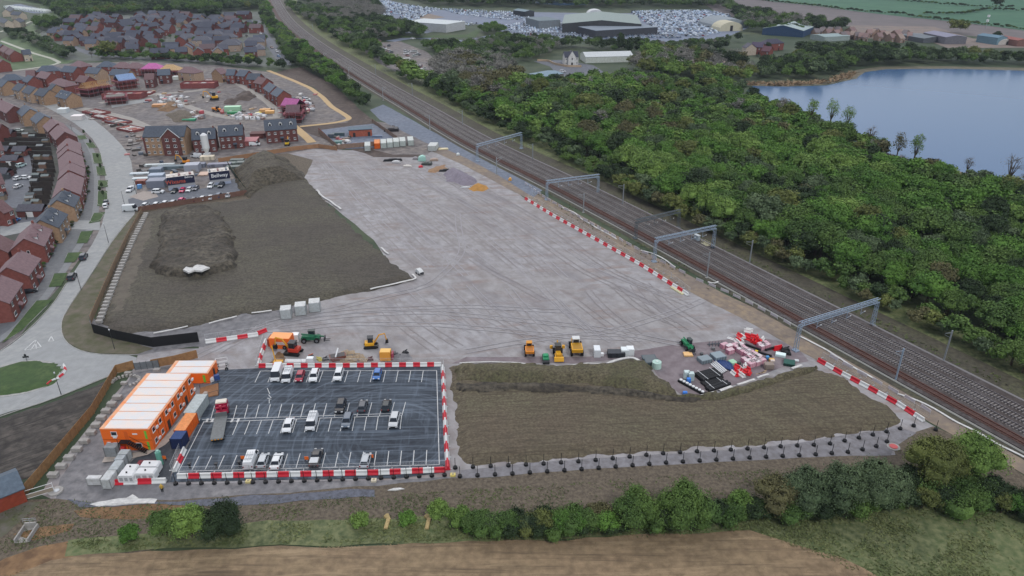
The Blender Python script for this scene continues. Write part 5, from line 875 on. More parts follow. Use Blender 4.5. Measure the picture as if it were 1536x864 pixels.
# ================================================================== VEHICLES
m_paint = M('car_paint', objcol=True, rough=.25, spec=.5); m_tyre = M('tyre_rubber', (24, 24, 26), rough=.85); m_hub = M('alloy', (120, 122, 126), rough=.4, metal=.6)
m_lampw = M('headlight_glass', (200, 204, 208), rough=.15); m_lampr = M('tail_light_red', (120, 22, 24), rough=.3)
def wheel_mesh(r_, w_):
    k = ('w', r_, w_)
    if k not in WM: WM[k] = MB().cyl((0, -w_/2, 0), (0, w_/2, 0), r_, 12, m=0).cyl((0, -w_/2-.01, 0), (0, w_/2+.01, 0), r_*.55, 8, m=1).mesh('wheel', [m_tyre, m_hub])
    return WM[k]
def wheels(t, xs, y, r_=.33, w_=.24):
    for x in xs:
        for s in (-1, 1): link('wheel', wheel_mesh(r_, w_), t, loc=(x, s*(y-.06), r_))
def car(kind, name='parked_car', cat='car'):
    t = thing(name, 'x', cat)
    P_ = dict(hatch=(4.2, 1.78, 1.48, -1.9, -1.45, .55, 1.25), saloon=(4.7, 1.84, 1.45, -1.75, -1.05, .55, 1.35), suv=(4.6, 1.9, 1.72, -2.15, -1.75, .65, 1.3), van=(5.1, 1.95, 2.0, -2.5, -2.4, 1.25, 2.0), bigvan=(5.6, 2.05, 2.4, -2.75, -2.65, 1.5, 2.2), pickup=(5.3, 1.9, 1.8, -.75, -.6, .7, 1.35))[kind]
    L, W_, H, g0, g1, g2, g3 = P_; h = W_/2; bl = .95 if kind in ('hatch', 'saloon') else 1.08 if kind in ('suv', 'pickup') else 1.15; f = L/2
    mb = MB(); prof = [(-f, .35), (-f-.02, .7), (-f+.08, bl-.05), (g0, bl), (g3, bl), (f-.35, bl-.15), (f-.03, bl-.35), (f, .4), (f-.2, .22), (-f+.2, .22)]
    if kind in ('van', 'bigvan'): prof = [(-f, .35), (-f, bl), (f-.9, bl), (f-.2, bl-.22), (f, bl-.5), (f, .35), (f-.2, .25), (-f+.2, .25)]
    mb.prism(prof, -h, h); mb.build('body', m_paint, t, (200, 200, 200), bev=.07)
    if kind in ('van', 'bigvan'):
        MB().fr((-f+.02, g2-.35, h-.01), bl, (-f+.12, g2-.55, h-.16), H).build('side_panel', m_paint, t, (200, 200, 200), bev=.07)
        MB().fr((g2-.35, g3, h-.03), bl, (g2-.55, g2+.12, h-.17), H-.03).build('window_glass', m_glass, t)
        MB().box(g2-.6, g2+.16, -h+.16, h-.16, H-.04, H+.02).build('roof_panel', m_paint, t, (200, 200, 200), bev=.02)
    else:
        MB().fr((g0, g3, h-.06), bl-.01, (g1, g2, h-.26), H-.05).build('window_glass', m_glass, t, bev=.04)
        mb = MB().fr((g1-.03, g2+.03, h-.24), H-.06, (g1+.12, g2-.12, h-.32), H+.01)
        for s in (-1, 1):
            mb.cyl((g0+.05, s*(h-.08), bl), (g1, s*(h-.27), H-.05), .045, 5); mb.cyl((g3-.05, s*(h-.08), bl), (g2, s*(h-.27), H-.05), .045, 5); mb.cyl(((g0+g3)/2-.1, s*(h-.07), bl), ((g1+g2)/2, s*(h-.265), H-.05), .05, 5)
        mb.build('roof_panel', m_paint, t, (200, 200, 200))
    if kind == 'pickup':
        mb = MB().box(-f+.05, -.8, -h, -h+.1, bl, bl+.35).box(-f+.05, -.8, h-.1, h, bl, bl+.35).box(-f, -f+.1, -h, h, bl, bl+.35); mb.build('cargo_bed', m_paint, t, (200, 200, 200))
        MB().box(-f+.15, -.85, -h+.15, h-.15, bl+.2, bl+.42).build('bed_cover', m_obj, t, (190, 194, 198))
    wheels(t, (-f+.85, f-.95), h, .35 if kind in ('suv', 'pickup', 'van', 'bigvan') else .32)
    for s in (-1, 1):
        MB().box(f-.12, f+.02, s*(h-.3)-.2, s*(h-.3)+.2, bl-.38, bl-.2).build('headlight', m_lampw, t)
        MB().box(-f-.03, -f+.1, s*(h-.16)-.12, s*(h-.16)+.12, bl-.35, bl-.05).build('tail_light', m_lampr, t)
        MB().box(g3-.45, g3-.25, s*(h+.09)-.08, s*(h+.09)+.08, bl, bl+.14).build('mirror', m_paint, t, (60, 60, 60))
    MB().box(f-.01, f+.03, -.5, .5, .42, .62).build('grille', m_black, t)
    return t
KP = {}
def putcar(kind, col, px, py, hd, label, group=None, name='parked_car', cat='car', z=.09):
    g = G(px, py, .75); name = 'parked_van' if 'van' in kind else name; cat = 'van' if 'van' in kind else 'pickup' if kind == 'pickup' else cat
    if kind not in KP: KP[kind] = t = car(kind, name, cat); t.location = (g.x, g.y, z); t.rotation_euler.z = hd; t['label'] = label
    else:
        t = clone(KP[kind], (g.x, g.y, z), hd, label)
    t['group'] = group if group else 'single vehicles'
    if not group: del t['group']
    for c_ in t.children:
        if c_.name.split('.')[0] in ('body', 'roof_panel', 'side_panel', 'cargo_bed'): c_.color = lin(col)
    return t
WH = (206, 210, 214); SIL = (150, 154, 160); GR = (70, 76, 84); BK = (30, 33, 38); REDC = (150, 30, 56); BL = (62, 110, 176)
bh = yaw((390.8, 557.4), (382.6, 574.5)); GP = 'vehicles in the tarmac car park'
for kind, col, px, py, fl, lab in [('bigvan', WH, 415.5, 561.5, 0, 'white van at the left end of the upper parking row'), ('van', WH, 431.5, 564, 0, 'white van with roof rack, second in the upper parking row'), ('hatch', REDC, 450, 564.5, 0, 'crimson red car in the upper parking row'), ('suv', WH, 471.5, 564, 0, 'white car right of the crimson red one'), ('suv', WH, 508, 562.5, 0, 'white car parked alone in the middle of the upper row'), ('hatch', BL, 566, 561.5, 0, 'bright blue car in the upper parking row'),
  ('suv', BK, 511, 610, 0, 'black car with glass roof, left of the three dark cars in the middle row'), ('hatch', GR, 544, 609, 1, 'dark grey car with pale roof, centre of the three in the middle row'), ('hatch', (36, 44, 48), 579.5, 608, 1, 'black-green car, right of the three in the middle row'), ('saloon', WH, 432.5, 638, 0, 'white saloon in the lower middle row, left'), ('van', WH, 468, 634, 0, 'small white van in the lower middle row'), ('suv', (92, 104, 118), 521, 631.5, 0, 'blue-grey car between the middle rows'), ('suv', (186, 190, 194), 591.5, 630.5, 0, 'silver-white car at the right end of the middle row'),
  ('van', WH, 376.5, 690, 1, 'white van at the left of the bottom parking row'), ('hatch', (176, 182, 188), 394.8, 690.5, 1, 'silver car beside the white van in the bottom row'), ('saloon', WH, 415, 691.5, 1, 'white saloon with black sunroof in the bottom row'), ('pickup', BK, 474.5, 687, 1, 'black pickup with white load bed in the bottom row'), ('hatch', (170, 176, 182), 548.5, 690.5, 1, 'silver car alone right of the pickup in the bottom row')]:
    t = putcar(kind, col, px, py, yaw((px+3, py-14), (px-1.5-(640-px)*.012, py+6)) + (PI if fl else 0), lab, GP, z=.18)
    if 'roof rack' in lab:
        mb = MB()
        for x in (-1.5, -.3): mb.box(x, x+.06, -.75, .75, 2.05, 2.15)
        for y in (-.5, -.1, .4): mb.box(-2, .6, y, y+.07, 2.15, 2.22)
        mb.build('roof_rack', m_galv, t)
# sales compound cars
GC = 'cars parked in the walled sales compound'
for kind, col, px, py, hd, lab in [('suv', WH, 237, 287.5, .1, 'white car standing side-on at the entrance of the sales compound'), ('hatch', (40, 52, 56), 261.6, 286.5, -1.5, 'dark green car below the dark banner'), ('hatch', (190, 40, 90), 273.7, 285.5, -1.5, 'bright pink-red car below the dark banner'), ('hatch', WH, 283.6, 284.5, -1.5, 'white car right of the pink-red one below the banner'), ('hatch', (90, 94, 106), 293.7, 282.5, -1.5, 'grey car below the right end of the first banner'), ('suv', WH, 316.3, 279, -1.5, 'white car below the left of the second banner'), ('suv', (52, 60, 70), 332, 278, -1.5, 'dark grey car below the second banner'),
   ('hatch', WH, 218, 307.5, 1.6, 'white car at the left end of the row behind the brown wall'), ('hatch', WH, 234.7, 306.6, 1.6, 'white car second in the row behind the brown wall'), ('hatch', WH, 248, 304.5, 1.6, 'white car third in the row behind the brown wall'), ('hatch', (176, 180, 186), 260, 303.5, 1.6, 'silver car fourth in the row behind the brown wall'), ('hatch', (204, 60, 110), 272.5, 300, 1.6, 'pink car in the row behind the brown wall'), ('hatch', (60, 66, 80), 291, 299.5, 1.6, 'dark blue-grey car in the row behind the brown wall'), ('hatch', WH, 304, 297.5, 1.6, 'white car right of the dark one behind the brown wall'), ('hatch', WH, 316.3, 296, 1.6, 'white car sixth along behind the brown wall'), ('suv', (70, 84, 104), 328.4, 293.5, 1.6, 'blue-grey car near the right end behind the brown wall'), ('hatch', WH, 343, 292.5, 1.6, 'white car at the right end behind the brown wall')]:
    putcar(kind, col, px, py, hd, lab, GC, z=.2)
putcar('bigvan', (186, 192, 196), 196, 313.5, .15, 'silver van on the road at the corner of the sales compound')
putcar('pickup', WH, 195.5, 284, -1.5, 'white pickup at the entrance of the sales compound')
sr = yaw((160, 330), (158, 300))
for kind, col, px, py, hd, lab in [('suv', (50, 58, 68), 125, 385, yaw((110, 410), (130, 375)), 'dark car on the road beside the grass verge, upper of two'), ('suv', (44, 50, 58), 108, 415, yaw((95, 430), (115, 398)), 'dark car on the road beside the grass verge, lower of two'), ('saloon', (60, 66, 74), 159, 303, sr, 'dark car parked by the narrow verges'), ('hatch', WH, 157.5, 308.5, sr, 'white car parked below the dark one by the narrow verges'), ('hatch', BK, 44, 436, .5, 'black car in the shade under the second red house'), ('hatch', WH, 27, 267, 1.4, 'white car in the parking court, left'), ('hatch', WH, 38.3, 266, .1, 'white car in the parking court, right'), ('hatch', WH, 27, 279, 1.5, 'white car at the bottom of the parking court'), ('suv', (176, 200, 200), 31.5, 248, 1.3, 'pale green-white van-like car at the top of the parking court'), ('hatch', BL, 21, 330, 1.2, 'bright blue car by the lower garages'), ('hatch', (176, 184, 180), 28.7, 195, .1, 'pale car behind the blue-roofed house')]:
    putcar(kind, col, px, py, hd, lab, z=.16)
for i, (px, py, col) in enumerate([(378.6, 43.5, WH), (383.6, 45, WH), (391, 50, WH), (407.6, 71, (160, 140, 130)), (415, 77, WH), (418, 84, (120, 150, 190)), (423, 89, BK), (249, 83, WH)]): putcar('suv', col, px, py, -1.0, ['white car at the far end of the estate street by the railway belt', 'white car second along the estate street', 'white car third along the estate street', 'brownish car halfway down the estate street', 'white van-like car near the bottom of the estate street', 'pale blue car near the bottom of the estate street', 'black car at the bottom of the estate street', 'white car below the far estate houses'][i])
for i, (px, py, col, lab) in enumerate([(619.5, 57.6, WH, 'white car on the far road left of the industrial unit'), (650, 59, (130, 84, 76), 'reddish car on the far road'), (687, 62, BK, 'black car on the far road'), (844, 107, WH, 'white car in the yard of the white lodge'), (408, 207, WH, 'white car beside the three-dormer brick row'), (460, 149, WH, 'white pickup beside the yellow path'), (382, 216, WH, 'white van in front of the pink garage slab')]):
    putcar('suv' if i != 6 else 'van', col, px, py, .2, lab)
# distant auction lot: individual small cars nearest, the rest as one mass
def tinycar(col):
    mb = MB(); mb.box(-2.1, 2.1, -.9, .9, .3, .95); mb.fr((-1.7, 1.1, .85), .95, (-1.2, .5, .7), 1.5, 1); mb.box(-1.15, .45, -.68, .68, 1.5, 1.53); return mb
TCm = tinycar(0).mesh('lot_car', [m_paint, m_glass]); CC = [(196, 204, 214), (176, 188, 204), (150, 162, 176), (120, 136, 158), (60, 66, 76), (96, 112, 140), (170, 190, 212), (140, 60, 66)]; CW = [6, 5, 4, 3, 2, 2.5, 4, .3]
lots = [([(470, -10), (556, -6), (588, 4), (660, 14), (640, 22), (600, 22), (560, 26), (520, 16), (480, 8)], .85), ([(660, 13), (780, 19), (795, 20), (796, 32), (760, 30), (720, 26), (700, 24), (680, 20)], .8), ([(945, 17), (1060, 15.5), (1100, 24), (1066, 30), (1060, 38), (1080, 50), (1040, 58), (985, 44), (966, 34), (948, 22)], .93), ([(790, 33), (838, 34), (884, 47), (984, 46), (1026, 58), (960, 58), (880, 57), (800, 56), (764, 50), (748, 42), (770, 36)], .85), ([(604, 22), (640, 22), (628, 28), (612, 40), (640, 46), (610, 50), (590, 40)], .6), ([(660, 40), (690, 32), (720, 36), (700, 40), (672, 44)], .5)]
cand = []; rr = random.Random(21)
for poly, dn in lots:
    p = gp(poly); x0, y0 = p.min(0); x1, y1 = p.max(0); yy = y0; row = 0
    while yy < y1:
        xx = x0
        while xx < x1:
            if rr.random() < dn: cand.append((xx+rr.uniform(-.2, .2), yy+rr.uniform(-.5, .5)))
            xx += 2.75
        row += 1; yy += 5.4 if row % 2 else 12
    A_ = np.array(cand); 
ok = []
for poly, dn in lots:
    p = gp(poly); A_ = np.array(cand); ok.append(inside(p, A_[:, 0], A_[:, 1]))
A_ = np.array(cand)[np.any(ok, 0)]; A_ = A_[np.argsort(np.hypot(A_[:, 0], A_[:, 1]))]
nc = 190; print('lot cars', len(A_)); base = None
for x, y in A_[:nc]:
    o = link('parked_car', TCm, loc=(x, y, .05), rz=PI/2+(PI if rr.random() < .5 else 0), col=rr.choices(CC, CW)[0]); tag(o, 'small distant car in the packed rows of the auction car lot', 'car', 'cars packed in the far auction lot')
v0 = np.array(tinycar(0).v); f0 = [f for f in tinycar(0).f]; q0 = np.array(f0); V, Q, MI = [], [], []; nb = len(v0)
for i, (x, y) in enumerate(A_[nc:]): V.append(np.stack([-v0[:, 1]+x, v0[:, 0]+y, v0[:, 2]+.05], 1)); Q.append(q0+i*nb); k = rr.choices(range(8), CW)[0]; mm = np.full(len(q0), k); mm[6:12] = 8 if i % 4 == 0 else k; MI.append(mm)
cm = [M('lot_paint_%d' % i, c, rough=.3) for i, c in enumerate(CC)]+[m_glass]
o = npmesh('parked_cars', np.vstack(V), np.vstack(Q), cm, np.concatenate(MI)); stuff(o, 'thousands of cars packed in rows across the far auction lots', 'cars')
# scrapyard
for i in range(46):
    a = rr.choice([(548, 62, 40, 14), (602, 76, 38, 10), (612, 100, 26, 10), (566, 70, 20, 12)]); px, py = a[0]+rr.random()*a[2], a[1]+rr.random()*a[3]
    g = G(px, py); o = link('scrap_car', TCm, loc=(g.x, g.y, .05), rz=rr.uniform(0, 6.28), col=rr.choice([WH, WH, (180, 186, 184), (150, 120, 116), (80, 84, 90)])); o.scale = (1.1, 1.1, 1.2); tag(o, 'scrap or stored car in the small yards beside the railway belt', 'car', 'cars in the small yards beyond the railway')
for px, py, L, lab in ((541, 60, 7, 'white caravan at the top left of the small yards'), (610, 92, 6, 'white box van body in the scrapyard'), (625, 108, 11, 'white tank-like trailer at the bottom of the scrapyard'), (556, 74, 7, 'white caravan in the middle of the small yards'), (797, 117, 4, 'white truck cab left of the low workshop')):
    t = thing('caravan', lab, 'caravan', G(px, py), rr.uniform(-.4, .4)); MB().prism([(-L/2, .5), (L/2, .5), (L/2+.3, 1.6), (L/2-.2, 2.6), (-L/2+.1, 2.6)], -1.1, 1.1).build('body', m_obj, t, (200, 204, 206), bev=.1); MB().box(-L/2+.6, L/2-.8, -1.13, 1.13, 1.5, 2.1).build('window', m_glass, t); wheels(t, (0,), 1.05, .32)
for i in range(30):
    px = 12+i*2.1; g = G(px+rr.uniform(-.5, .5), 11.5+i*.22+(i % 2)*1.6); t = link('static_caravan', MB().prism([(-4.5, .4), (4.5, .4), (4.5, 2.7), (-4.5, 2.7)], -1.6, 1.6).mesh('static_caravan', m_obj) if i == 0 else bpy.data.meshes['static_caravan'], loc=(g.x, g.y, 0), rz=1.2, col=(196, 204, 204)); tag(t, 'tiny white unit in the row at the far top left', 'caravan', 'row of white units at the far top left')
# ================================================================== SITE CABINS
ORG = (226, 104, 30); ORGL = (232, 140, 84); RW = (206, 212, 216)
def cabins(label, quad, z_, n, storeys, strips_axis='rows'):
    x, y, L, D, r = rect(quad, z_); t = thing('site_cabin_block', label, 'site cabins', (x, y, .05), r)
    MB().box(-L/2, L/2, -D/2, D/2, .1, z_-.1).build('wall', m_obj, t, ORG)
    MB().box(-L/2-.03, L/2+.03, -D/2-.03, D/2+.03, z_-.1, z_+.02).build('roof', M('orange_roof_edge', (228, 142, 92), c2=(216, 180, 150), sc=.6), t)
    for i in range(n):
        y0 = -D/2+i*D/n; MB().box(-L/2+.9, L/2-.35, y0+.13, y0+D/n-.13, z_+.02, z_+.1).build('roof_panel', M('roof_coating', (204, 208, 212), c2=(222, 206, 196), sc=.35, rough=.5), t)
    for i in range(1, n):
        y0 = -D/2+i*D/n
        for s in (-1, 1): MB().box(s*(L/2+.01)-.02, s*(L/2+.01)+.02, y0-.06, y0+.06, .1, z_-.15).build('module_joint', M('dark_orange_joint', (150, 70, 28)), t)
    sh = z_/storeys
    if storeys > 1:
        for sd in (1,):
            for i in range(n):
                yc = -D/2+(i+.5)*D/n
                for fl in range(2):
                    if fl == 0 and i in (2, 5):
                        MB().box(L/2, L/2+.06, yc-.5, yc+.5, .1, 2.2).build('door', m_door, t); continue
                    o = link('window', winmesh(1.0, 1.1, 0), t, loc=(L/2, yc, fl*sh+1.0), rz=-PI/2)
                    if i % 2 == 0: MB().box(L/2+.06, L/2+.36, yc+.75, yc+1.45, fl*sh+1.1, fl*sh+1.6).build('air_conditioner', m_frame, t)
        MB().box(-L/2, L/2, -D/2-.03, -D/2, sh-.06, sh+.06).build('floor_joint', M('dark_orange_joint', 0), t)
        for x_, z0 in ((-L/2+2.6, sh+1), (L/2-2.8, .95), (-L/2+2.6, 1)): link('window', winmesh(1.2, 1.0, 0), t, loc=(x_, -D/2, z0), rz=PI)
        for fl in (0, 1): MB().box(L/2-1.15, L/2-.7, -D/2-.05, -D/2, fl*sh+.3, fl*sh+2.2).build('green_logo_panel', M('logo_green', (110, 176, 60)), t)
        for x_, z0 in ((-L/2+1.1, 1.6), (-L/2+2.7, sh+.55)): MB().box(x_-.35, x_+.35, -D/2-.28, -D/2, z0, z0+.5).build('air_conditioner', m_frame, t)
        MB().box(-.3, .4, -D/2-.05, -D/2, sh+.15, sh+2.1).build('door', m_obj, t, (206, 92, 30)); MB().box(L/2-3.6, L/2-2.6, -D/2-.04, -D/2, sh+1.3, sh+1.6).build('sign', m_frame, t)
        # stair
        st = MB(); n_ = 11
        for k in range(n_): st.box(.6+k*.33, .95+k*.33, -D/2-1.2, -D/2-.15, sh-.1-(k+1)*sh/n_, sh-.05-(k+1)*sh/n_)
        st.box(-1.3, .65, -D/2-1.2, -D/2-.06, sh-.1, sh)
        for yy_ in (-D/2-1.2, -D/2-.15): st.cyl((.6, yy_, sh-.1), (.6+n_*.33, yy_, .0), .06, 5); st.cyl((.6, yy_, sh+.9), (.6+n_*.33, yy_, 1.0), .035, 5)
        for k in range(5): st.cyl((.6+k*.85, -D/2-1.2, sh-.1-k*.85*sh/3.63), (.6+k*.85, -D/2-1.2, sh+.9-k*.85*sh/3.63), .03, 4)
        for x_ in (-1.3, .6): st.cyl((x_, -D/2-1.2, 0), (x_, -D/2-1.2, sh+1), .05, 5)
        st.cyl((-1.3, -D/2-1.2, sh+.9), (.6, -D/2-1.2, sh+.9), .035, 5); st.build('stair', m_black, t)
    else:
        MB().box(L/2-1.3, L/2-.75, -D/2-.05, -D/2, .4, 2.3).build('green_logo_panel', M('logo_green', 0), t); MB().box(-.6, .7, -D/2-.04, -D/2, 1.5, 1.8).build('sign', m_frame, t); MB().box(L/2, L/2+.05, 0, .9, .1, 2.1).build('door', m_door, t)
    return t
cabins('long two-storey orange site cabin block with seven white roof bays and black stair', [(216.2, 560.4), (281.8, 560.8), (228.5, 644), (154, 643.5)], 5.3, 7, 2)
cabins('single-storey orange site cabin block with two white roof bays', [(262, 541.6), (323.6, 541), (312.6, 560.4), (250.4, 560.4)], 2.8, 2, 1)
patch('cabin_slab', [(164, 690), (150, 685), (232, 700), (322, 590), (318, 584), (285, 610), (232, 696)], m_conc, .2, 10, 0) if 0 else None
ribbon('concrete_walkway', [(158, 686), (226, 681), (306, 588)], -1.9, -.2, M('walkway_slab', (168, 158, 150), c2=(150, 142, 134), sc=1), .2)
def container(label, quad, z_, wall, roof=None, cat='container', name='shipping_container', ribs=True, parts=None):
    x, y, L, D, r = rect(quad, z_); t = thing(name, label, cat, (x, y, .1), r); MB().box(-L/2, L/2, -D/2, D/2, .12, z_-.05).build('body', m_objm, t, wall)
    MB().box(-L/2, L/2, -D/2, D/2, z_-.05, z_).build('roof', m_objm, t, roof or wall)
    for sx in (-1, 1):
        for sy in (-1, 1): MB().cb(sx*L/2, sy*D/2, .0, .14, .14, z_+.02).build('corner_post', m_objm, t, tuple(int(c*.75) for c in wall))
    if ribs:
        mb = MB(); n = int(D/.6)
        for i in range(n): mb.box(L/2, L/2+.04, -D/2+.2+i*.6, -D/2+.5+i*.6, .2, z_-.15)
        mb.build('rib', m_objm, t, wall)
    mb = MB().box(-L/2+.1, -.03, -D/2-.05, -D/2, .2, z_-.2).box(.03, L/2-.1, -D/2-.05, -D/2, .2, z_-.2); mb.build('door', m_objm, t, tuple(int(c*.92) for c in wall))
    return t
container('white steel container beside the orange cabins', [(293.5, 591.5), (310.6, 591.5), (293.5, 619.6), (275.7, 619.6)], 2.6, (160, 172, 176), (184, 194, 196))
container('orange steel container between the white and the blue one', [(277, 620), (293.5, 620), (279, 646), (262.8, 646)], 2.6, ORG, (232, 152, 96))
container('short navy blue container at the end of the orange one', [(262.8, 646.5), (279, 646.8), (273, 659), (254.8, 659)], 2.6, (30, 44, 84), (56, 78, 126))
q4 = lambda x0, x1, y0, y1, X0, X1: [(x0, y0), (x1, y0), (X1, y1), (X0, y1)]
for lab, q, z_, c_, rf in [('grey generator cabinet at the top of the diagonal cabinet row', [(181, 674.5), (195, 674.5), (190.5, 682), (177, 682)], 2.1, (176, 184, 188), None), ('grey cabinet second from the top in the diagonal row', [(176, 683), (188.5, 683), (184, 690), (171.5, 690)], 2.1, (170, 178, 184), None), ('grey cabinet third in the diagonal row', [(171, 691), (183.5, 691), (178, 705), (164, 705)], 2.1, (176, 184, 188), None), ('large white cabinet at the bottom of the diagonal row', [(159, 706), (172, 706), (166, 720), (152.8, 720)], 2.3, (196, 200, 202), None), ('white storage box standing alone left of the diagonal row', [(131, 713.5), (151.5, 713.5), (151, 718), (130.5, 718.5)], 1.7, (206, 208, 210), None), ('grey transformer kiosk beside the orange cabins', [(158.5, 665), (176, 665), (175, 672), (157.5, 672)], 2.4, (150, 156, 160), None)]:
    container(lab, q, z_, c_, rf, 'cabinet', 'site_cabinet', ribs=False)
def tank(label, px, py, L, W_, H, col, hd=0, dark=None):
    t = thing('generator', label, 'generator', G(px, py, 0)+Vector((0, 0, .15)), hd); MB().prism([(-L/2, .3), (L/2, .3), (L/2, H-.3), (L/2-.25, H), (-L/2+.25, H), (-L/2, H-.3)], -W_/2, W_/2).build('body', m_obj, t, col, bev=.05); MB().box(-L/2+.1, L/2-.1, -W_/2+.1, W_/2-.1, 0, .3).build('base', m_black, t)
    mb = MB()
    for i in range(3): mb.box(-L/2+.3+i*L*.32, -L/2+.25+(i+.8)*L*.3, -W_/2-.02, -W_/2, .7, H-.5)
    mb.build('vent', m_obj, t, (150, 152, 156)); MB().box(-.15, .1, -.1, .1, H, H+.25).build('exhaust', m_black, t); return t
for lab, px, py, L in (('white generator at the back right of the four', 228.5, 708, 3.6), ('white generator at the back left of the four', 199.5, 713.5, 2.6), ('white generator at the front right of the four', 222, 719, 3.8), ('white generator at the front left of the four', 194, 722.5, 3.0)): tank(lab, px, py, L, 1.7, 2.0, (204, 206, 208))
t = thing('fuel_bowser', 'dark red low tank half hidden behind the generators', 'tank', G(225, 700)); MB().box(-2.2, 2.2, -.7, .7, .1, 1.1).build('body', m_obj, t, (120, 26, 44), bev=.1); MB().box(-1.5, 1.5, -.3, .3, 1.1, 1.3).build('lid', m_obj, t, (96, 24, 36))
t = thing('fuel_tank', 'red cylinder beside the grey transformer kiosk', 'tank', G(182, 678)+Vector((0, 0, .1))); MB().cyl((-1, 0, .7), (1, 0, .7), .6, 14).build('body', m_obj, t, (176, 40, 34)); MB().box(-.8, .8, -.4, .4, 0, .25).build('base', m_black, t)
t = thing('tube_stack', 'upright green cylinder beside the generators', 'tube', G(241.5, 697)+Vector((0, 0, .1))); MB().cyl((0, 0, 0), (0, 0, 3), .55, 12).build('body', m_obj, t, (92, 150, 134)); MB().cyl((0, 0, 3), (0, 0, 3.4), .3, 10).build('cap', m_obj, t, (130, 176, 166))
# ================================================================== BARRIERS, FENCES, POSTS
mbr = MB().prism([(-.5, 0), (.5, 0), (.5, .15), (.22, .45), (.16, .95), (-.16, .95), (-.22, .45), (-.5, .15)], -1, 1).mesh('barrier_block', m_obj)
def barrier(pts, label, group, step=2.4, start=0, ground=False, sc=1.0, z=.1, gap=1.0, h=1.0):
    for i, (x, y, r, s) in enumerate(along(pts, step, ground)):
        o = link('barrier_block', mbr, loc=(x, y, z), rz=r-PI/2, col=(188, 30, 48) if (i+start) % 2 else (204, 206, 206)); o.scale = (.95*sc, s/2*gap, h); tag(o, ('red ' if (i+start) % 2 else 'white ')+label, 'barrier', ('red ' if (i+start) % 2 else 'white ')+group)
barrier([(267, 717), (400, 714.5), (560, 711.5), (668, 707)], 'plastic barrier block along the bottom edge of the car park', 'barrier blocks along the bottom of the car park', 2.15)
barrier([(389, 551), (520, 550.5), (662, 549)], 'plastic barrier block along the top edge of the car park', 'barrier blocks along the top of the car park', 1.7, 1)
barrier([(664, 552), (666, 590), (668, 640), (672, 706)], 'plastic barrier block along the right edge of the car park', 'barrier blocks along the right of the car park', 2.6)
barrier([(166, 726.5), (250, 723.5)], 'plastic barrier block in front of the four white generators', 'barrier blocks in front of the generators', 2.4, 1)
barrier([(262, 709), (270, 692), (277, 676)], 'plastic barrier block beside the navy container', 'barrier blocks beside the navy container', 2.2)
barrier([(388, 550), (391, 536), (399, 513)], 'plastic barrier block left of the orange machine shed', 'barrier blocks left of the plant area', 2.4)
barrier([(309, 515), (345, 510), (380, 505), (400, 497)], 'plastic barrier block in the short run beside the black hoarding', 'barrier blocks beside the black hoarding', 2.6)
barrier([(788, 299), (830, 325), (900, 364), (960, 398), (1032, 444)], 'plastic barrier block in the long diagonal line beside the railway haul road', 'barrier blocks in the long railway line', 2.4, 1)
barrier([(1227, 542), (1260, 561), (1300, 582), (1350, 610), (1385, 633)], 'plastic barrier block in the lower diagonal line beside the right-hand soil bed', 'barrier blocks in the lower railway line', 2.4, 1)
barrier([(96, 548), (98.5, 556), (94, 563), (86, 569), (77, 573), (71, 578)], 'kerb barrier on the roundabout edge', 'kerb barriers on the roundabout edge', 1.7, h=.4, sc=.6, z=.15)
mfp = MB()
for x in (-1.7, 1.7): mfp.cyl((x, 0, 0), (x, 0, 2.0), .035, 5)
for z_ in (.15, 1.95): mfp.cyl((-1.7, 0, z_), (1.7, 0, z_), .03, 5)
for i in range(1, 12): mfp.cyl((-1.7+i*.283, 0, .15), (-1.7+i*.283, 0, 1.95), .008, 3)
for z_ in (.6, 1.1, 1.5): mfp.cyl((-1.7, 0, z_), (1.7, 0, z_), .01, 3)
for x in (-1.7,): mfp.box(x-.12, x+.12, -.35, .35, 0, .12)
mfp = mfp.mesh('mesh_fence_panel', M('fence_steel', (176, 180, 184), rough=.5, metal=.3))
def mesh_fence(pts, label, group, step=3.5, z=.1, off=0, sc=1.0):
    for x, y, r, s in along(pts, step, False, off):
        o = link('mesh_fence_panel', mfp, loc=(x, y, z), rz=r); o.scale = (s/3.4, 1, sc); tag(o, label, 'fence panel', group)
for pts, lab, off in (([(388, 549), (520, 548.5), (664, 547.2)], 'steel mesh fence panel above the top edge of the car park', .5), ([(267, 711.5), (400, 709), (560, 706), (668, 702)], 'steel mesh fence panel along the bottom edge of the car park', .2), ([(388, 549), (399, 509)], 'steel mesh fence panel left of the plant area', .5), ([(308, 511), (380, 501), (402, 492)], 'steel mesh fence panel beside the black hoarding', .3), ([(790, 297), (900, 360), (1000, 415), (1032, 440)], 'steel mesh fence panel along the upper diagonal barrier line', .6), ([(1229, 539), (1300, 577), (1388, 630)], 'steel mesh fence panel along the lower diagonal barrier line', 1.0), ([(262, 706), (277, 671)], 'steel mesh fence panel beside the navy container', .6), ([(672, 704), (666, 600), (663, 549)], 'steel mesh fence panel along the right edge of the car park', -.4)):
    mesh_fence(pts, lab, lab.replace('panel ', 'panels '), off=off, sc=.8)
mb = MB().box(-1.1, 1.1, -.03, .03, .25, .95, 1)
for x in (-1.1, 1.1): mb.cyl((x, 0, 0), (x, 0, 1.05), .03, 4)
mb.cyl((-1.1, 0, 1.05), (1.1, 0, 1.05), .03, 4); mcb = mb.mesh('pedestrian_barrier', [m_frame, M('barrier_sheet', (190, 184, 190))])
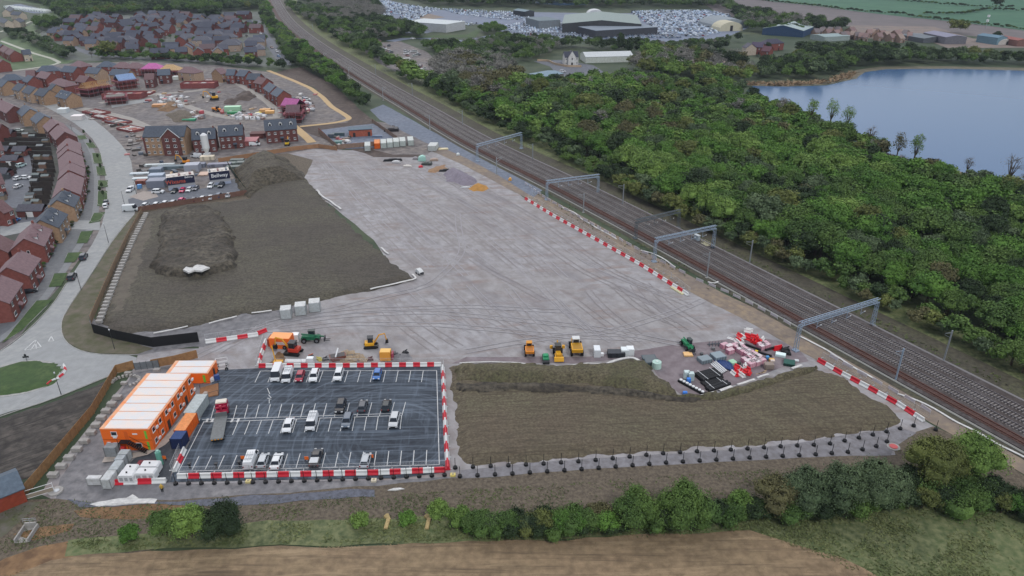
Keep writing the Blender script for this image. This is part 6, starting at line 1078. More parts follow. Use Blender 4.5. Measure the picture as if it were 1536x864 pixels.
for pts in ([(786, 276), (820, 300), (880, 334), (960, 378), (1030, 414)], [(1040, 420), (1080, 436), (1130, 460), (1190, 492)], [(1240, 534), (1300, 568), (1360, 600), (1400, 624)]):
    for i, (x, y, r, s) in enumerate(along(pts, 4.2)):
        o = link('pedestrian_barrier', mcb, loc=(x, y, .1), rz=r+rr.uniform(-.15, .15)); o.scale = (1.15, 1, 1); tag(o, 'white and pinkish pedestrian barrier panel along the railway side of the haul road', 'barrier', 'pedestrian barriers beside the haul road')
for pts in ([(842, 310), (850, 316), (858, 318), (880, 334), (905, 348), (925, 360)], [(962, 376), (978, 380), (1000, 392), (1012, 402)], [(1200, 505), (1225, 518), (1255, 535), (1275, 550), (1310, 570)], [(1345, 592), (1380, 604), (1400, 615), (1440, 636), (1500, 670), (1560, 700)], [(1062, 424), (1072, 427), (1080, 421)]):
    o = ribbon('white_membrane', pts, -.25, .25, m_sheet, .2, .12, step=1.0, jit=.7, kind=None); tag(o, 'rumpled white membrane strip between haul road and railway', 'membrane strip', 'membrane strips beside the railway')
# black based posts
def base_post(x, y, label, group, src=[None]):
    if src[0] is None:
        t = thing('marker_post', label, 'marker post', (x, y, .1), 0, group); MB().cyl((0, 0, 0), (0, 0, .45), .45, 12, .4).build('rubber_base', m_black, t); MB().cyl((0, 0, .5), (0, 0, 2.5), .06, 5).build('pole', m_black, t); src[0] = t
    else: t = clone(src[0], (x, y, .1), 0, label, group=group)
for pts, n, lab in (([(264, 727), (400, 724.5), (560, 719), (667, 714)], 22, 'black-based thin post in the row below the car park barriers'), ([(690, 716), (780, 711.5), (900, 703.5), (1000, 695.5), (1146, 687), (1220, 683.5), (1280, 679), (1314, 671)], 26, 'black-based thin post on the lower side of the grey path'), ([(683, 703), (800, 698), (880, 693), (1000, 681), (1100, 676), (1173, 671), (1240, 668), (1280, 660), (1325, 650), (1370, 640)], 29, 'black-based thin post on the upper side of the grey path')):
    p = gp(pts); c_ = np.r_[0, np.cumsum(np.hypot(*np.diff(p, axis=0).T))]
    for i in range(n):
        d = c_[-1]*i/(n-1); base_post(float(np.interp(d, c_, p[:, 0])), float(np.interp(d, c_, p[:, 1])), lab, lab.replace('post', 'posts', 1))
base_post(*G(1403, 646)[:2], 'black-based thin post alone beside the lime willow', None); base_post(*G(1330, 664)[:2], 'black-based thin post beside the white manhole cover', None)
for i, (px, py) in enumerate([(373, 723.5), (400, 701), (561, 722), (679.5, 714)]):
    if i != 1: t = thing('foot_block', ['yellowish block left among the black posts', '', 'pale block halfway along the black posts', 'yellow block at the corner of the path'][i], 'block', G(px, py)); MB().box(-.5, .5, -.4, .4, 0, .5).build('body', m_obj, t, [(200, 186, 130), 0, (206, 196, 176), (206, 190, 110)][i], bev=.05); MB().box(-.2, .2, -.2, .2, .5, .6).build('socket', m_obj, t, (160, 150, 120))
# hoardings with concrete kentledge blocks
mkb = MB().box(-.8, .8, -.45, .45, 0, .75).mesh('concrete_block', m_conc)
def kent(pts, step, label, group, off, sc=1.0, rz=0, zk=.1):
    for x, y, r, s in along(pts, step, False, off): o = link('concrete_block', mkb, loc=(x, y, zk), rz=rz+rr.uniform(-.05, .05)); o.scale = (sc, sc, sc); tag(o, label, 'concrete block', group); o.modifiers.new('bevel', 'BEVEL').width = .06
wood = M('orange_timber', 0); wt = M('timber_boards', 0)
hoard('timber_fence', [(31, 752), (62, 716), (110, 658), (140, 622), (176, 560), (202, 553)], 2.3, 'timber hoarding left of the orange cabins with concrete blocks behind it', wt, step=2.4, side=-.15)
hoard('timber_fence', [(228, 552), (262, 546), (297, 537)], 2.3, 'short timber hoarding above the orange cabins', wt, side=-.15)
kent([(60, 722), (118, 660), (145, 622), (168, 594)], 2.7, 'pale concrete block in the diagonal row behind the left timber hoarding', 'concrete blocks behind the left hoarding', -1.9, 1.2)
kent([(172, 583), (180, 572)], 2.4, 'pale concrete block at the top corner of the left hoarding', 'concrete blocks at the top of the left hoarding', -1.6, .9)
hoard('timber_fence', [(137, 486), (150, 455), (172, 404), (190, 365), (214, 320)], 2.2, 'timber hoarding along the road beside the dark topsoil', M('hoarding_boards', (150, 128, 104), c2=(130, 110, 90), sc=1), step=1.8, side=.12)
kent([(141, 492), (153, 462), (176, 406), (194, 366), (215, 324)], 2.35, 'pale concrete block in the long ladder-like row behind the road hoarding', 'concrete blocks behind the road hoarding', -1.3, 1.05, zk=.75)
hoard('black_hoarding', [(137, 487), (141, 500), (176, 510), (230, 521), (264, 517), (299, 513)], 2.9, 'black solid hoarding curving along the site entrance', m_black, rails=False)
t = thing('entrance_gate', 'grey double entrance gate between the timber hoardings', 'gate', G(203, 556), yaw((203, 555), (228, 552)))
for i in range(4):
    mb = MB(); x0 = i*1.35; mb.box(x0+.06, x0+1.3, -.03, .03, .15, 2.1); mb.build('gate_leaf', m_objm, t, (112, 120, 126)); mb = MB()
    for x in (x0, x0+1.35): mb.cyl((x, 0, 0), (x, 0, 2.3), .05, 5)
    mb.build('gate_post', m_dark, t)
# heap ring of concrete blocks at the hoarding corner
for i in range(15):
    a = i/14*PI*1.35-.9; g = G(186, 577); o = link('stone_block', mkb, loc=(g.x+3.0*math.cos(a), g.y+2.3*math.sin(a)+1, .1), rz=a); o.scale = (.45, .5, .7); tag(o, 'small white block in the oval ring at the corner of the hoarding', 'block', 'small blocks in the oval ring')
for px, py, lab in ((193, 562, 'concrete block just inside the entrance gate'), (236, 557, 'white box with dark window beside the entrance gate')): o = link('concrete_block', mkb, loc=G(px, py), col=WH); tag(o, lab, 'concrete block')
# white frame gate, bottom left, headwall
t = thing('steel_gate', 'white tubular steel gate standing open at the lower left', 'gate', G(35, 752), yaw((35, 752), (68, 742))); mb = MB()
for x in (0, 5): mb.cyl((x, 0, 0), (x, 0, 2.2), .06, 5)
for z_ in (.3, 1.2, 2.1): mb.cyl((0, 0, z_), (5, 0, z_), .05, 5)
mb.build('gate_frame', m_frame, t); MB().box(.1, 4.9, -.01, .01, .35, 1.15).build('mesh_infill', m_objm, t, (150, 140, 126))
t = thing('culvert_headwall', 'white concrete culvert headwall with railing on the brown bank', 'headwall', G(41, 803), yaw((36, 808), (48, 790)))
mb = MB(); mb.box(-1.8, 1.8, -1.2, -.95, 0, .9).box(-1.8, 1.8, .95, 1.2, 0, .9).box(1.6, 1.85, -.95, .95, 0, 1.3).box(-1.8, 1.6, -.95, .95, 0, .12); mb.build('concrete_wall', m_conc, t); mb = MB()
for y in (-1.1, 0, 1.1): mb.cyl((1.72, y, 1.3), (1.72, y, 2.2), .04, 5)
mb.cyl((1.72, -1.1, 2.2), (1.72, 1.1, 2.2), .04, 5); mb.cyl((1.72, -1.1, 1.8), (1.72, 1.1, 1.8), .04, 5); mb.build('railing', m_galv, t)
t = thing('manhole_ring', 'pale round slab with hatch near the white gate', 'manhole', G(84, 738)); MB().cyl((0, 0, 0), (0, 0, .35), 1.3, 18).build('slab', m_conc, t); MB().cyl((.2, 0, .35), (.2, 0, .42), .5, 12).build('hatch', m_galv, t)
t = thing('manhole_cover', 'round white slab with red centre beside the olive tree', 'manhole', G(1340, 671)); MB().cyl((0, 0, 0), (0, 0, .2), 1.25, 20).build('slab', m_conc, t); MB().cyl((0, 0, .25), (0, 0, .3), .8, 14).build('hatch', m_obj, t, (190, 90, 90))
t = thing('brick_building', 'corner of a red brick building with grey-blue roof at the left edge', 'building', G(-8, 756), yaw((0, 752), (34, 738))); MB().box(-6, 4.6, -3.5, 3.5, -.2, 3.2).build('wall', m_wall, t, (142, 66, 48)); roofmesh(10.6, 7, 3.2, 4.8).build('roof', m_roof, t, (92, 106, 120), loc=(-.7, 0, 0))
for px, lab in ((581, 'left straw-coloured straw bundle on the bank'), (642, 'right straw-coloured straw bundle on the bank')):
    t = thing('straw_bundle', lab, 'straw bundle', G(px, 787), 1.5); MB().box(-1.3, 1.3, -.35, .35, 0, .45).build('bale', M('straw', (178, 158, 112), c2=(146, 128, 90), sc=3, bump=.5), t, bev=.1); MB().cyl((1.2, 0, .1), (1.9, .6, .2), .35, 7, .6).build('loose_straw', M('straw', 0), t)
# ================================================================== RAILWAY FURNITURE
m_gan = M('gantry_steel', (142, 158, 176), rough=.5, metal=.2)
def gantry(pl, pr, label, mat, H=7.6, girder=1.0):
    a = G(*pl); b = G(*pr); L = (b-a).length; t = thing('overhead_gantry', label, 'gantry', a, math.atan2((b-a).y, (b-a).x), 'overhead line gantries')
    for x in (0, L):
        mb = MB()
        for dx, dy in ((-.28, -.28), (.28, -.28), (.28, .28), (-.28, .28)): mb.cyl((x+dx*1.4, dy*1.4, 0), (x+dx, dy, H), .07, 4)
        for k in range(8):
            for dy in (-.3, .3): mb.cyl((x-.33*(1 if k % 2 else -1), dy, k*H/8), (x+.33*(1 if k % 2 else -1), dy, (k+1)*H/8), .045, 4)
        mb.box(x-.7, x+.7, -.7, .7, 0, .35); mb.build('mast', mat, t)
    mb = MB()
    for dy in (-.35, .35):
        for z_ in (H-.2, H+girder-.2): mb.box(-.3, L+.3, dy-.08, dy+.08, z_-.08, z_+.08)
    n = int(L/1.1)
    for k in range(n):
        x = k*L/n
        for dy in (-.35, .35): mb.cyl((x, dy, H-.2+(girder if k % 2 else 0)), (x+L/n, dy, H-.2+(0 if k % 2 else girder)), .05, 4)
        mb.cyl((x, -.35, H+girder-.2), (x+L/n, .35, H+girder-.2), .05, 4)
    mb.cyl((0, 0, H-1.6), (1.6, 0, H-.1), .08, 5); mb.cyl((L, 0, H-1.6), (L-1.6, 0, H-.1), .08, 5)
    mb.build('girder', mat, t)
    for k in range(4):
        x = L*(.22+.19*k); o = MB().cyl((x, 0, H-.2), (x, 0, H-2.4), .07, 5).cyl((x, 0, H-2.2), (x+1.3, 0, H-1.9), .05, 5).build('drop_arm', mat, t); MB().cyl((x+1.3, 0, H-1.9), (x+1.6, 0, H-1.85), .1, 6).build('insulator', m_frame, o)
for pl, pr, lab, mt, H in (((1193, 526.5), (1308, 489), 'nearest pale blue overhead gantry beside the material yard', m_gan, 7.3), ((981, 393), (1069, 373), 'second pale blue overhead gantry from the right', m_gan, 7.3), ((820, 300), (896.7, 290), 'third pale blue gantry at the haul road bend', m_gan, 7.0), ((716, 242), (782, 223), 'farthest pale blue gantry above the blue-grey stone', m_gan, 7.0), ((953, 358), (1017, 342), 'dark grey lattice gantry between the pale blue ones', M('dark_gantry', (84, 92, 98)), 6.0)): gantry(pl, pr, lab, mt, H)
def mast(px, py, H, label, arm=False, name='catenary_mast', cat='mast', mat=None, hd=0):
    t = thing(name, label, cat, G(px, py), hd); MB().box(-.14, .14, -.14, .14, 0, H).build('pole', mat or m_galv, t); MB().box(-.4, .4, -.4, .4, 0, .25).build('foot', m_conc, t)
    if arm: MB().cyl((0, 0, H-.6), (2.6, 0, H-.1), .06, 5).cyl((0, 0, H-2), (2.6, 0, H-.5), .05, 5).build('arm', mat or m_galv, t)
for px, py, H, lab in ((1343, 571, 8.6, 'pale blue catenary mast at the lower right, nearest'), (1415, 542.5, 8.6, 'grey catenary mast on the woodland side near the right edge'), (1060, 417, 8.4, 'grey mast just below the second gantry'), (1124, 396, 8, 'grey mast on the woodland side right of the second gantry'), (934, 307, 8, 'slender mast against the wood above the dark gantry'), (875, 319, 7.5, 'slender mast between the third and dark gantries'), (799, 240, 7.5, 'slender mast right of the farthest gantry'), (745, 262, 7.5, 'slender mast left of the track below the farthest gantry'), (645, 195, 8, 'slender mast by the blue-grey stone area'), (694, 188, 8, 'slender mast on the far side opposite the stone area'), (619, 144, 8, 'slender mast beyond the track at mid distance'), (575, 151, 8, 'slender mast on the near side above the stone area'), (524, 118, 8, 'far mast left of the curve'), (564, 114, 8, 'far mast right of the curve'), (470, 48, 8, 'farthest mast by the curve, right'), (487, 96, 8, 'farthest mast by the curve, left')): mast(px, py, H, lab, arm=True, mat=m_gan if 'pale blue' in lab else None, hd=ra-PI/2 if 'left' in lab or 'near side' in lab else ra+PI/2)
t = thing('relay_cabinet', 'grey relay cabinet under the second gantry on the woodland side', 'cabinet', G(1045, 361), ra); MB().box(-1, 1, -.5, .5, 0, 2).build('body', m_obj, t, (160, 172, 180)); MB().box(-1.1, 1.1, -.6, .6, 2, 2.12).build('lid', m_obj, t, (180, 188, 192))
t = thing('handrail_platform', 'cream handrailed platform beside the relay cabinet', 'platform', G(1058, 368), ra); mb = MB()
for x in (-1.4, 0, 1.4):
    for y in (-.8, .8): mb.cyl((x, y, 0), (x, y, 1.4), .05, 4)
for z_ in (.7, 1.4):
    for y in (-.8, .8): mb.cyl((-1.4, y, z_), (1.4, y, z_), .05, 4)
mb.build('railing', m_obj, t, (190, 186, 150)); MB().box(-1.4, 1.4, -.8, .8, .3, .4).build('deck', m_obj, t, (170, 166, 140))
# street lamps
for px, py, H, lab in ((163, 364.5, 6.3, 'street lamp beside the road hoarding'), (122, 435.5, 5.5, 'street lamp on the verge opposite the lower parked car'), (92, 592.5, 5.2, 'street lamp on the lower kerb of the roundabout'), (187, 308, 5.5, 'street lamp near the silver van'), (172, 524, 5, 'thin lamp post on the verge below the black hoarding'), (110, 203, 5.5, 'street lamp at the top of the terrace bend'), (205, 292, 5, 'lamp post beside the sales compound entrance')):
    t = thing('street_lamp', lab, 'street lamp', G(px, py), .6+PI/2); MB().cyl((0, 0, 0), (0, 0, H), .09, 6, .05).build('pole', m_dark, t); MB().cyl((0, 0, H), (1.0, 0, H+.15), .05, 5).build('arm', m_dark, t); MB().box(.7, 1.4, -.13, .13, H+.1, H+.22).build('lamp_head', m_galv, t)
t = thing('road_sign', 'dark back of a road sign on the roundabout', 'road sign', G(41, 543), .2); MB().cyl((0, 0, 0), (0, 0, 1.9), .05, 6).build('pole', m_dark, t); MB().box(-.7, .7, -.03, .03, 1.2, 1.65).cyl((0, -.03, 1.95), (0, .03, 1.95), .3, 12).build('sign_plate', m_dark, t)
# ================================================================== MACHINES
YE = (214, 158, 34); YO = (222, 138, 40); GRN = (24, 120, 78)
def hdg(p, q): return yaw(p, q)
def bigwheels(t, xs, y, r_, w_): 
    for x in xs:
        for s in (-1, 1): link('wheel', wheel_mesh(r_, w_), t, loc=(x, s*y, r_))
def cab(t, x0, x1, h, z0, z1, col, roofcol=None):
    MB().box(x0+.05, x1-.05, -h+.05, h-.05, z0, z1-.1).build('cab_glass', m_glass, t); mb = MB()
    for x in (x0+.05, x1-.05):
        for y in (-h+.05, h-.05): mb.cyl((x, y, z0), (x, y, z1), .06, 4)
    mb.box(x0-.1, x1+.1, -h-.05, h+.05, z1-.1, z1+.05); mb.build('cab_roof', m_obj, t, roofcol or col)
def dumper(label, px, py, hd, col, sc=1.0, roof=None, z=.1):
    """articulated site dumper: skip in front, seat or cab behind"""
    t = thing('site_dumper', label, 'dumper', (*G(px, py, .8)[:2], z), hd); t.scale = (sc,)*3
    MB().prism([(.2, 1.0), (2.4, 1.15), (2.75, 2.1), (-.1, 2.1)], -1.1, 1.1).build('skip', m_obj, t, col, bev=.05); MB().box(.1, 2.45, -.9, .9, 2.0, 2.13).build('skip_inside', m_obj, t, tuple(int(c*.75) for c in col))
    MB().box(-2.6, .3, -.75, .75, .6, 1.25).build('chassis', m_obj, t, col, bev=.05); MB().prism([(-2.7, 1.2), (-2.7, 1.75), (-1.5, 1.9), (-1.4, 1.2)], -.7, .7).build('engine_cover', m_obj, t, col, bev=.05)
    cab(t, -1.35, -.25, .7, 1.2, 2.9, (40, 42, 46), roof); bigwheels(t, (-1.7, 1.5), 1.05, .72, .5); return t
dumper('yellow dumper with front skip, leftmost of the four yellow machines', 794, 526, R(-88), YO, .95, (206, 140, 40))
t = thing('road_roller', 'small green roller beside the leftmost yellow dumper', 'roller', (*G(818.6, 539, .6)[:2], .1), R(-88)); MB().box(-1.3, 1.3, -.75, .75, .55, 1.3).build('body', m_obj, t, GRN, bev=.12); MB().box(-1.0, .2, -.6, .6, 1.3, 1.65).build('engine_cover', m_obj, t, (30, 140, 92), bev=.1)
for x in (-1.2, 1.2): MB().cyl((x, -.8, .55), (x, .8, .55), .55, 16).build('drum', m_dark, t)
MB().box(1.3, 1.5, -.9, .9, .5, .7).build('bumper', m_obj, t, (150, 160, 156))
t = thing('backhoe_loader', 'yellow backhoe loader with black cab, between the green roller and big dumper', 'loader', (*G(837, 529, .9)[:2], .1), R(-88)); MB().box(-1.6, 1.9, -.6, .6, .8, 1.5).build('body', m_obj, t, YE, bev=.08); cab(t, -1.2, .3, .75, 1.4, 2.9, (40, 42, 46), (60, 60, 56)); bigwheels(t, (-1.1,), .95, .75, .5); bigwheels(t, (1.5,), .9, .5, .4)
MB().prism([(2.5, .2), (3.3, .25), (2.9, 1.1), (2.4, 1.1)], -1.15, 1.15).build('front_bucket', m_obj, t, YE); MB().cyl((1.0, .8, 1.2), (2.6, .8, .8), .12, 6).cyl((1.0, -.8, 1.2), (2.6, -.8, .8), .12, 6).build('loader_arm', m_obj, t, YE)
MB().cyl((-1.6, 0, 1.0), (-2.3, 0, 2.9), .16, 6).cyl((-2.3, 0, 2.9), (-3.1, 0, 1.5), .13, 6).box(-3.5, -2.9, -.3, .3, .9, 1.5).build('digger_arm', m_obj, t, YE)
for s in (-1, 1): MB().box(-2.2, -1.7, s*1.5-.35, s*1.5+.35, .9, 1.7).build('outrigger', m_obj, t, YE)
dumper('largest yellow dumper with tall white-roofed cab, rightmost of the yellow machines', 864, 524, R(-88), YE, 1.2, (204, 206, 206))
def crate(name, label, cat, px, py, L, W_, H, col, hd=0, lid=None, z=.1, bev=.04, group=None, ribs=0, z0=0):
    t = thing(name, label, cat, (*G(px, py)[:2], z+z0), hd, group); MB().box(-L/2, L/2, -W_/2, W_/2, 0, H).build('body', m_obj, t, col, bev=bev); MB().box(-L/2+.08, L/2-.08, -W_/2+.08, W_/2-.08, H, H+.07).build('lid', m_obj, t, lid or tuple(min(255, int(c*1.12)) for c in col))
    for i in range(ribs): MB().box(-L/2+(i+.35)*L/ribs, -L/2+(i+.65)*L/ribs, -W_/2-.04, W_/2+.04, .05, H+.02).build('strap', m_obj, t, tuple(int(c*.8) for c in col))
    return t
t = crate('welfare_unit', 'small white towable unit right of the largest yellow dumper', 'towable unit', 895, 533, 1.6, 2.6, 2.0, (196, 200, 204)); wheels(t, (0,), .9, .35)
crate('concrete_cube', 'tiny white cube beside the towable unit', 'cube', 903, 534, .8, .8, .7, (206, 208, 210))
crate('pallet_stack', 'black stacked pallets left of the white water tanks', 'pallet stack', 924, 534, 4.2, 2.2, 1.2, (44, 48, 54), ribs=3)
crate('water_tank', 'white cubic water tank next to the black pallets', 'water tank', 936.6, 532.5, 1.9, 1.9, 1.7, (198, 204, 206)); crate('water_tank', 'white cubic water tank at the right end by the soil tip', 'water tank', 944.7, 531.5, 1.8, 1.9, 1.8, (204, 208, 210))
for px, py, lab in ((973, 541, 'dark grey open skip, upper one by the pale green tank'), (977, 546.5, 'dark grey open skip, lower one by the pale green tank')):
    t = thing('open_skip', lab, 'skip', G(px, py), .1); mb = MB(); mb.prism([(-1.4, .1), (1.4, .1), (1.7, 1.1), (-1.7, 1.1)], -1, 1); mb.build('body', m_obj, t, (72, 84, 90)); MB().box(-1.45, 1.45, -.85, .85, 1.1, 1.13).build('load', m_obj, t, (92, 100, 104))
t = thing('water_tank', 'round pale mint water tank beside the dark skips', 'water tank', G(984.6, 551.5)); MB().cyl((0, 0, 0), (0, 0, 1.7), 1.15, 16, 1.1).build('body', m_obj, t, (172, 200, 190), bev=.1); MB().cyl((0, 0, 1.7), (0, 0, 1.85), .35, 10).build('hatch', m_obj, t, (200, 214, 208))
def telehandler(label, px, py, hd, col=GRN, sc=1.0, boom=True):
    t = thing('telehandler', label, 'telehandler', (*G(px, py, .9)[:2], .1), hd); t.scale = (sc,)*3; MB().box(-2.2, 2.0, -.8, .8, .65, 1.35).build('chassis', m_obj, t, col, bev=.08); MB().box(-1.9, .9, -.95, -.3, 1.3, 1.75).build('engine_cover', m_obj, t, col, bev=.08); cab(t, -.6, .8, .45, 1.3, 2.6, col, (60, 70, 68))
    for c_ in t.children:
        if c_.name.startswith('cab'): c_.location.y = .5
    MB().cyl((-2.1, -.1, 2.0), (3.0, -.1, 1.2), .18, 6).build('boom', m_obj, t, col); MB().box(3.0, 3.15, -.9, .7, .3, 1.2).build('fork_carriage', m_dark, t); MB().box(3.1, 4.3, -.5, -.35, .3, .38).box(3.1, 4.3, .2, .35, .3, .38).build('forks', m_dark, t); bigwheels(t, (-1.5, 1.4), .95, .62, .45); return t
telehandler('green telehandler with dark cab standing by the material yard', 1031, 517, R(-75), sc=.95)
telehandler('green telehandler standing side-on above the plant area', 467, 507.5, R(3), (22, 96, 66), 1.1)
crate('water_tank', 'white cubic water tank in front of the side-on telehandler', 'water tank', 444, 511, 1.8, 1.6, 1.9, (206, 208, 210))
def excavator(label, px, py, hd, col, sc, arm=1):
    t = thing('mini_excavator', label, 'excavator', (*G(px, py, .4)[:2], .1), hd); t.scale = (sc,)*3
    for s in (-1, 1): MB().prism([(-1.3, .1), (1.3, .1), (1.5, .35), (1.3, .6), (-1.3, .6), (-1.5, .35)], s*.85-.22, s*.85+.22).build('track', m_black, t)
    MB().box(-1.2, .8, -.8, .8, .65, 1.4).build('body', m_obj, t, col, bev=.12); cab(t, -.5, .6, .65, 1.3, 2.5, (40, 42, 46), (44, 46, 52)); MB().box(1.5, 1.65, -.9, .9, .1, .5).build('dozer_blade', m_dark, t)
    MB().cyl((.8, 0, 1.0), (2.0, 0, 2.9), .16, 6).cyl((2.0, 0, 2.9), (3.2, 0, 3.1), .14, 6).cyl((3.2, 0, 3.1), (3.5, 0, 1.5), .12, 6).build('boom', m_obj, t, (206, 146, 40)); MB().prism([(3.2, .8), (3.9, .9), (3.8, 1.6), (3.3, 1.6)], -.35, .35).build('bucket', m_black, t); return t
excavator('yellow mini excavator with raised arm on the open hardstanding', 556, 519, R(8), YE, 1.15)
t = excavator('red and black tracked excavator beside the orange box', 441, 529, R(170), (176, 52, 34), 1.35)
t = crate('orange_container', 'orange box body raised at the top left of the plant area', 'container', 424, 519, 5.2, 3.2, 2.9, ORG, -.08, (236, 160, 96)); MB().box(-1.0, 1.4, -1.68, -1.6, 1.2, 2.0).build('white_logo_panel', m_obj, t, (214, 196, 190)); MB().box(-3.2, -2.62, -1.4, 1.2, .4, 2.5).build('drawbar_frame', m_obj, t, (140, 56, 34)); bigwheels(t, (-1.2, 1.2), 1.6, .5, .4)
t = thing('lighting_tower', 'slim yellow mast on a small yellow trailer at the left of the plant area', 'lighting tower', G(418, 547), 0); MB().box(-1.1, 1.1, -.6, .6, .3, 1.1).build('trailer_body', m_obj, t, YE, bev=.1); MB().cyl((-.6, 0, 1.1), (-1.1, .4, 5.0), .14, 6).build('boom', m_obj, t, YE); wheels(t, (0,), .7, .3)
t = thing('rubble_skip', 'rust brown open skip with white tube in the plant area', 'skip', G(507, 539), .35); MB().prism([(-1.5, .1), (1.5, .1), (2.0, 1.2), (-2.0, 1.2)], -1, 1).build('body', m_obj, t, (104, 62, 52)); MB().box(-1.7, 1.7, -.9, .9, 1.2, 1.24).build('load', m_obj, t, (56, 52, 54)); MB().cyl((-.6, -1, 1.3), (.4, 1.2, 2.4), .18, 8).build('white_tube', m_frame, t)
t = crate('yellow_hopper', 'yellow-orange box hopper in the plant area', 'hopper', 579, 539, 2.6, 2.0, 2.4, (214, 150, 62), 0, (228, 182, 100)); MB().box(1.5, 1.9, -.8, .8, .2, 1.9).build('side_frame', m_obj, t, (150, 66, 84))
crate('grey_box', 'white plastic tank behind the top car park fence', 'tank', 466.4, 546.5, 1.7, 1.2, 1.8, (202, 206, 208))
rr = random.Random(77)
for i, (px, py) in enumerate([(512, 535), (519, 531), (527, 532), (535, 534), (523, 539), (531, 541), (516, 543), (541, 538), (546, 543), (526, 545)]):
    g = G(px, py); t = thing('timber_pallet', 'broken pale timber pallet in the heap by the plant area', 'pallet', (g.x, g.y, .15+.18*(i % 3)), rr.uniform(0, 3), 'broken timber pallets in the heap'); mb = MB()
    for k in range(5): mb.box(-.9, .9, -.8+k*.36, -.62+k*.36, .1, .16)
    mb.build('slats', M('pale_timber', (176, 156, 128), c2=(150, 130, 104), sc=2), t); MB().box(-.9, -.8, -.8, .8, 0, .1).box(.8, .9, -.8, .8, 0, .1).build('bearers', M('pale_timber', 0), t); t.rotation_euler.x = rr.uniform(-.3, .3)
for px, py, c_, lab in ((466, 536, (60, 62, 68), 'dark machine part on the ground with an orange cap'), (479, 540, (170, 160, 60), 'small yellow compactor beside the dark machine part'), (594, 533, (40, 42, 46), 'black debris left of the second black scrap'), (598, 538, (40, 42, 46), 'black debris on the grey pile'), (608, 530, (40, 42, 46), 'black scrap alone right of the grey pile'), (555, 540, (90, 60, 60), 'dark red scrap between the pallets and the hopper'), (488, 540, (60, 60, 64), 'dark scrap right of the yellow compactor')):
    t = thing('machine_part', lab, 'scrap', G(px, py), rr.uniform(0, 3)); MB().prism([(-.9, 0), (.9, 0), (.6, .5), (-.3, .7)], -.5, .5).build('body', m_obj, t, c_, bev=.08); MB().cyl((-.5, 0, .6), (.7, .3, .8), .12, 6).build('handle', m_obj, t, (176, 90, 60) if 'cap' in lab else c_)
for k in range(4): t = thing('white_pipe', 'white pipe in the bundle behind the top fence of the car park', 'pipe', G(445.6, 544.5-k*1.1), 0, 'white pipes behind the fence'); MB().cyl((-2.8, 0, .25), (2.8, 0, .25), .22, 10).build('tube', m_frame, t)
relief('rust_gravel_pile', [(404, 546), (408, 528), (424, 524), (434, 530), (428, 546)], m_orange, .7, lambda X, Y, d: np.clip(d, 0, 3)*.12, .05); relief('dark_gravel_pile', [(584, 541), (592, 531), (612, 531), (618, 540), (600, 545)], m_pad2, .7, lambda X, Y, d: np.clip(d, 0, 3)*.35, .05)
# lorry with flat bed, red cab with load
g = G(330, 640, .8); t = thing('flatbed_lorry', 'grey flatbed lorry with crimson cab and pale folded crane in the car park', 'lorry', (*g[:2], .18), yaw((327, 652), (335, 612)))
MB().box(-5, 3.0, -1.25, 1.25, .95, 1.25).build('flat_bed', m_objm, t, (122, 126, 128)); MB().box(2.8, 3.0, -1.25, 1.25, 1.25, 2.2).build('headboard', m_obj, t, (96, 100, 102)); MB().box(-4.8, 5.4, -.5, .5, .6, .95).build('chassis', m_black, t)
MB().prism([(4.9, .5), (6.9, .5), (6.95, 1.6), (6.6, 2.9), (5.0, 3.0)], -1.2, 1.2).build('cab', m_paint, t, (150, 24, 58), bev=.1); MB().box(6.62, 6.9, -1.1, 1.1, 1.7, 2.5).build('windscreen', m_glass, t)
MB().box(5.1, 6.4, -1.1, 1.1, 3.0, 3.3).build('roof_deflector', m_obj, t, (206, 198, 186)); MB().box(5.3, 6.2, -1.22, -1.0, 1.8, 2.2).box(5.3, 6.2, 1.0, 1.22, 1.8, 2.2).build('side_stripe', m_obj, t, (210, 190, 196)); MB().box(3.2, 4.7, -1.1, 1.1, 1.0, 1.7).cyl((3.9, 0, 1.7), (3.9, 0, 3.2), .25, 8).cyl((3.9, -1.1, 3.0), (3.9, 1.1, 2.7), .16, 6).build('crane', m_obj, t, (160, 30, 60)); bigwheels(t, (-3.8, -2.7, 5.8), 1.05, .5, .35)
for y in (-.9, -.3, .3, .9): MB().box(-5.06, -5, y-.15, y+.15, .98, 1.12).build('tail_lamp', M('amber', (220, 150, 40)), t)
# orange boards and cones in the car park, little things
for px, py, lab in ((460.5, 692, 'orange sign board beside the black pickup'), (557.5, 689, 'orange sign board beside the silver car'), (365, 691, 'orange sign board left of the white van in the bottom row'), (247, 691, 'orange sign board right of the green cylinder'), (377, 707, 0)):
    if not lab: continue
    t = thing('sign_board', lab, 'sign board', G(px, py)+Vector((0, 0, .17)), R(-90)); MB().box(-.03, .03, -.4, .4, .25, 1.0).build('board', m_obj, t, (228, 110, 40)); MB().box(-.25, .25, -.35, -.28, 0, .25).box(-.25, .25, .28, .35, 0, .25).build('foot', m_black, t)
for px, py, lab in ((294, 702, 'person in dark clothes standing at the left of the bottom row of bays'), (325, 700, 'person in dark clothes standing by the third bay of the bottom row')): pass
for px, py, lab in ((285.5, 703, 'dark bollard left of the bottom parking row'), (325.5, 703, 'dark bollard between the empty bottom bays'), (360, 700, 'dark green post near the orange board by the white van')):
    t = thing('dark_bollard', lab, 'bollard', G(px, py)+Vector((0, 0, .17))); MB().cyl((0, 0, 0), (0, 0, 1.0), .22, 10, .18).build('post', m_black, t); MB().box(-.3, .3, -.3, .3, 1.0, 1.2).build('cap', m_dark, t)
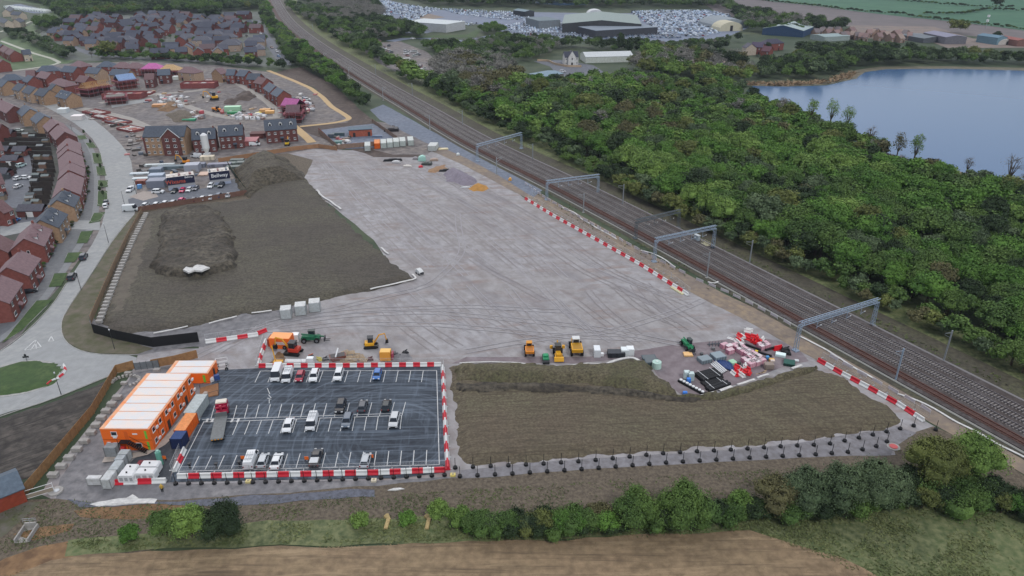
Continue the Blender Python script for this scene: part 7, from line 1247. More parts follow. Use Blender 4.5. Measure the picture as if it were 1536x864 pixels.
t = thing('charging_kiosk', 'small white boxes and blue box beside the single-storey orange cabin', 'kiosk', G(326, 570), .5); MB().box(-.6, .6, -.4, .4, 0, 1.4).build('body', m_obj, t, (46, 72, 130)); MB().box(-1.6, -.7, -.4, .4, 0, 1.0).build('side_box', m_frame, t)
t = thing('timber_ramp', 'brown timber ramp deck beside the single-storey cabin', 'ramp', G(314, 588), .35); MB().prism([(-2, 0), (2, 0), (2, .5), (-2, .1)], -2.4, 2.4).build('deck', m_objm, t, (142, 104, 74)); mb = MB()
for y in (-2.4, 2.4): mb.cyl((2, y, 0), (2, y, 1.5), .05, 4); mb.cyl((-2, y, 0), (-2, y, 1.1), .05, 4); mb.cyl((-2, y, 1.1), (2, y, 1.5), .04, 4)
mb.build('railing', m_dark, t)
t = thing('trolley_rack', 'white wheeled steel frame with black tyres beside the small cabin', 'frame', G(334, 553), .3); mb = MB()
for x in (-1.3, 1.3):
    for y in (-1, 1): mb.cyl((x, y, 0), (x, y, 2.4), .06, 5)
for z_ in (.6, 1.5, 2.4): mb.cyl((-1.3, -1, z_), (1.3, -1, z_), .05, 4); mb.cyl((-1.3, 1, z_), (1.3, 1, z_), .05, 4); mb.cyl((-1.3, -1, z_), (-1.3, 1, z_), .05, 4)
mb.build('frame', m_frame, t); bigwheels(t, (-1.2, 1.0), 1.1, .4, .25)
t = thing('person', 'person in yellow jacket and dark trousers below the white generators', 'person', G(244, 738)+Vector((0, 0, .1)), .3)
b = MB().cyl((-.1, 0, 0), (-.1, 0, .85), .09, 8, .13).cyl((.1, 0, 0), (.16, .1, .85), .09, 8, .13).build('trousers', m_obj, t, (40, 42, 48)); MB().cyl((0, 0, .8), (0, 0, 1.45), .17, 10, .22).cyl((-.25, 0, 1.4), (-.32, .1, .8), .07, 6).cyl((.25, 0, 1.4), (.34, .12, .85), .07, 6).build('jacket', m_obj, t, (196, 160, 60)); MB().cyl((0, 0, 1.45), (0, 0, 1.56), .06, 6).fr((-.1, .1, .09), 1.54, (-.09, .1, .08), 1.74).build('head', m_obj, t, (170, 130, 110), bev=.04); MB().cyl((0, 0, 1.68), (0, 0, 1.8), .14, 10, .08).build('helmet', m_obj, t, (200, 170, 60))
# ================================================================== MATERIAL YARD (lower right)
YD = R(20)
def at(cx, cy): return 1000+cx/6.98, 490+cy/6.98
def pipe_stack(label, cx, cy, L, n, rows, r_, col, hd, group=None, z=.1):
    t = thing('pipe_stack', label, 'pipe stack', (*G(*at(cx, cy))[:2], z), hd, group)
    for k in range(rows):
        for i in range(n-k): MB().cyl((-L/2, (i-(n-k-1)/2)*2.05*r_, r_+k*1.75*r_), (L/2, (i-(n-k-1)/2)*2.05*r_, r_+k*1.75*r_), r_, 10).build('pipe', m_obj, t, col)
    for x in (-L*.3, L*.3): MB().box(x-.05, x+.05, -n*r_*1.02, n*r_*1.02, (rows-1)*1.75*r_+2*r_-.04, (rows-1)*1.75*r_+2*r_+.03).build('strap', m_frame, t)
    return t
pr = yaw(at(290, 540), at(545, 470))
pipe_stack('large stack of black pipes with two white straps', 435, 530, 5.6, 7, 2, .28, (20, 21, 24), pr); pipe_stack('smaller stack of black pipes below the large one', 485, 595, 5.4, 4, 1, .3, (20, 21, 24), pr); pipe_stack('long single pair of thick black pipes nearest the membrane', 535, 640, 6.2, 2, 1, .42, (24, 25, 28), pr+.05)
crate('intermediate_tank', 'white grey plastic water tank, left one beside the black pipes', 'water tank', *at(205, 545), 1.3, 1.2, 1.9, (176, 190, 190)); crate('intermediate_tank', 'white grey plastic water tank, right one beside the black pipes', 'water tank', *at(250, 560), 1.3, 1.2, 1.9, (168, 184, 184))
t = thing('manhole_ring_row', 'row of black bases with white rings at the bottom left of the yard', 'ring row', (*G(*at(260, 645))[:2], .1), yaw(at(150, 580), at(370, 700))); MB().box(-3.6, 3.6, -.5, .5, 0, .55).build('black_base', m_black, t)
for k in range(8): MB().cyl((-3.1+k*.88, 0, .55), (-3.1+k*.88, 0, .75), .36, 12).build('ring', m_frame, t); 
crate('blue_barrel', 'bright blue round-ended barrel on the ring row', 'barrel', *at(228, 590), 1.0, 1.0, 1.1, (50, 110, 190), bev=.3); crate('blue_barrel', 'small bright blue barrel at the bottom corner of the yard', 'barrel', *at(190, 715), 1.1, .8, .7, (50, 110, 190), bev=.25)
crate('mesh_tray', 'flat grey mesh crate, left of two', 'crate', *at(395, 365), 3.0, 2.4, .9, (108, 120, 128), YD, (128, 140, 146), ribs=4); crate('mesh_tray', 'flat grey mesh crate, right of two', 'crate', *at(535, 330), 3.0, 2.8, .9, (112, 126, 136), YD, (134, 148, 156), ribs=4)
br = yaw(at(520, 400), at(620, 480))
for k in range(6):
    t = thing('blue_pipe_bundle', 'bundle of dark blue pipes beside the white tubes', 'pipe bundle', (*G(*at(560+k*22, 395+k*6))[:2], .1+.12*(k % 2)), br-.1*k, 'bundles of blue pipes')
    for j in range(4): MB().cyl((-1.9, -.35+j*.24, .14), (1.9, -.35+j*.24, .14), .12, 8).build('pipe', m_obj, t, (30, 66, 124) if j % 2 else (26, 56, 110))
for k in range(4): t = thing('white_tube', 'white tube lying beside the blue pipes', 'tube', (*G(*at(520+k*16, 450-k*9))[:2], .1), br-.05, 'white tubes beside the blue pipes'); MB().cyl((-2.3, 0, .17), (2.3, 0, .17), .17, 10).build('tube', m_frame, t); MB().cyl((2.3, 0, .17), (2.34, 0, .17), .13, 10).build('open_end', m_dark, t)
crate('green_sheet_stack', 'pale green and yellow sheet stack beside the blue pipes', 'sheet stack', *at(690, 385), 1.6, 1.8, .5, (140, 176, 150), .4); crate('dark_ball', 'dark netted bundle beside the red and white barriers', 'bundle', *at(755, 400), .9, .9, .7, (60, 62, 62), bev=.25)
# stacked barriers
def bstack(label, spots, hd):
    for i, (cx, cy, c_, z_, dr) in enumerate(spots):
        g = G(*at(cx, cy)); o = link('barrier_block', mbr, loc=(g.x, g.y, .1+z_), rz=hd+dr, col=(206, 24, 36) if c_ else (208, 208, 206)); o.scale = (1, .85, .8); tag(o, ('red ' if c_ else 'white ')+label, 'barrier', ('red ' if c_ else 'white ')+'barriers: '+label)
bstack('stacked barrier block in the lower heap near the membrane edge', [(730, 480, 1, 0, 0), (760, 500, 0, 0, 0), (790, 520, 0, 0, 0), (740, 460, 1, .7, .3), (775, 480, 0, .7, 0), (800, 500, 1, .7, .2), (860, 500, 1, 0, -.9), (840, 460, 1, .3, .2), (820, 440, 0, .5, -.6), (700, 500, 0, 0, 0), (720, 510, 1, 0, 0)], YD)
bstack('stacked barrier block in the upper heap at the top of the yard', [(750, 150, 1, 0, 0), (780, 160, 0, 0, 0), (760, 130, 1, .75, 0), (790, 140, 0, .75, 0), (850, 140, 1, 0, .3), (840, 90, 0, .9, .8), (860, 80, 0, .9, .8), (850, 120, 1, .4, .5), (900, 160, 1, 0, -.8), (930, 175, 1, 0, -.9), (960, 160, 1, 0, .5), (910, 140, 1, .75, .6), (940, 150, 1, .75, -.7), (1000, 140, 0, 0, -.9), (980, 170, 1, 0, -.4), (740, 170, 0, 0, 0)], YD)
t = thing('white_sheet_board', 'white board lying left of the upper barrier heap', 'board', G(*at(705, 140)), -.7); MB().box(-1.8, 1.8, -.45, .45, 0, .15).build('board', m_frame, t); MB().box(-1.7, 1.7, -.1, .1, .15, .18).build('batten', m_conc, t)
# pink block packs
PKs = [(600, 222), (650, 235), (660, 280), (720, 222), (760, 222), (745, 245), (780, 248), (770, 270), (815, 272), (800, 290), (845, 290), (840, 310), (880, 305), (870, 328), (915, 325), (905, 350), (950, 345), (820, 370), (860, 360), (850, 395), (900, 400), (880, 420), (930, 380), (960, 370), (990, 385), (950, 400), (985, 215), (1020, 205), (1000, 235), (1040, 225)]
for i, (cx, cy) in enumerate(PKs):
    g = G(*at(cx, cy)); k_ = i % 3; lab = ['pink wrapped brick pack in the long diagonal stack of the yard', 'white-topped pink wrapped pack in the diagonal stack of the yard', 'pale pink striped pack in the diagonal stack of the yard'][k_] if i < 26 else 'pink striped brick pack beside the black pipes at the top of the yard'
    t = thing('brick_pack', lab, 'brick pack', (g.x, g.y, .1), YD+.1+rr.uniform(-.08, .08), 'packs: '+lab); MB().box(-.95, .95, -.62, .62, 0, 1.1).build('body', m_obj, t, [(186, 130, 146), (190, 140, 154), (176, 116, 134)][k_]); MB().box(-.9, .9, -.58, .58, 1.1, 1.14).build('wrap', m_obj, t, [(200, 156, 168), (212, 204, 206), (204, 176, 184)][k_])
    for s in (-.5, .1, .6): MB().box(s-.05, s+.05, -.64, .64, .05, 1.16).build('strap', m_obj, t, (208, 192, 196))
for cx, cy, L, hd, lab in ((905, 225, 4.0, -.75, 'long black pipe bundle above the pink packs'), (1005, 290, 4.4, -.62, 'long black pipe with yellow band'), (1085, 240, 3.2, .45, 'black pipe right of the pink striped packs')):
    t = thing('black_pipe', lab, 'pipe', G(*at(cx, cy)), hd); MB().cyl((-L/2, 0, .3), (L/2, 0, .3), .3, 12).build('tube', m_black, t); 
    if 'yellow' in lab: MB().cyl((-1.9, 0, .3), (-1.2, 0, .3), .34, 12).build('yellow_band', m_obj, t, (216, 190, 40))
t = thing('steel_bars', 'dark steel frame parts at the top left of the yard', 'frame', G(*at(515, 190)), .1); mb = MB()
for k in range(5): mb.cyl((-2+k*.8, -.8, .1), (-1.4+k*.8, .8, .5), .09, 5)
mb.cyl((-2.2, 0, .3), (2.4, .2, .3), .12, 6); mb.build('bars', m_obj, t, (54, 62, 72))
crate('timber_pallet', 'pale tan sheet pallet below the green telehandler', 'pallet', *at(222, 300), 2.2, 1.8, .35, (204, 166, 116)); crate('white_crate', 'white box pack beside the red board', 'crate', *at(1190, 310), 2.4, 1.5, .6, (196, 212, 212), -.4)
t = thing('red_board', 'bright red board leaning by the black scrap', 'board', G(*at(1160, 250)), .35); MB().box(-1.1, 1.1, -.1, .1, 0, 1.5).build('panel', m_obj, t, (214, 28, 40)); MB().box(-1.1, 1.1, .1, .9, 0, .15).build('foot', m_obj, t, (180, 24, 36))
for cx, cy, lab in ((1225, 260, 'black rubber scrap heap beside the red board, left'), (1265, 290, 'black rubber scrap heap beside the red board, right'), (1250, 250, 'black rubber scrap heap beside the red board, back')): t = thing('black_scrap', lab, 'scrap', G(*at(cx, cy)), rr.uniform(0, 3)); MB().prism([(-.9, 0), (.9, 0), (.7, .6), (.1, .9), (-.7, .5)], -.6, .6).build('body', m_black, t, bev=.15); MB().cyl((-.8, .2, .3), (.9, .5, .8), .18, 7).build('tube', m_black, t)
crate('green_crate_pair', 'dark green ribbed crate pair at the right end of the yard', 'crate', *at(1280, 395), 2.6, 2.4, .6, (28, 62, 56), -.35, (36, 84, 74), ribs=4); crate('white_slab', 'small white slab beside the dark green crates', 'slab', *at(1360, 365), 1.0, .7, .3, (190, 196, 198), -.3)
crate('blue_drum', 'blue and white drum beside the tan block', 'drum', *at(1052, 345), .8, .8, .8, (70, 130, 180), bev=.2); crate('tan_block', 'tan stone block beside the blue drum', 'block', *at(1098, 365), 1.3, .9, .6, (190, 150, 80)); crate('rubble_block', 'grey-brown rubble cube pile at the right of the pink packs', 'rubble', *at(1065, 440), 2.2, 1.6, 1.3, (124, 112, 104), bev=.25); crate('pale_cap', 'pale block on the rubble pile', 'block', *at(1100, 415), 1.0, .7, .4, (190, 178, 170), z0=1.2)
for k in range(3): t = thing('timber_plank', 'pale timber plank lying below the rubble pile', 'plank', G(*at(985+k*18, 490-k*10)), .3+.2*k, 'pale timber planks'); MB().box(-1.3, 1.3, -.12, .12, 0, .1).build('plank', M('pale_timber', 0), t)
crate('brown_sack', 'dark bundle left of the grey mesh crates', 'bundle', *at(365, 300), .8, .8, .5, (70, 72, 74), bev=.2); crate('brown_sack', 'grey bundle above the grey mesh crates', 'bundle', *at(485, 245), .9, .8, .6, (96, 96, 98), bev=.2)
t = thing('yellow_foam_strip', 'cream strip lying at the lower end of the long barrier line', 'strip', G(1015, 437), ra+PI); MB().box(-2.6, 2.6, -.4, .4, 0, .5).build('body', m_obj, t, (204, 198, 162), bev=.1); MB().box(-2.4, 2.4, -.15, .15, .5, .55).build('ridge', m_obj, t, (190, 184, 150))
# three white cubes and dump bag
for px, py, lab in ((427.5, 474, 'white steel cube store, left of the three beside the topsoil'), (449.5, 468.5, 'white steel cube store, middle of the three beside the topsoil'), (470.5, 463.5, 'white steel cube store, right of the three beside the topsoil')): t = container(lab, [(px-8, py-15), (px+8, py-16.5), (px+9, py-9.5), (px-7, py-8)], 2.9, (190, 198, 202), (210, 213, 214), 'container', 'storage_cube', ribs=False)
t = thing('white_machine', 'small white rounded machine at the tip of the dark topsoil', 'machine', G(629.5, 411), -.9); MB().prism([(-1.3, .3), (1.2, .3), (1.3, 1.0), (.5, 1.6), (-.8, 1.7), (-1.3, 1.1)], -.75, .75).build('body', m_obj, t, (200, 202, 202), bev=.15); MB().box(.3, 1.36, -.6, .6, .5, 1.0).build('grille', m_dark, t); wheels(t, (-.7, .8), .75, .35)
# container row and stores at the far end of the hardstanding
for i, (px, py, c_, lab) in enumerate([(550.5, 227, (192, 200, 200), 'white container standing apart at the left of the far row'), (565, 223.5, ORG, 'orange container in the far row'), (574.5, 223, (188, 198, 196), 'white container right of the orange one in the far row'), (584, 222, (190, 200, 198), 'second white container right of the orange one'), (593.5, 221, (190, 200, 198), 'third white container right of the orange one'), (603, 220, (190, 200, 198), 'fourth white container right of the orange one'), (615, 219, (184, 194, 192), 'white container with black unit at the right end of the far row')]):
    container(lab, [(px-5, py-14), (px+3.5, py-14.3), (px+6, py-8.5), (px-2.5, py-8)], 2.7, c_, (204, 210, 208) if c_ != ORG else (232, 150, 96), ribs=False)
container('white container alone on the sandy area beside the blue-grey stone', [(643, 213.5), (655, 214), (656, 219), (644, 219)], 2.6, (196, 202, 202), (206, 210, 210), ribs=False)
for px, py, L, W_, H, c_, lab in ((633, 241, 3.6, 2.6, 2.2, (150, 190, 180), 'pale green site tank among the rubble at the far end'), (589, 241.5, 9, 1.4, 1.1, (30, 30, 34), 'long black pipe pile at the far end of the hardstanding'), (594, 244.5, 4, 2, 1, (176, 176, 178), 'grey white block pile beside the black pipes'), (640, 247, 5, 3, 1.2, (60, 66, 64), 'dark green netting heap at the far end'), (631, 251, 2, 1.4, .8, (186, 40, 56), 'small red drum in the rubble at the far end'), (611, 250, 4, 1.2, .7, (196, 192, 186), 'white sheeting beside the rubble at the far end'), (669, 257, 6.5, 1.2, 1.0, (26, 26, 30), 'black pipe bundle behind the gravel pile'), (665, 224, 5, 2.2, .5, (196, 184, 150), 'pale planks right of the lone white container'), (687, 233, 1.6, 1.4, 1.0, (200, 206, 208), 'tiny white boat-like unit on the blue-grey stone'), (698, 281.5, 4, .5, .4, (200, 204, 208), 'white pipe lying beside the orange sand pile'), (765, 271, 1.4, 1.2, 1.2, (206, 150, 70), 'small orange machine at the edge of the blue-grey stone'), (587, 196, 8, 5, 1.6, (40, 38, 42), 'dark heap beside the blue-grey stone'), (623, 239, 2.4, 2, 1, (130, 126, 130), 'grey block stack at the far end'), (651, 241, 4, 2, 1, (150, 132, 120), 'brownish pallet stack at the far end')):
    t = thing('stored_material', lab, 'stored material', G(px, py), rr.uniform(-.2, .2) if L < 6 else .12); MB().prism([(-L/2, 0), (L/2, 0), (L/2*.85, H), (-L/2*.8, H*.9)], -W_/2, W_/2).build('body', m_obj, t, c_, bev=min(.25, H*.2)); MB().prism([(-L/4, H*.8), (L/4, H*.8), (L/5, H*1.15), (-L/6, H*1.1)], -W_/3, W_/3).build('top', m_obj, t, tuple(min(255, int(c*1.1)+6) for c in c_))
# ================================================================== SALES COMPOUND
patch('sales_car_park', [(192, 300), (214, 292), (232, 280), (252, 290), (330, 280), (352, 268), (368, 288), (340, 294), (215, 312), (196, 316)], m_asph, .16, 6, .1); patch('sales_yard', [(200, 270), (206, 258), (250, 246), (290, 240), (330, 236), (350, 248), (352, 270), (300, 285), (240, 288), (214, 292)], m_site, .15, 6, .2); patch('sales_apron', [(194, 296), (214, 288), (232, 288), (238, 296), (215, 302)], M('apron', (160, 150, 144), c2=(148, 140, 134), sc=1), .19, 6, .1)
hoard('compound_wall', [(208, 318.5), (212, 317), (300, 303.5), (371, 292)], 2.0, 'brown hoarding wall along the bottom of the sales compound', M('brown_boards', (112, 84, 74), c2=(98, 74, 66), sc=.6), 'wall', side=.1)
hoard('green_hoarding', [(342, 249), (350, 262), (371, 291)], 2.2, 'dark green hoarding down the right side of the sales compound', M('green_boards', (54, 70, 58), c2=(44, 58, 50), sc=.6), 'fence', side=.1)
def banner(label, p0, p1, zt, zb, boxD, word, small, c1, col=(28, 32, 58)):
    a = G(*p0, z=zt); b = G(*p1, z=zt); L = (b-a).length; t = thing('sales_cabin', label, 'cabin', (*((a+b)/2)[:2], .15), math.atan2((b-a).y, (b-a).x))
    MB().box(-L/2, L/2, .15, boxD, 0, zt-.4).build('cabin_body', m_obj, t, (156, 158, 164)); MB().box(-L/2-.1, L/2+.1, .1, boxD+.1, zt-.4, zt-.2).build('cabin_roof', m_obj, t, (190, 184, 178))
    bn = MB().box(-L/2, L/2, -.1, .1, zb, zt).build('banner', m_obj, t, col)
    MB().box(-L/2, L/2, -1.4, -1.25, 0, 1.1).build('white_fence', m_obj, t, (150, 160, 182))
    def text(s, size, x, z_, mat):
        cu = bpy.data.curves.new('lettering', 'FONT'); cu.body = s; cu.size = size; cu.extrude = .02; cu.align_x = 'CENTER'; cu.offset = .012*size; cu.materials.append(mat); tmp = bpy.data.objects.new('tmp', cu); me = bpy.data.meshes.new_from_object(tmp); bpy.data.objects.remove(tmp); o = link('lettering', me, bn); o.location = (x, -.13, z_); o.rotation_euler = (PI/2, 0, 0)
    text(word, (zt-zb)*.72 if small else (zt-zb)*.66, -L*.2 if small else 0, zb+(.4 if small else .95), c1)
    if small: text(small, (zt-zb)*.32, L*.3, zt-.95, m_frame)
    for k in range(5): MB().box(-L/2+L*(k+.15)/5, -L/2+L*(k+.6)/5, boxD*.3, boxD*.7, zt-.2, zt+.25).build('roof_unit', m_obj, t, random.choice([(196, 190, 186), (120, 80, 80), (90, 100, 110), (206, 200, 196)]))
    return t
banner('sales cabin with long navy banner lettered in rust orange', (249.5, 267.5), (290.5, 262.5), 5.0, 1.9, 6, 'Wixams', 'Bellway', M('rust_lettering', (176, 84, 66)))
banner('sales cabin with shorter navy banner lettered in white', (312.5, 259.5), (343.5, 256), 5.2, 2.0, 6, 'Bellway', None, m_frame)
for px, py, L, W_, H, c_, lab in ((237, 280, 7, 5, 3, (110, 116, 130), 'grey cabin with black awning left of the first banner'), (237, 272, 6, 4, 3, (140, 152, 168), 'pale blue-grey cabin behind the awning cabin'), (236, 262, 5, 4, 2.8, (104, 116, 130), 'small blue-grey cabin at the left of the compound'), (213, 276, 4, 3, 1.6, (110, 60, 50), 'rusty skip heap at the compound entrance'), (210, 283, 1.6, 1.4, 1.6, (90, 140, 190), 'small light blue drum at the compound entrance'), (216, 269, 9, 2.4, .6, (176, 186, 190), 'pale stacked panels, front row left of the compound'), (212, 262, 9, 2.4, .7, (170, 180, 186), 'pale stacked panels, middle row left of the compound'), (238, 249, 14, 2, .8, (176, 184, 186), 'long pale panel stack at the back of the compound'), (290, 256, 6, 5, 3, (146, 150, 162), 'grey cabin between the two banners'), (306, 262, 4, 5, .5, (176, 150, 134), 'tan paved patch between the banners'), (262, 254, 14, 3, 1.6, (96, 110, 118), 'dark blue-grey store row behind the first banner'), (312, 240, 6, 3, 1.8, (200, 190, 170), 'cream roofed box right of the white tank'), (330, 250, 10, 3, 1.4, (120, 122, 136), 'grey store row behind the second banner'), (302, 251, 4, 3, 1.8, (110, 116, 130), 'dark cabin at the centre of the compound'), (346, 248, 5, 3, 1.2, (92, 104, 100), 'dark green stacked pallets, left of the spoil heap'), (356, 243, 6, 3, 1.2, (84, 94, 92), 'dark green stacked pallets beside the spoil heap'), (364, 246, 5, 3, 1.0, (98, 106, 104), 'grey-green stacked pallets against the spoil heap'), (352, 253, 7, 3, 1.1, (88, 98, 96), 'grey-green stacked pallets below the others')):
    crate('compound_store', lab, 'store', px, py, L, W_, H, c_, .12, ribs=2 if H < 2 else 0)
t = thing('silo', 'tall white mortar silo standing in front of the brick house', 'silo', G(312, 238)); MB().cyl((0, 0, 5), (0, 0, 11), 1.6, 14).cyl((0, 0, 2.5), (0, 0, 5), .5, 14, 1.6).build('tank', m_obj, t, (204, 206, 206)); MB().box(-1.3, 1.3, -1.3, 1.3, 0, 2.6).build('base', m_obj, t, (188, 190, 192)); MB().cyl((0, 0, 11), (0, 0, 11.8), 1.5, 14, .5).build('cap', m_frame, t)
excavator('orange-yellow excavator behind the sales compound', 279, 245, R(175), YO, 1.3); excavator('yellow excavator in the middle of the construction quarter', 322, 149, R(200), YE, 1.8); excavator('yellow digger in front of the three-dormer row', 431, 217, R(95), (206, 170, 40), 1.1); dumper('orange dumper in the construction quarter', 325, 165, R(160), YO, 1.0)
putcar('van', WH, 294.5, 234, 2.8, 'white pickup truck behind the sales compound')
for i, (px, py, L, W_, H, c_, lab) in enumerate([(350, 167, 9, 4, 2.8, (150, 190, 160), 'pale green site container beside the site road'), (350, 171, 6, 3, 1.2, (40, 120, 76), 'green sheeted stack below the pale green container'), (284, 181, 7, 3, .9, (40, 130, 96), 'flat green sheeting beside the bags'), (58+38, 169, 5, 5, 2.4, (196, 202, 204), 'white drum-like store beside the road junction'), (118, 179, 6, 5, 2.2, (200, 196, 196), 'white and red wrapped store beside the road junction'), (398, 168, 6, 3, 1.6, (196, 150, 96), 'orange timber pack near the foot of the terrace'), (405, 170, 5, 3, 1.4, (204, 160, 100), 'second orange timber pack near the foot of the terrace'), (276, 119, 14, 4, 2.2, (196, 204, 200), 'white sheeted stack behind the red deck'), (240, 160, 8, 4, 1.4, (178, 132, 90), 'orange sand bay near the rubble')]):
    crate('site_store', lab, 'store', px, py, L, W_, H, c_, .1)
for i in range(120):
    z0 = [(296, 174, 20, 9, 14), (375, 176, 46, 8, 44), (256, 154, 34, 16, 36), (458, 160, 26, 14, 26)][0 if i < 14 else 1 if i < 58 else 2 if i < 94 else 3]; px = z0[0]+rr.uniform(-1, 1)*z0[2]/2; py = z0[1]+rr.uniform(-1, 1)*z0[3]/2+((px-458)*.45 if z0[0] == 458 else 0)
    c_ = rr.choice([(198, 200, 202), (150, 146, 146), (186, 190, 196), (130, 110, 104), (180, 80, 90) if i % 5 == 0 else (120, 124, 128), (206, 190, 80) if i % 9 == 0 else (160, 154, 150)])
    g = G(px, py); o = link('material_pack', bpy.data.meshes.get('material_pack') or MB().prism([(-.8, 0), (.8, 0), (.85, .7), (.5, 1.0), (-.6, .95), (-.85, .6)], -.7, .7).mesh('material_pack', m_obj), loc=(g.x, g.y, .05), rz=rr.uniform(0, 3), col=c_); o.scale = [rr.uniform(.9, 1.9) for _ in range(3)]
    zn = ['beside the green sheeting', 'in the band behind the brick rows', 'on the rubble of the construction quarter', 'by the yellow path'][0 if i < 14 else 1 if i < 58 else 2 if i < 94 else 3]; tag(o, 'small bag or pack of building material '+zn, 'material pack', 'material packs '+zn)
for i in range(150):
    px, py, zn = rr.choice([(rr.uniform(130, 210), rr.uniform(175, 215), 'among the started foundations'), (rr.uniform(200, 330), rr.uniform(136, 158), 'around the upper scaffolds'), (rr.uniform(190, 220), rr.uniform(205, 238), 'left of the apartment block'), (rr.uniform(330, 410), rr.uniform(160, 178), 'in front of the pale green container'), (rr.uniform(500, 530), rr.uniform(205, 222), 'in the substation yard'), (rr.uniform(205, 340), rr.uniform(244, 268), 'between the cabins of the sales compound'), (rr.uniform(440, 476), rr.uniform(142, 172), 'by the scaffolded houses')])
    if zn == 'among the started foundations': py = 165+(px-130)*.5+rr.uniform(-8, 12)
    g = G(px, py); o = link('material_pack', bpy.data.meshes['material_pack'], loc=(g.x, g.y, .05), rz=rr.uniform(0, 3), col=rr.choice([(190, 190, 190), (140, 134, 130), (96, 92, 92), (150, 80, 80), (120, 104, 96), (80, 90, 104), (176, 150, 120), (70, 66, 64)])); o.scale = [rr.uniform(.6, 2.6), rr.uniform(.6, 1.6), rr.uniform(.4, 1.4)]; tag(o, 'small stack of building material '+zn, 'material pack', 'material stacks '+zn)
# back gardens: fences, sheds
m_fd = M('dark_garden_fence', (62, 56, 54), c2=(50, 46, 44), sc=1); rr = random.Random(12)
fm = MB().box(0, 1, -.05, .05, 0, 1.8).mesh('garden_fence', m_fd)
def gfence(p, q, lab='dark garden fence between the back gardens behind the terrace'):
    a = G(*p); b = G(*q); o = link('garden_fence', fm, loc=(*a[:2], .05), rz=math.atan2((b-a).y, (b-a).x)); o.scale = ((b-a).length, 1, 1); tag(o, lab, 'fence', 'dark garden fences behind the terrace')
for i in range(16):
    y = 206+i*6.6; x1 = 84-abs(i-8)*1.3; gfence((x1-34 if i > 4 else x1-60, y-2+i*.3), (x1, y))
for i in range(9): gfence((0, 212+i*6), (26, 213+i*6))
gfence((52, 236), (47, 300)); gfence((0, 250), (14, 250)); gfence((47, 300), (40, 330)); gfence((25, 225), (52, 236))
for i, (px, py) in enumerate([(50, 209), (62, 224), (58, 240), (66, 252), (56, 268), (64, 262), (53, 277), (60, 292), (48, 298), (46, 303), (56, 308), (44, 312), (22, 222), (12, 230), (6, 260), (10, 268), (18, 243), (24, 240), (30, 236), (70, 216), (40, 206), (72, 240), (70, 270), (36, 318), (4, 300), (6, 240)]):
    g = G(px, py); t = thing('garden_shed', 'small shed in the back gardens behind the terrace', 'shed', (g.x, g.y, .05), rr.uniform(-.1, .2), 'sheds in the back gardens'); MB().box(-1.5, 1.5, -1, 1, 0, 1.9).build('wall', m_obj, t, rr.choice([(80, 76, 74), (120, 96, 84), (70, 72, 76), (134, 120, 104)])); roofmesh(3, 2, 1.9, 2.5, ov=.1, th=.06).build('roof', m_obj, t, rr.choice([(84, 92, 96), (108, 118, 118), (70, 76, 82), (120, 126, 128)]))
for i, (px, py, L, wl) in enumerate([(20, 246, 7, RED), (4, 232, 8, REDD), (2, 266, 8, REDD), (34, 232, 6, RED), (0, 327, 6, RED), (52, 322, 9, REDD), (12, 206, 7, REDD)]):
    t = thing('garage', ['dark roofed garage beside the pale green car', 'long garage at the left of the gardens', 'garage left of the parking court', 'garage at the top of the parking court', 'red brick garage end at the left edge', 'low brown walled garage by the side road', 'garage behind the upper gardens'][i], 'garage', G(px, py), .05); MB().box(-L/2, L/2, -2.8, 2.8, 0, 2.4).build('wall', m_wall, t, wl); roofmesh(L, 5.6, 2.4, 4, ov=.2).build('roof', m_roof, t, (84, 84, 94)); MB().box(-1.2, 1.2, -2.86, -2.8, 0, 2.1).build('garage_door', m_frame, t)
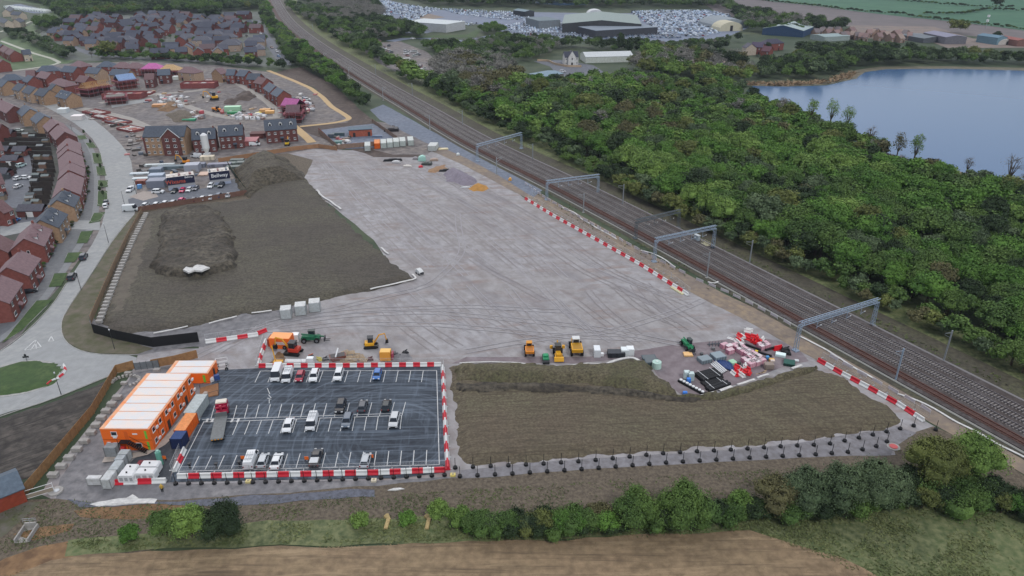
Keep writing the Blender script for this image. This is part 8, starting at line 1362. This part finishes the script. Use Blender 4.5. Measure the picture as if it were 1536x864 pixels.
for i in range(9):  # left-hand houses behind the gardens
    a, b, lab = [((-14, 186), (2, 186), 'red house behind the upper gardens, left edge'), ((-14, 214), (0, 212), 'red house at the left edge beside the gardens'), ((-12, 262), (0, 260), 'red house at the left edge beside the parking court'), ((-12, 305), (2, 300), 'red house at the left edge above the blue car'), ((-16, 366), (-2, 352), 'pink roofed house at the left edge behind the terrace'), None, None, None, None][i] or (None,)*3
    if a: house(lab, a, b, 8.4, D=8, wall=RED, roof=PINKD, nw=2, lite=True, chim=False, group='houses at the left edge')
# front garden shrubs of the terrace
for i, (x, y, r_, s) in enumerate(along([(118, 232), (133, 262), (131, 290), (122, 318), (108, 340), (90, 362), (74, 386), (58, 412), (36, 450)], 3.4)):
    o = link('shrub', full_mesh(('dark0', 'mid1', 'brown0', 'dark1')[i % 4]), loc=(x+rr.uniform(-.8, .8), y, 0), rz=rr.uniform(0, 6)); k = rr.uniform(.12, .2); o.scale = (k*1.4, k*1.4, k); tag(o, 'small dark shrub in the front gardens of the terrace', 'shrub', 'front garden shrubs of the terrace')
for px, py in ((127, 203), (137, 218), (148, 240), (152, 255), (154, 284), (151, 290), (156, 296)): o = link('young_tree', full_mesh('dark1'), loc=G(px, py), rz=rr.uniform(0, 6)); o.scale = (.14, .14, .3); tag(o, 'thin young street tree in the grass verges beside the road', 'tree', 'young street trees')
for i in range(130):
    g = G(70+rr.random()*330, 32+rr.random()*57); o = link('garden_tree', full_mesh(rr.choice(['dark0', 'mid0', 'mid1', 'blue0', 'grey0'])), loc=g, rz=rr.uniform(0, 6)); k = rr.uniform(.4, .8); o.scale = (k, k, k); tag(o, 'garden tree between the dark roofs of the far estate', 'tree', 'garden trees of the far estate')
# ================================================================== AIR
hz = MB().box(-5200, 5200, -1000, 7200, -1.2, 97).build('haze', []); hz['kind'] = 'stuff'; hz['label'] = 'thin blue-grey haze'; 
hm = bpy.data.materials.new('haze_air'); hm.use_nodes = True; n = hm.node_tree; n.nodes.remove(n.nodes['Principled BSDF']); pv = n.nodes.new('ShaderNodeVolumePrincipled'); pv.inputs['Color'].default_value = (.72, .82, 1, 1); pv.inputs['Density'].default_value = .00006; pv.inputs['Anisotropy'].default_value = .1; n.links.new(pv.outputs[0], n.nodes['Material Output'].inputs['Volume']); hz.data.materials.append(hm)
print('objects', len(bpy.data.objects))
